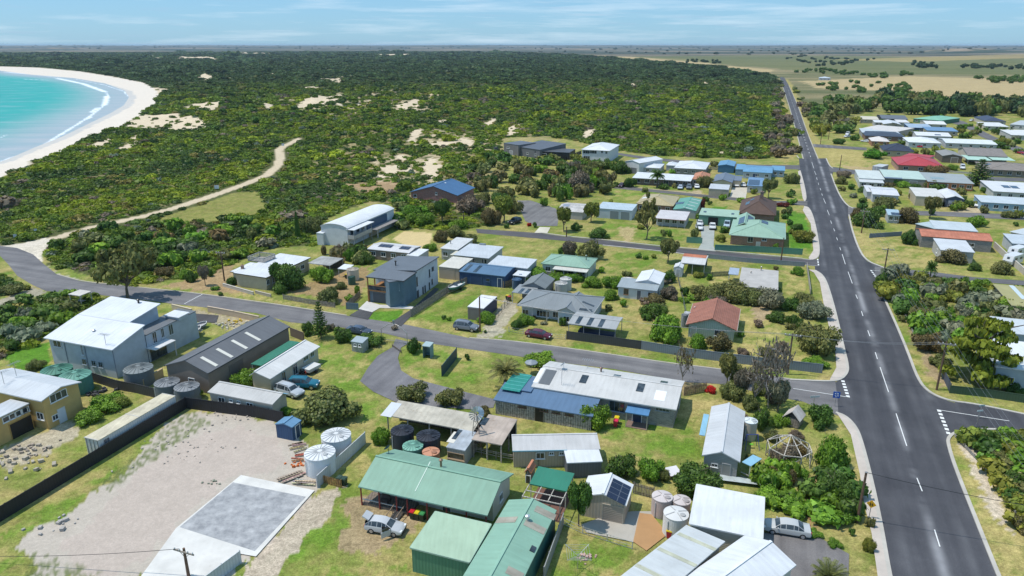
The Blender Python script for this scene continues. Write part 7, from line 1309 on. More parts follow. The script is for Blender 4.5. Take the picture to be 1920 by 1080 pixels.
car((1380,354), (1382,345), 'sedan', WHT, 'left white car on the pale drive by the blue solar garage')
car((1393,354), (1396,345), 'sedan', (.58, .58, .56, 1), 'right white car on the pale drive by the blue solar garage')
car((1161,353), (1169,348), 'hatch', (.06, .02, .03, 1), 'dark maroon car on the grass left of the long white roofed brick house')
car((1784,393), (1782,382), 'suv', (.02, .022, .03, 1), 'black suv in front of the cream double gable garage')
car((1831,394), (1834,382), 'suv', WHT, 'white four wheel drive on the lawn of the light blue house')
car((1617,266), (1628,267), 'sedan', WHT, 'white car on the grass left of the cream pyramid roof')
car((1586,255), (1592,252), 'van', WHT, 'white van beside the round tree on the far verge')
car((1584,258), (1592,257), 'sedan', (.6, .6, .6, 1), 'white car right beside the white van on the far verge')
car((1806,321), (1802,313), 'van', WHT, 'white van behind the low pale wall left of the norfolk pine')
car((1712,276), (1727,277), 'sedan', (.45, .01, .03, 1), 'bright red car in front of the large white hip roof')
car((1818,228), (1824,227), 'hatch', (.6, .62, .64, 1), 'tiny silver car on the far green verge')
car((1922,290), (1905,287), 'sedan', (.3, .01, .03, 1), 'red car at the right edge by the far street')
car((828,417), (846,415), 'suv', (.012, .012, .015, 1), 'black car half hidden beside the turning court') if False else car((958,421), (972,417), 'suv', (.012, .012, .015, 1), 'black car half hidden in shrubs beside the turning court')
for i, (n_, t_, lab) in enumerate((((1884,499), (1910,492), 'nearer white caravan behind the cream boundary wall'), ((1893,484), (1918,478), 'farther white caravan behind the cream boundary wall'))):
    a, b_ = G(*n_), G(*t_); u = (a-b_).normalized(); c = (a+b_)/2; t = empty('caravan', c, lab, 'caravan'); t.rotation_euler.z = atan2(u.y, u.x); mb = MB()
    prof = [(-2.4, .5), (2.3, .5), (2.5, 1.2), (2.0, 2.5), (-2.2, 2.6), (-2.5, 1.6)]
    mb.poly(*[(x, -1.1, z) for x, z in prof]); mb.poly(*[(x, 1.1, z) for x, z in prof[::-1]])
    for (x0, z0), (x1, z1) in zip(prof, prof[1:]+prof[:1]): mb.poly((x0, -1.1, z0), (x0, 1.1, z0), (x1, 1.1, z1), (x1, -1.1, z1))
    mb.build('body', M['gloss'], (.62, .63, .64, 1), t)
    for x in (-1.3, .9):
        for y in (-1.13, 1.13): mb = MB(); mb.box((x, y, 1.7), (1.0, .04, .6)); mb.build('window', M['glass'], None, t)
    mb = MB(); mb.box((2.28, 0, 1.75), (.3, 1.5, .6), (.37, 0, -.93)); mb.build('window', M['glass'], None, t)
    for y in (-1, 1): mb = MB(); mb.tube([(0, y-.1, .33), (0, y+.1, .33)], .33, 14); mb.build('wheel', M['rubber'], (.02, .02, .02, 1), t)
    mb = MB(); mb.bar((2.4, 0, .5), (3.5, 0, .45), .1); mb.build('tow_bar', M['metal'], (.2, .2, .2, 1), t)
def boat(nose, tail, L, hull, deck, label, trailer=True):
    a, b_ = G(*nose), G(*tail); u = (a-b_).normalized(); t = empty('boat', (a+b_)/2, label, 'boat'); t.rotation_euler.z = atan2(u.y, u.x); z = .5 if trailer else .05; mb = MB(); R_ = []
    for x, w, k, top in ((-.5, .9, .1, .75), (-.2, 1.0, .02, .72), (.1, 1.0, 0, .74), (.3, .8, .05, .8), (.43, .4, .2, .86), (.5, .03, .5, .9)):
        R_.append([Vector((x*L, y*w, z+zz)) for y, zz in ((-1, top), (-.82, k+.22), (0, k), (.82, k+.22), (1, top))])
    for r0, r1 in zip(R_, R_[1:]):
        for k in range(4): mb.poly(r0[k], r0[k+1], r1[k+1], r1[k])
    mb.poly(*R_[0]); hb = mb.build('hull', M['gloss'], hull, t); mb = MB()
    for r0, r1 in zip(R_[1:], R_[2:]): d = Vector((0, 0, -.12 if deck else -.35)); mb.poly(r0[0]+d, r1[0]+d, r1[4]+d, r0[4]+d)
    d = Vector((0, 0, -.4)); mb.poly(R_[0][0]+d, R_[1][0]+d, R_[1][4]+d, R_[0][4]+d); mb.build('deck', M['paint'], deck or (.4, .4, .4, 1), t)
    mb = MB()
    for r0, r1 in zip(R_, R_[1:]): mb.bar(r0[0], r1[0], .09); mb.bar(r0[4], r1[4], .09)
    mb.build('gunwale', M['paint'], (.65, .65, .65, 1), hb); mb = MB(); mb.box((-L*.53, 0, z+.7), (.35, .4, .7)); mb.build('outboard_motor', M['rubber'], (.05, .05, .05, 1), t)
    if deck: mb = MB(); mb.poly((L*.05, -.7, z+.7), (L*.05, .7, z+.7), (-L*.03, .55, z+1.2), (-L*.03, -.55, z+1.2)); mb.build('windscreen', M['glass'], None, t)
    if trailer:
        mb = MB(); mb.bar((-L*.45, -.6, .42), (L*.3, -.5, .42), .1); mb.bar((-L*.45, .6, .42), (L*.3, .5, .42), .1); mb.bar((L*.3, -.5, .42), (L*.62, 0, .42), .1); mb.bar((L*.3, .5, .42), (L*.62, 0, .42), .1); mb.build('trailer_frame', M['metal'], (.3, .3, .3, 1), t)
        for y in (-1, 1): mb = MB(); mb.tube([(-L*.12, y*.95-.1, .3), (-L*.12, y*.95+.1, .3)], .3, 14); mb.build('wheel', M['rubber'], (.02, .02, .02, 1), t)
boat((842,551), (866,538), 5.2, (.06, .22, .20, 1), (.66, .66, .64, 1), 'white and green motor boat on a trailer on the lawn')
boat((378,623), (342,641), 4.6, (.33, .34, .35, 1), None, 'grey aluminium dinghy beside the dark warehouse'); boat((386,612), (356,622), 3.8, (.26, .27, .28, 1), None, 'smaller grey dinghy beyond the aluminium dinghy', trailer=False)
# box trailer beside the white gable cabin
def trailer(a, b_, label, colr, cover):
    p, q = G(*a), G(*b_); u = (p-q).normalized(); t = empty('box_trailer', (p+q)/2, label, 'trailer'); t.rotation_euler.z = atan2(u.y, u.x); mb = MB()
    for x, y, sx, sy in ((0, -.8, 2.6, .05), (0, .8, 2.6, .05), (1.3, 0, .05, 1.6), (-1.3, 0, .05, 1.6)): mb.box((x, y, .75), (sx, sy, .45))
    mb.box((0, 0, .55), (2.6, 1.6, .06)); mb.build('tray', M['paint'], colr, t); mb = MB(); mb.box((0, 0, 1.02), (2.66, 1.66, .1)); mb.build('cover', M['paint'], cover, t); mb = MB(); mb.bar((1.3, 0, .5), (2.5, 0, .5), .09); mb.build('tow_bar', M['metal'], (.2, .2, .2, 1), t)
    for y in (-1, 1): mb = MB(); mb.tube([(0, y*.95-.1, .3), (0, y*.95+.1, .3)], .3, 14); mb.build('wheel', M['rubber'], (.02, .02, .02, 1), t)
trailer((595,692), (574,703), 'box trailer with silver cover beside the white gable cabin', (.4, .4, .4, 1), (.6, .6, .58, 1))
# ride on mower
t = empty('ride_on_mower', G(571, 703), 'red ride-on mower beside the box trailer', 'mower'); t.rotation_euler.z = .6
mb = MB(); mb.box((.45, 0, .55), (.8, .6, .4)); mb.box((.86, 0, .5), (.06, .5, .3)); mb.build('bonnet', M['gloss'], (.5, .02, .03, 1), t); mb = MB(); mb.box((-.3, 0, .55), (.5, .5, .1)); mb.box((-.52, 0, .8), (.1, .5, .45)); mb.build('seat', M['rubber'], (.03, .03, .03, 1), t)
for x, r_ in ((.55, .2), (-.4, .28)):
    for y in (-.42, .42): mb = MB(); mb.tube([(x, y-.09, r_), (x, y+.09, r_)], r_, 12); mb.build('wheel', M['rubber'], (.02, .02, .02, 1), t)
mb = MB(); mb.tube([(.1, 0, .6), (-.05, 0, .95)], .03, 6); mb.tube([(-.05+.16*cos(a)*.3, .18*sin(a), .95+.1*cos(a)) for a in np.linspace(0, 2*pi, 13)], .02, 5); mb.build('steering_wheel', M['rubber'], (.03, .03, .03, 1), t)
# wheelie bins
def bin_(px, py, lid, label, bodyc=(.03, .05, .035, 1)):
    t = empty('wheelie_bin', G(px, py), label, 'bin', 'wheelie bins'); t.rotation_euler.z = GRID; mb = MB(); q = []
    for s_, z in ((.22, .08), (.29, .95)): q.append([mb.vi((x*s_, y*s_*1.15, z)) for x, y in ((-1, -1), (1, -1), (1, 1), (-1, 1))])
    for k in range(4): mb.f.append([q[0][k], q[0][(k+1) % 4], q[1][(k+1) % 4], q[1][k]])
    mb.f.append(q[0][::-1]); mb.f.append(q[1]); mb.build('body', M['paint'], bodyc, t); mb = MB(); mb.box((0, 0, .98), (.64, .74, .06)); mb.box((0, -.06, 1.03), (.5, .5, .05)); mb.box((0, .4, .98), (.5, .08, .08)); mb.build('lid', M['paint'], lid, t)
    for x in (-.22, .22): mb = MB(); mb.tube([(x-.04, .28, .1), (x+.04, .28, .1)], .1, 10); mb.build('wheel', M['rubber'], (.02, .02, .02, 1), t)
bin_(774, 972, (.5, .02, .03, 1), 'red lidded wheelie bin in front of the red post verandah'); bin_(783, 974, (.62, .48, .02, 1), 'yellow lidded wheelie bin in front of the red post verandah'); bin_(792, 976, (.05, .25, .08, 1), 'green lidded wheelie bin in front of the red post verandah')
bin_(1154, 800, (.62, .03, .09, 1), 'red lidded wheelie bin beside the round yellow green tree', (.45, .03, .06, 1)); bin_(1156, 794, (.65, .5, .02, 1), 'yellow lidded wheelie bin beside the round yellow green tree', (.5, .05, .06, 1)); bin_(637, 908, (.04, .07, .05, 1), 'left dark wheelie bin at the orange timber gate'); bin_(646, 910, (.03, .06, .04, 1), 'right dark wheelie bin at the orange timber gate'); bin_(951, 562, (.6, .45, .03, 1), 'yellow lidded wheelie bin in the gravel drive'); bin_(955, 564, (.5, .03, .03, 1), 'red lidded wheelie bin in the gravel drive'); bin_(103, 795, (.02, .05, .03, 1), 'dark green wheelie bin at the yellow house wall')
bin_(1254, 1008, (.6, .45, .02, 1), 'yellow lidded bin beside the large white ribbed tank', (.5, .03, .06, 1)); bin_(650, 522, (.5, .4, .05, 1), 'yellow lidded bin beside the round cream tank')
# windmill
t = empty('farm_windmill', G(893, 846), 'farm windmill on a lattice tower beside the weathered open shed', 'windmill'); mb = MB(); HT = 5.6
for x, y in ((-1, -1), (1, -1), (1, 1), (-1, 1)): mb.bar((x*.75, y*.75, 0), (x*.12, y*.12, HT), .07)
for i in range(5):
    z0, z1 = HT*i/5, HT*(i+1)/5; w0, w1 = .75-.63*i/5, .75-.63*(i+1)/5; c4 = ((-1, -1), (1, -1), (1, 1), (-1, 1))
    for k in range(4): (a, b_), (c_, d_) = c4[k], c4[(k+1) % 4]; mb.bar((a*w0, b_*w0, z0), (c_*w1, d_*w1, z1), .035); mb.bar((a*w1, b_*w1, z1), (c_*w1, d_*w1, z1), .035)
mb.build('tower', M['metal'], (.33, .25, .2, 1), t); mb = MB(); mb.box((0, 0, 1.6), (1.5, 1.5, .06)); mb.build('platform', M['oldwood'], (.25, .2, .16, 1), t)
hub = Vector((.15, -.45, HT+.1)); ax = Vector((.35, -.9, .1)).normalized(); e1 = ax.orthogonal().normalized(); e2 = ax.cross(e1)
for k in range(16):
    a = 2*pi*k/16; d = e1*cos(a)+e2*sin(a); s_ = e1*-sin(a)+e2*cos(a); mb = MB(); mb.poly(hub+d*.3-s_*.05+ax*.04, hub+d*1.0-s_*.15+ax*.07, hub+d*1.0+s_*.15-ax*.07, hub+d*.3+s_*.05-ax*.04); mb.build('blade', M['metal'], (.55, .57, .58, 1), t)
mb = MB(); mb.tube([hub-ax*.15, hub+ax*.15], .12, 10); mb.tube([hub-ax*.1, hub-ax*1.3], .03, 5); mb.build('gearbox', M['metal'], (.3, .25, .22, 1), t); mb = MB(); q = hub-ax*1.3; mb.poly(q+Vector((0, 0, .1)), q-ax*.9+Vector((0, 0, .35)), q-ax*.9-Vector((0, 0, .35)), q-Vector((0, 0, .1))); mb.build('tail_vane', M['metal'], (.5, .5, .5, 1), t)
# timber frame of an open gazebo
t = empty('gazebo_frame', G(1476, 866), 'bare timber gazebo frame over dry shrubs beside the corner hedge', 'gazebo'); Rg = 2.7
for k in range(8):
    a = 2*pi*k/8+.2; p = Vector((Rg*cos(a), Rg*sin(a), 2.3)); mb = MB(); mb.bar((p.x, p.y, 0), p, .1); mb.build('post', M['oldwood'], (.52, .47, .4, 1), t); mb = MB(); mb.bar(p, (0, 0, 3.9), .09); mb.bar(p.lerp(Vector((0, 0, 3.9)), .0), Vector((Rg*cos(a+pi/4), Rg*sin(a+pi/4), 2.3)), .09); mb.bar(p.lerp(Vector((0, 0, 3.9)), .5), Vector((Rg*cos(a+pi/4), Rg*sin(a+pi/4), 2.3)).lerp(Vector((0, 0, 3.9)), .5), .06); mb.build('rafter', M['oldwood'], (.55, .5, .43, 1), t)
    if k % 2: mb = MB(); b_ = Vector((Rg*cos(a+pi/4), Rg*sin(a+pi/4), 0)); mb.bar((p.x, p.y, .3), b_+Vector((0, 0, 2.1)), .07); mb.build('brace', M['oldwood'], (.5, .45, .38, 1), t)
# rotary clothes line
t = empty('clothes_line', G(1083, 1066), 'rotary clothes line on the back lawn of the bottom house', 'clothes line'); mb = MB(); mb.tube([(0, 0, 0), (0, 0, 1.9)], .04, 8); mb.build('mast', M['metal'], (.5, .5, .5, 1), t)
for k in range(4): a = pi/4+pi/2*k; mb = MB(); mb.bar((0, 0, 1.55), (1.7*cos(a), 1.7*sin(a), 2.0), .04); mb.build('arm', M['metal'], (.55, .56, .56, 1), t)
mb = MB()
for f in (.35, .55, .75, .95):
    for k in range(4): a, b_ = pi/4+pi/2*k, pi/4+pi/2*(k+1); mb.bar((1.7*f*cos(a), 1.7*f*sin(a), 1.55+.45*f), (1.7*f*cos(b_), 1.7*f*sin(b_), 1.55+.45*f), .02)
mb.build('line', M['metal'], (.6, .62, .62, 1), t)
# signs
def sign(px, py, h, w, hh, colr, label, shape='rect', face=None, sym=None, cat='sign', name='road_sign'):
    t = empty(name, G(px, py), label, cat); mb = MB(); mb.tube([(0, 0, 0), (0, 0, h)], .04, 8); mb.build('post', M['metal'], (.4, .4, .41, 1), t)
    f = Vector(face or (.15, -.98, 0)).normalized(); u = Vector((-f.y, f.x, 0)); c = Vector((0, 0, h-hh/2))+f*.06; mb = MB(); up = Vector((0, 0, 1))
    if shape == 'rect': mb.box(c, (w, .03, hh), u, -f)
    else: P = [c+u*w/2, c+up*hh/2, c-u*w/2, c-up*hh/2]; mb.poly(*P); mb.poly(*[p-f*.03 for p in P[::-1]]); [mb.poly(P[i-1], P[i-1]-f*.03, P[i]-f*.03, P[i]) for i in range(4)]
    pl = mb.build('sign_plate', M['paint'], colr, t)
    if sym: mb = MB(); sym(mb, c+f*.02, u, up, f); mb.build('symbol', M['paint'], (.02, .02, .02, 1) if shape != 'rect' else (.75, .78, .8, 1), pl)
def sym_blue(mb, c, u, up, f):
    for x, z, w, h in ((-.22, .2, .22, .2), (.2, .2, .24, .22), (-.2, -.08, .2, .12), (.05, -.02, .12, .1), (.25, -.12, .2, .2), (-.05, -.3, .3, .1), (0, .33, .1, .08)): mb.box(c+u*x*.8+up*z, (w*.8, .012, h*.8), u, -f)
def sym_kids(mb, c, u, up, f):
    for s_, k in ((-.11, 1), (.1, .85)):
        b_ = c+u*s_; mb.box(b_+up*.14*k, (.07, .012, .08), u, -f); mb.box(b_, (.08, .012, .18*k), u, -f); mb.box(b_-up*.14*k-u*.035, (.035, .012, .14*k), u, -f); mb.box(b_-up*.14*k+u*.035, (.035, .012, .14*k), u, -f); mb.box(b_+up*.03+u*.06, (.09, .012, .03), u, -f)
sign(1565, 762, 2.4, .95, 1.0, (.01, .09, .42, 1), 'blue road sign with white symbols at the street corner', sym=sym_blue, face=(-.25, -.97, 0)); sign(1629, 972, 2.4, 1.0, 1.0, (.68, .36, .02, 1), 'yellow diamond warning sign with two black walking figures beside the footpath', 'diamond', sym=sym_kids, face=(-.55, -.83, 0))
sign(407, 357, 1.9, 1.5, 1.3, (.66, .68, .7, 1), 'white notice board beside the sandy beach path', name='notice_board'); sign(531, 276, 1.9, 1.3, 1.2, (.6, .62, .64, 1), 'small white board at the top bend of the beach path', name='notice_board'); sign(30, 450, 1.6, .9, .8, (.6, .6, .58, 1), 'small white sign near the sandy road shoulder at far left', name='notice_board'); sign(68, 438, 1.4, .8, .8, (.62, .62, .6, 1), 'little white sign in the low scrub beside the path start', name='notice_board'); sign(248, 402, 1.5, .7, .7, (.7, .55, .03, 1), 'small yellow marker sign beside the beach path', name='notice_board')
sign(1512, 205, 4, 6.0, 3.6, (.55, .05, .03, 1), 'large red billboard on the far right verge of the main road', name='billboard', face=(0, -1, 0)); sign(1835, 785, 2.2, .9, .2, (.3, .42, .42, 1), 'pale street name sign on the corner of the right side street', name='street_sign'); sign(1830, 800, 2.6, .9, .2, (.62, .65, .66, 1), 'white street name blade at the lower right corner', name='street_sign'); sign(1525, 760, 1.6, 1.5, .3, (.55, .56, .55, 1), 'low white street name board behind the corner hedge', name='street_sign')
# white pipe arch over the driveway
t = empty('entrance_arch', G(738, 650), 'rusty white pipe arch over the curved driveway entrance', 'arch'); a, b_ = G(716, 640)-G(738, 650), G(764, 648)-G(738, 650); mb = MB(); m_ = (a+b_)/2; mb.tube([a, a+Vector((0, 0, 2.4)), a.lerp(m_, .6)+Vector((0, 0, 3.5)), m_+Vector((0, 0, 3.8)), b_.lerp(m_, .6)+Vector((0, 0, 3.5)), b_+Vector((0, 0, 2.4)), b_], .07, 7); mb.build('pipe', M['metal'], (.5, .46, .42, 1), t); mb = MB(); mb.lathe(m_+Vector((0, 0, 3.8)), [(.05, 0), (.16, .1), (.12, .3), (.16, .5), (.02, .75)], 10); mb.build('finial', M['metal'], (.28, .32, .32, 1), t)
mb = MB(); mb.bar(a+Vector((0, 0, .5)), b_+Vector((0, 0, .5)), .06); mb.build('chain_bar', M['metal'], (.5, .47, .43, 1), t)
# play swing, toys, umbrella, timber stacks, rubble
t = empty('play_swing', G(1408, 840), 'blue framed swing with a lime green seat beside the cream tank', 'swing'); mb = MB()
for s_ in (-.9, .9): mb.bar((s_, -.6, 0), (s_*.8, 0, 2), .06); mb.bar((s_, .6, 0), (s_*.8, 0, 2), .06)
mb.bar((-.8, 0, 2), (.8, 0, 2), .07); mb.build('frame', M['paint'], (.06, .08, .3, 1), t); mb = MB(); mb.box((0, 0, .55), (.5, .3, .06)); mb.bar((-.22, 0, .55), (-.2, 0, 2), .02); mb.bar((.22, 0, .55), (.2, 0, 2), .02); mb.build('seat', M['paint'], (.2, .6, .05, 1), t)
t = empty('garden_umbrella', G(996, 700), 'faded grey garden umbrella at the end of the long white roof', 'umbrella'); mb = MB(); mb.tube([(0, 0, 0), (0, 0, 2.4)], .03, 6); mb.build('pole', M['metal'], (.4, .4, .4, 1), t); mb = MB(); n_ = 8
for k in range(n_): a, b_ = 2*pi*k/n_, 2*pi*(k+1)/n_; mb.poly((0, 0, 2.45), (1.05*cos(a), 1.05*sin(a), 1.95), (1.05*cos(b_), 1.05*sin(b_), 1.95)); mb.poly((1.05*cos(a), 1.05*sin(a), 1.95), (1.05*cos(a), 1.05*sin(a), 1.8), (1.05*cos(b_), 1.05*sin(b_), 1.8), (1.05*cos(b_), 1.05*sin(b_), 1.95))
mb.build('canopy', M['paint'], (.24, .27, .30, 1), t)
def stack(px, py, n, L, rz, colr, label, name='timber_stack', cat='timber', mat='oldwood'):
    t = empty(name, G(px, py), label, cat); t.rotation_euler.z = rz; r = np.random.default_rng(int(px*7+py))
    for k in range(n): mb = MB(); a = r.normal()*.12; mb.box((r.normal()*.15, r.normal()*.4, .07+.13*(k//3)), (L*r.uniform(.7, 1), .22, .09), (cos(a), sin(a), 0)); mb.build('plank', M[mat], tuple(c*r.uniform(.7, 1.25) for c in colr[:3])+(1,), t)
stack(558, 838, 6, 1.9, .5, (.32, .25, .17, 1), 'small stack of timber beside the farther white tank'); stack(561, 858, 5, 1.6, .1, (.33, .13, .08, 1), 'reddish timber pile left of the nearer white tank'); stack(545, 896, 7, 3.2, .75, (.38, .32, .24, 1), 'loose long planks at the corner of the concrete slab'); stack(570, 908, 6, 3.0, -.25, (.45, .4, .3, 1), 'flat timber bundle beside the white sheet fence')
def rubble(px, py, n, spread, size, colr, label, name='rubble_pile', cat='rubble', cols=None):
    g = G(px, py); r = np.random.default_rng(int(px+py*3)); mb = MB()
    for k in range(n): p = g+Vector((r.normal()*spread, r.normal()*spread*.7, 0)); s_ = size*r.uniform(.4, 1.3); a = r.uniform(0, 3); mb.box(p+Vector((0, 0, s_*.3)), (s_, s_*.7, s_*.6), (cos(a), sin(a), r.normal()*.15), None, None)
    return tag(mb.build(name, M['concrete'], colr), label, cat, kind='stuff')
rubble(558, 870, 16, .6, .35, (.62, .16, .04, 1), 'heap of bright orange plastic left of the nearer white tank', 'plastic_heap', 'heap'); rubble(430, 611, 30, 1.5, .45, (.5, .45, .36, 1), 'pale clutter heap beside the dark warehouse', 'clutter_heap', 'heap'); rubble(440, 604, 12, 1.0, .4, (.55, .38, .05, 1), 'yellow plastic clutter beside the dark warehouse', 'clutter_heap', 'heap'); rubble(184, 738, 26, 1.0, .5, (.05, .05, .055, 1), 'dark scrap heap in the yard of the yellow house', 'scrap_heap', 'heap'); rubble(30, 865, 40, 2.4, .5, (.40, .35, .28, 1), 'pale rubble on the grass in front of the yellow house'); rubble(112, 985, 14, 1.1, .45, (.40, .37, .34, 1), 'broken stones on the grassy edge of the gravel yard'); rubble(400, 905, 12, .5, .2, (.25, .27, .2, 1), 'small weedy stones in the middle of the gravel yard'); rubble(1098, 1046, 18, .5, .3, (.5, .33, .28, 1), 'little heap of stones on the clothes line lawn'); rubble(440, 780, 50, 2.6, .22, (.40, .34, .29, 1), 'low rubble ridge along the back fence of the gravel yard'); rubble(60, 845, 24, 1.4, .4, (.36, .3, .24, 1), 'brown rubble beside the rubble in front of the yellow house')
rubble(330, 838, 60, 3.4, .2, (.42, .37, .32, 1), 'scattered pale stones along the black fence in the gravel yard')
t = empty('garden_table', G(1262, 893), 'white table top leaning beside the round dark tree', 'table'); mb = MB(); mb.box((0, 0, .75), (1.5, 1.9, .06), (1, .2, .1)); mb.build('table_top', M['paint'], (.62, .6, .62, 1), t)
for x in (-.55, .55):
    for y in (-.75, .75): mb = MB(); mb.bar((x, y, 0), (x, y, .72), .05); mb.build('leg', M['metal'], (.4, .4, .4, 1), t)
t = empty('verandah_sofa', G(722, 948), 'dark brown armchair on the red post verandah', 'armchair'); t.location.z = .32; t.rotation_euler.z = GRID; mb = MB(); mb.box((0, 0, .3), (1.0, .9, .35)); mb.build('seat', M['rubber'], (.10, .07, .06, 1), t); mb = MB(); mb.box((0, .4, .6), (1.0, .2, .7)); mb.build('backrest', M['rubber'], (.09, .065, .055, 1), t)
t = empty('garden_ramp', G(745, 968), 'dark timber entry ramp leading to the red post verandah', 'ramp'); t.rotation_euler.z = GRID+pi/2; mb = MB(); mb.box((0, 0, .2), (2.6, 1.1, .08), (1, 0, .12)); mb.build('ramp_deck', M['wood'], (.06, .055, .05, 1), t)
for y in (-.6, .6): mb = MB(); mb.bar((-1.3, y, .9), (1.3, y, 1.2), .06); [mb.bar((x, y, 0), (x, y, 1.0), .06) for x in (-1.2, 0, 1.2)]; mb.build('rail', M['wood'], (.28, .2, .14, 1), t)
t = empty('cubby_house', G(1487, 795), 'weathered white A-frame play hut among the bare trees', 'hut'); mb = MB(); mb.slab([[(-1.3, -1.2, 1.3), (1.3, -1.2, 1.3), (1.3, 0, 2.5), (-1.3, 0, 2.5)], [(-1.3, 0, 2.5), (1.3, 0, 2.5), (1.3, 1.2, 1.3), (-1.3, 1.2, 1.3)]], .08); mb.build('roof', M['roof_old'], (.55, .5, .46, 1), t); mb = MB(); mb.box((0, 0, .7), (2.2, 2.0, 1.2)); mb.build('wall', M['oldwood'], (.3, .26, .22, 1), t); t.rotation_euler.z = .9
sl_ = [sheet('roof_sheet_stack', [(1350,895), (1420,907), (1425,916), (1345,906)], M['roof_old'], (.45, .50, .50, 1), .5, None)]; tag(sl_[0], 'stacked corrugated sheets in front of the white gable workshop', 'roofing sheets')
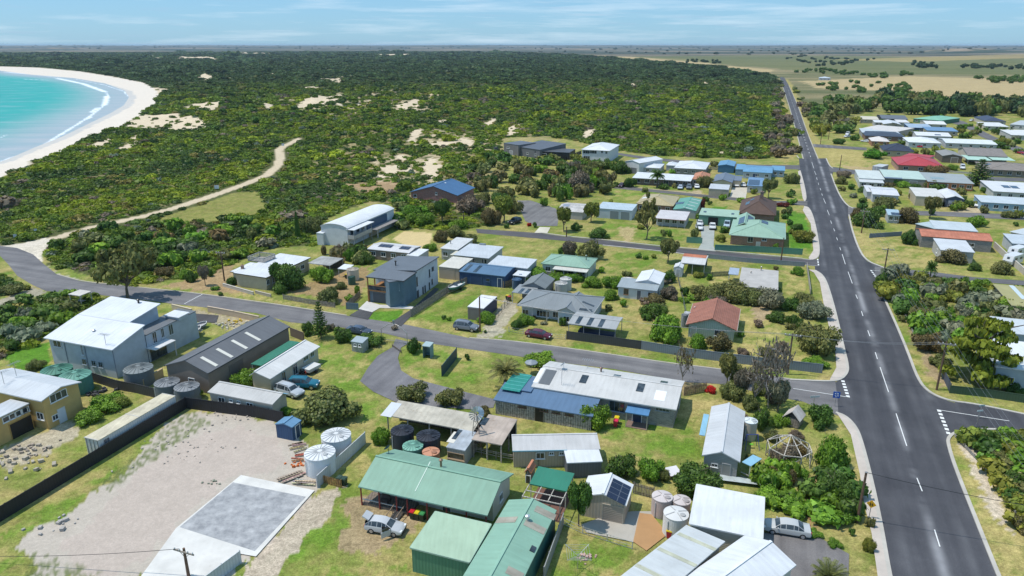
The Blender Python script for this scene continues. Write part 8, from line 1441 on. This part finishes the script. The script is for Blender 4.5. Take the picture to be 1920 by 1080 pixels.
# ------------------------------------------------------------------ trees one by one (photo pixels: centre, foot, width, height)
LAND += [('curved driveway', 720, 690), ('large white tanks', 612, 860), ('farm windmill', 893, 846), ('timber gazebo frame', 1476, 860), ('silver sedan', 1473, 1000), ('blue road sign', 1565, 760), ('turning court', 1010, 400), ('yellow diamond sign', 1628, 970), ('lower street corner', 1656, 515), ('sandy beach path', 400, 365), ('limestone wall', 430, 592), ('green tank pair', 125, 720), ('maroon sedan', 1010, 632), ('cream boundary wall', 1890, 495), ('far billboard', 1512, 205)]
T_ = '''gum 240 560 130 96 o|bush 552 550 72 66 d|tree 525 540 40 45 d|bush 604 533 52 42 g|bush 622 570 52 40 o|column 559 447 11 46 d|column 524 440 8 20 d|bush 440 536 32 20 d|bush 583 441 48 44 o|bush 637 484 26 32 p|bush 655 492 24 32 g|bush 685 497 36 30 d|bush 608 480 18 28 b|bush 669 553 15 28 g
norfolk 602 634 42 72 d|bush 580 631 30 34 d|bush 645 646 44 38 d|bush 690 654 62 32 d|bush 775 666 32 38 d|bush 777 760 72 48 o|bush 842 768 60 46 o|bush 618 812 142 86 o|bush 497 777 46 22 g|bush 535 780 30 20 g|bush 464 727 56 38 g|bush 369 750 34 26 g|bush 200 776 78 40 g|bush 165 800 64 34 g|bush 232 768 50 28 y|bush 68 697 36 26 o|bush 716 837 38 42 g
palm 948 728 78 56 o|bush 1012 693 64 36 g|bush 877 677 13 16 d|bush 1117 812 62 66 g|bush 905 784 30 26 b|bush 1160 907 70 62 d|bush 1218 907 52 56 g|bush 1243 905 24 30 o|bush 1305 940 94 74 d|bush 1085 892 52 32 g|tree 1085 986 58 78 d
bush 1373 754 50 45 o|bare 1279 720 42 70 b|tree 1362 724 44 58 o|bush 1385 727 42 52 o|bare 1440 765 80 122 p|bare 1414 758 56 80 p|bush 1425 812 42 60 d|bush 1467 804 50 30 g|bush 1540 807 62 58 d|bush 1547 884 72 80 g|bush 1565 947 72 64 d|bush 1435 907 46 36 b|bush 1480 914 38 40 b|bush 1437 947 62 44 g|bush 1480 967 72 42 g|bush 1540 987 66 42 g|bush 1583 987 52 36 g|bush 1475 862 56 34 p
palmlow 1553 1092 84 46 o|bush 1628 992 20 26 o|bush 1627 1037 26 32 y|bush 1525 1012 36 20 g|bush 1563 1029 30 18 g|bush 1598 1007 16 20 d
bush 1840 837 42 30 o|bush 1882 838 52 34 d|bush 1870 884 60 42 o|bush 1895 928 60 46 d|bush 1908 962 50 42 y|bush 1915 1002 46 42 b|bush 1900 880 40 30 y|bush 1918 905 40 34 o
bush 1527 670 86 76 o|bush 1525 692 50 24 g|bush 1522 602 62 44 s|bush 1503 577 56 34 o|bush 1440 582 64 52 s|bush 1370 570 74 52 o|bush 1452 608 44 28 d|bush 1487 617 36 34 d|bush 1497 519 28 22 g|bush 1455 507 10 10 b|bush 1312 564 46 36 o|bush 1256 564 42 34 p|bush 1286 557 22 24 d|bush 1282 569 24 14 g|bush 1225 602 52 42 d|bush 1240 647 80 66 g|bush 1303 657 38 38 g|bush 1350 662 54 46 b|bush 1390 669 30 20 p|bush 1438 672 34 28 o|bush 1465 665 36 30 p
bush 1005 522 46 24 g|bush 1050 529 50 24 g|bush 1080 531 36 24 g|bush 1115 543 46 28 g|bush 1150 543 46 32 g|bush 1142 564 34 26 g|bush 1104 492 60 48 o|bush 1067 480 30 36 p|bush 1052 480 16 22 d|bush 1197 485 14 12 d|bush 1210 487 14 10 g|bush 1225 485 16 10 y|tree 1252 492 42 42 o|bush 1254 532 34 32 d|bush 1309 522 24 14 y|gum 1212 448 54 66 o
tree 1057 434 34 44 y|tree 1108 417 36 36 y|bush 1080 434 26 20 d|bush 1120 448 44 26 d|bush 1019 388 16 22 g|bush 992 425 10 9 r|bush 1002 427 11 13 d|bush 950 429 12 12 d|bush 920 424 42 42 b|tree 945 417 52 48 y|bush 960 402 42 40 o|bush 935 387 36 34 d|bush 880 404 62 46 p|bush 907 385 42 30 o|tree 830 422 34 44 d|bush 790 427 52 36 g|bush 853 447 42 30 o|bush 826 457 36 32 b|bush 881 460 36 26 o|bush 808 472 28 18 g|bush 1083 362 58 52 p|bush 770 410 40 30 g|bush 755 432 30 24 d|bush 800 400 34 24 y|bush 742 420 24 24 s|bush 860 432 40 26 g
bush 1180 352 26 24 d|bush 1163 327 42 32 d|palm 1232 352 34 38 d|bush 1261 327 17 12 g|bush 1320 353 34 30 o|bush 1244 356 20 14 d|bush 1209 361 16 12 o|bush 1340 313 16 14 o|tree 1440 372 30 36 o|bush 1484 346 30 28 o|bush 1485 367 13 15 d|bush 1389 381 22 12 g|bush 1330 385 12 10 d|bush 1480 396 20 10 d|bush 1465 389 30 10 m|bush 1505 456 42 30 y|bush 1494 432 28 16 d|bush 1353 454 26 18 y|bush 1302 447 18 30 o|bush 1317 393 14 22 m|bush 1320 383 10 14 m|bush 1112 322 24 26 o|bush 1138 318 30 26 d|bush 1090 315 26 20 g
bush 1575 346 26 20 o|bush 1595 356 20 14 d|bush 1582 334 28 18 p|bush 1615 362 28 14 d|bush 1650 392 48 28 o|bush 1625 427 62 46 d|bush 1605 412 30 26 b|bush 1640 408 36 26 d|bush 1705 422 50 40 b|tree 1743 410 36 40 o|bush 1703 460 36 36 d|bush 1790 499 62 36 b|bush 1830 510 30 20 d|bush 1872 515 44 32 o|bush 1827 427 42 28 g|bush 1800 464 62 16 g|bush 1840 420 20 12 g|bush 1600 372 18 12 s
bush 1685 519 52 30 s|bush 1700 545 62 30 y|bush 1706 562 36 28 p|palm 1741 534 26 50 d|bush 1761 567 62 32 y|bush 1790 554 44 34 d|bush 1817 547 26 22 g|bush 1843 548 44 30 g|bush 1757 614 56 46 s|bush 1797 602 52 38 s|palmlow 1818 584 38 24 d|bush 1878 592 44 38 g|bush 1712 590 36 32 d|bush 1716 602 14 24 g|bush 1735 582 40 30 o|bush 1740 600 30 30 g|bush 1690 605 20 16 o|bush 1850 615 44 36 o|bush 1840 575 40 26 y|bush 1905 605 36 40 d|bush 1780 625 50 30 o|bush 1670 530 30 20 d|bush 1680 556 24 18 p
flat 1822 735 160 150 l|bush 1402 772 42 38 o|tree 1388 748 46 52 p|bush 1452 762 38 34 p|bush 1418 745 36 34 o|tree 1458 772 50 56 s|bush 1395 800 34 24 p|bush 1448 830 36 26 o|bush 1498 858 44 34 b|bush 1455 868 40 30 p|bush 1490 830 34 24 p|bush 1410 870 30 22 o|bush 1505 900 30 22 g|bush 1328 570 50 40 o|bush 1405 575 54 42 o|bush 1475 585 44 32 d|bush 1345 575 36 26 p|bush 1225 575 46 30 b|bush 1742 664 70 48 b|bush 1900 739 38 24 d|bush 1702 607 16 16 d|bush 1760 690 40 30 o
bush 1638 299 50 24 v|palmlow 1642 281 22 18 o|bush 1572 271 24 15 d|bush 1602 264 20 15 d|norfolk 1833 348 56 52 d|bush 1757 329 44 24 b|bush 1783 320 28 14 g|bush 1747 355 28 22 o|bush 1690 353 36 16 g|bush 1715 356 30 14 d|bush 1668 353 20 14 b|bush 1710 258 20 15 o|bush 1800 245 20 14 d|bush 1820 255 18 11 o|bush 1877 254 36 20 d|bush 1880 273 24 20 y|bush 1840 241 15 13 o|bush 1907 268 20 18 s|bush 1860 279 52 11 d|bush 1788 275 14 9 g|bush 1768 289 14 12 d|bush 1730 272 12 8 d|bush 1738 291 26 8 g|bush 1696 268 16 10 g|bush 1750 240 14 8 d|bush 1890 410 30 18 o|bush 1905 425 14 10 d
bush 20 555 50 26 o|bush 48 545 22 12 y|bush 10 530 30 14 y|bush 395 520 20 18 d|bush 360 530 24 28 d|tree 385 535 26 36 p|bush 345 525 30 22 g|bush 310 520 36 24 b|bush 270 515 44 40 o|bush 330 500 50 38 d|bush 415 556 16 10 d|bush 405 545 18 10 g|bush 1108 578 16 18 g|bush 985 612 36 26 g|bush 970 618 28 24 d|bush 1055 612 16 22 d|bush 1000 600 20 10 b|bush 915 612 40 32 g|bush 910 625 10 8 d|bush 832 600 12 10 d|bush 842 602 10 9 g|bush 1020 610 16 9 s|bush 740 620 14 12 p|bush 620 622 20 18 p|bush 1250 440 16 10 d|bush 640 545 26 20 o|bush 655 565 20 14 g'''
for e in T_.replace('\n', '|').split('|'):
    k, cx, yb, w, h, ck = e.split(); tree(k, float(cx), float(yb), float(w), float(h), ck)
tree('bush', 1334, 741, 24, 20, 'r', 'vivid red bushy plant at the end of the brown timber fence')
label_trees()
fill([(1508,186), (1560,182), (1640,188), (1662,215), (1605,224), (1560,228), (1520,225), (1505,205)], 22, 14, 9, 'dddoo', 'dark coastal tree in the wood right of the far main road', 'trees of the wood right of the main road')
fill([(1512,238), (1550,228), (1605,228), (1606,250), (1560,258), (1535,262)], 16, 10, 6, 'dooyp', 'olive tree in the clump between the far verge and the estate', 'trees of the clump beside the estate')
fill([(1640,184), (1750,188), (1925,196), (1935,221), (1800,220), (1660,212)], 76, 16, 11, ['d', 'dd', 'dd', 'd', 'o'], 'dark green tree in the tall belt behind the far estate', 'trees of the tall belt behind the estate')
fill([(1610,216), (1700,214), (1925,240), (1925,300), (1690,300), (1610,262)], 60, 4.4, 3, 'dogydo', 'garden tree among the houses of the far estate', 'garden trees of the far estate', name='garden_tree')
fill([(1560,335), (1620,350), (1920,345), (1920,412), (1640,412), (1590,380)], 34, 3.6, 2.6, 'dogyod', 'garden tree among the houses right of the main road', 'garden trees right of the main road', name='garden_tree')
fill([(1130,330), (1480,335), (1500,470), (1330,465), (1120,420)], 46, 2.8, 2.1, 'dgoygd', 'small garden tree among the houses left of the main road', 'small garden trees left of the main road', name='garden_tree')
fill([(960,500), (1130,510), (1290,500), (1480,520), (1540,650), (1400,650), (1200,640), (1080,590), (940,600)], 30, 2.2, 1.5, 'dgogop', 'low garden bush on the lots above the street', 'low garden bushes above the street', name='garden_bush')
fill([(1000,88.5), (1925,88), (1925,93), (1000,94)], 110, 40, 13, ['dd'], 'far off trees in thin lines below the right horizon', None, stuff=True)
fill([(-20,87.8), (1000,87.8), (1000,91.5), (-20,92)], 120, 46, 13, ['dd'], 'far off trees in thin lines below the left horizon', None, stuff=True)
fill([(1535,158), (1600,153), (1700,157), (1715,168), (1680,176), (1540,172)], 34, 9, 5, ['d', 'dd', 'o'], 'dark wood in the loose wood on the tan paddock', None, stuff=True)
fill([(1488,130), (1560,131), (1625,137), (1620,142), (1560,141), (1490,137)], 26, 10, 6, ['d', 'dd'], 'dark wood in the row behind the lone farmhouse', None, stuff=True)
fill([(1627,139), (1700,136), (1712,140), (1660,147), (1630,145)], 16, 10, 6, ['d', 'dd'], 'dark wood in the small clump between the two paddocks', None, stuff=True)
fill([(1703,119), (1730,117), (1762,121), (1758,129), (1708,128)], 15, 15, 9, ['dd'], 'dark wood in the clump on the green plain', None, stuff=True)
fill([(1788,125), (1860,121), (1925,122), (1925,133), (1850,130), (1790,127)], 24, 15, 8, ['dd'], 'dark wood in the belt at the right of the green plain', None, stuff=True)
fill([(1826,146), (1925,147), (1925,156), (1870,157), (1830,151)], 18, 11, 7, ['d', 'dd'], 'dark wood in the hedge line beyond the tan paddock at right', None, stuff=True)
fill([(1465,106), (1540,105), (1640,111), (1630,120), (1540,125), (1470,113)], 40, 16, 8, ['dd'], 'far dark wood in the broken belts beyond the main road', None, stuff=True)
fill([(1282,113), (1350,112), (1350,120), (1285,120)], 16, 15, 8, ['dd'], 'far dark wood in the clump on the paddock left of the road', None, stuff=True)
fill([(1462,152), (1472,190), (1484,240), (1492,285), (1482,300), (1462,296), (1440,298), (1436,255), (1450,210), (1452,170)], 34, 8, 5, 'poppob', 'grey brown roadside tree left of the far main road', 'roadside trees left of the far main road')
fill([(1488,165), (1500,175), (1518,205), (1530,228), (1516,228), (1500,200)], 12, 8, 4.5, 'poy', 'small twiggy tree on the right verge of the far road', 'small trees on the right far verge')
fill([(890,330), (1060,318), (1140,328), (1150,350), (1120,374), (1060,378), (1000,374), (970,368), (900,372)], 44, 6.5, 5, 'doopbdg', 'coastal tree in the grove above the turning court', 'grove above the turning court')
fill([(885,303), (940,300), (1090,303), (1165,312), (1120,322), (1050,316), (880,325)], 30, 6.5, 4, 'dogyd', 'bushy tree in the strip below the dune houses', 'bushes below the dune houses')
fill([(740,385), (775,378), (800,392), (790,430), (748,430)], 9, 5.5, 3.2, 'gdo', 'garden shrub between the barrel roof and the brick house', 'shrubs beside the barrel roofed house')
fill([(600,480), (690,470), (690,500), (640,500), (600,492)], 8, 4.5, 3, 'dob', 'shrub between the old cream house and the low brick wing', 'shrubs behind the old cream house')
fill([(1640,545), (1700,600), (1735,650), (1860,660), (1850,600), (1920,620), (1915,560), (1850,555), (1760,530), (1670,515)], 52, 5.0, 3.4, 'gdoysg', 'garden shrub filling the leafy right hand garden', 'shrubs of the right hand garden', name='shrub')
fill([(1800,830), (1850,820), (1920,820), (1925,1010), (1895,960), (1850,860)], 22, 4, 2.2, 'odgy', 'verge shrub beside the sandy strip at lower right', 'verge shrubs at lower right', name='shrub')
fill([(1420,885), (1500,890), (1600,900), (1605,985), (1500,975), (1420,940)], 16, 3.8, 2.4, 'gdg', 'leafy shrub in the hedge above the silver sedan', 'hedge above the silver sedan', name='shrub')
fill([(95,465), (200,435), (290,425), (400,425), (500,405), (560,440), (430,495), (330,515), (170,515)], 40, 5.5, 3.4, 'gdodgsb', 'taller bush in the scrub above the road bend', 'taller bushes above the road bend')
fill([(0,580), (90,555), (160,552), (150,590), (60,645), (0,668)], 18, 4.5, 2.6, 'dgos', 'taller bush in the scrub left of the big white roof', 'taller bushes left of the big house')
fill([(560,150), (900,150), (1300,190), (1420,260), (1200,262), (900,230), (600,235), (400,250), (420,180)], 70, 8, 4.2, 'dddopg', 'taller bushes standing out of the dune scrub', None, stuff=True)
fill([(1000,96), (1460,94), (1920,95), (1920,99), (1460,104), (1000,99)], 70, 26, 9, ['dd'], 'far off trees in the thin lines on the horizon plain', None, stuff=True)
# ------------------------------------------------------------------ haze
m = bpy.data.materials.new('haze'); m.use_nodes = True; nt = m.node_tree; nt.nodes.clear(); out = node(nt, 'ShaderNodeOutputMaterial')
pv = node(nt, 'ShaderNodeVolumePrincipled', i={'Density': .000042, 'Anisotropy': .1}); pv.inputs['Color'].default_value = (.62, .80, .97, 1); ln(nt, pv.outputs[0], out.inputs['Volume'])
mb = MB(); mb.box((0, 13200, 29.5), (50000, 26800, 65)); o = mb.build('haze', m); o['kind'] = 'stuff'; o['label'] = 'thin blue air haze over the whole coast'
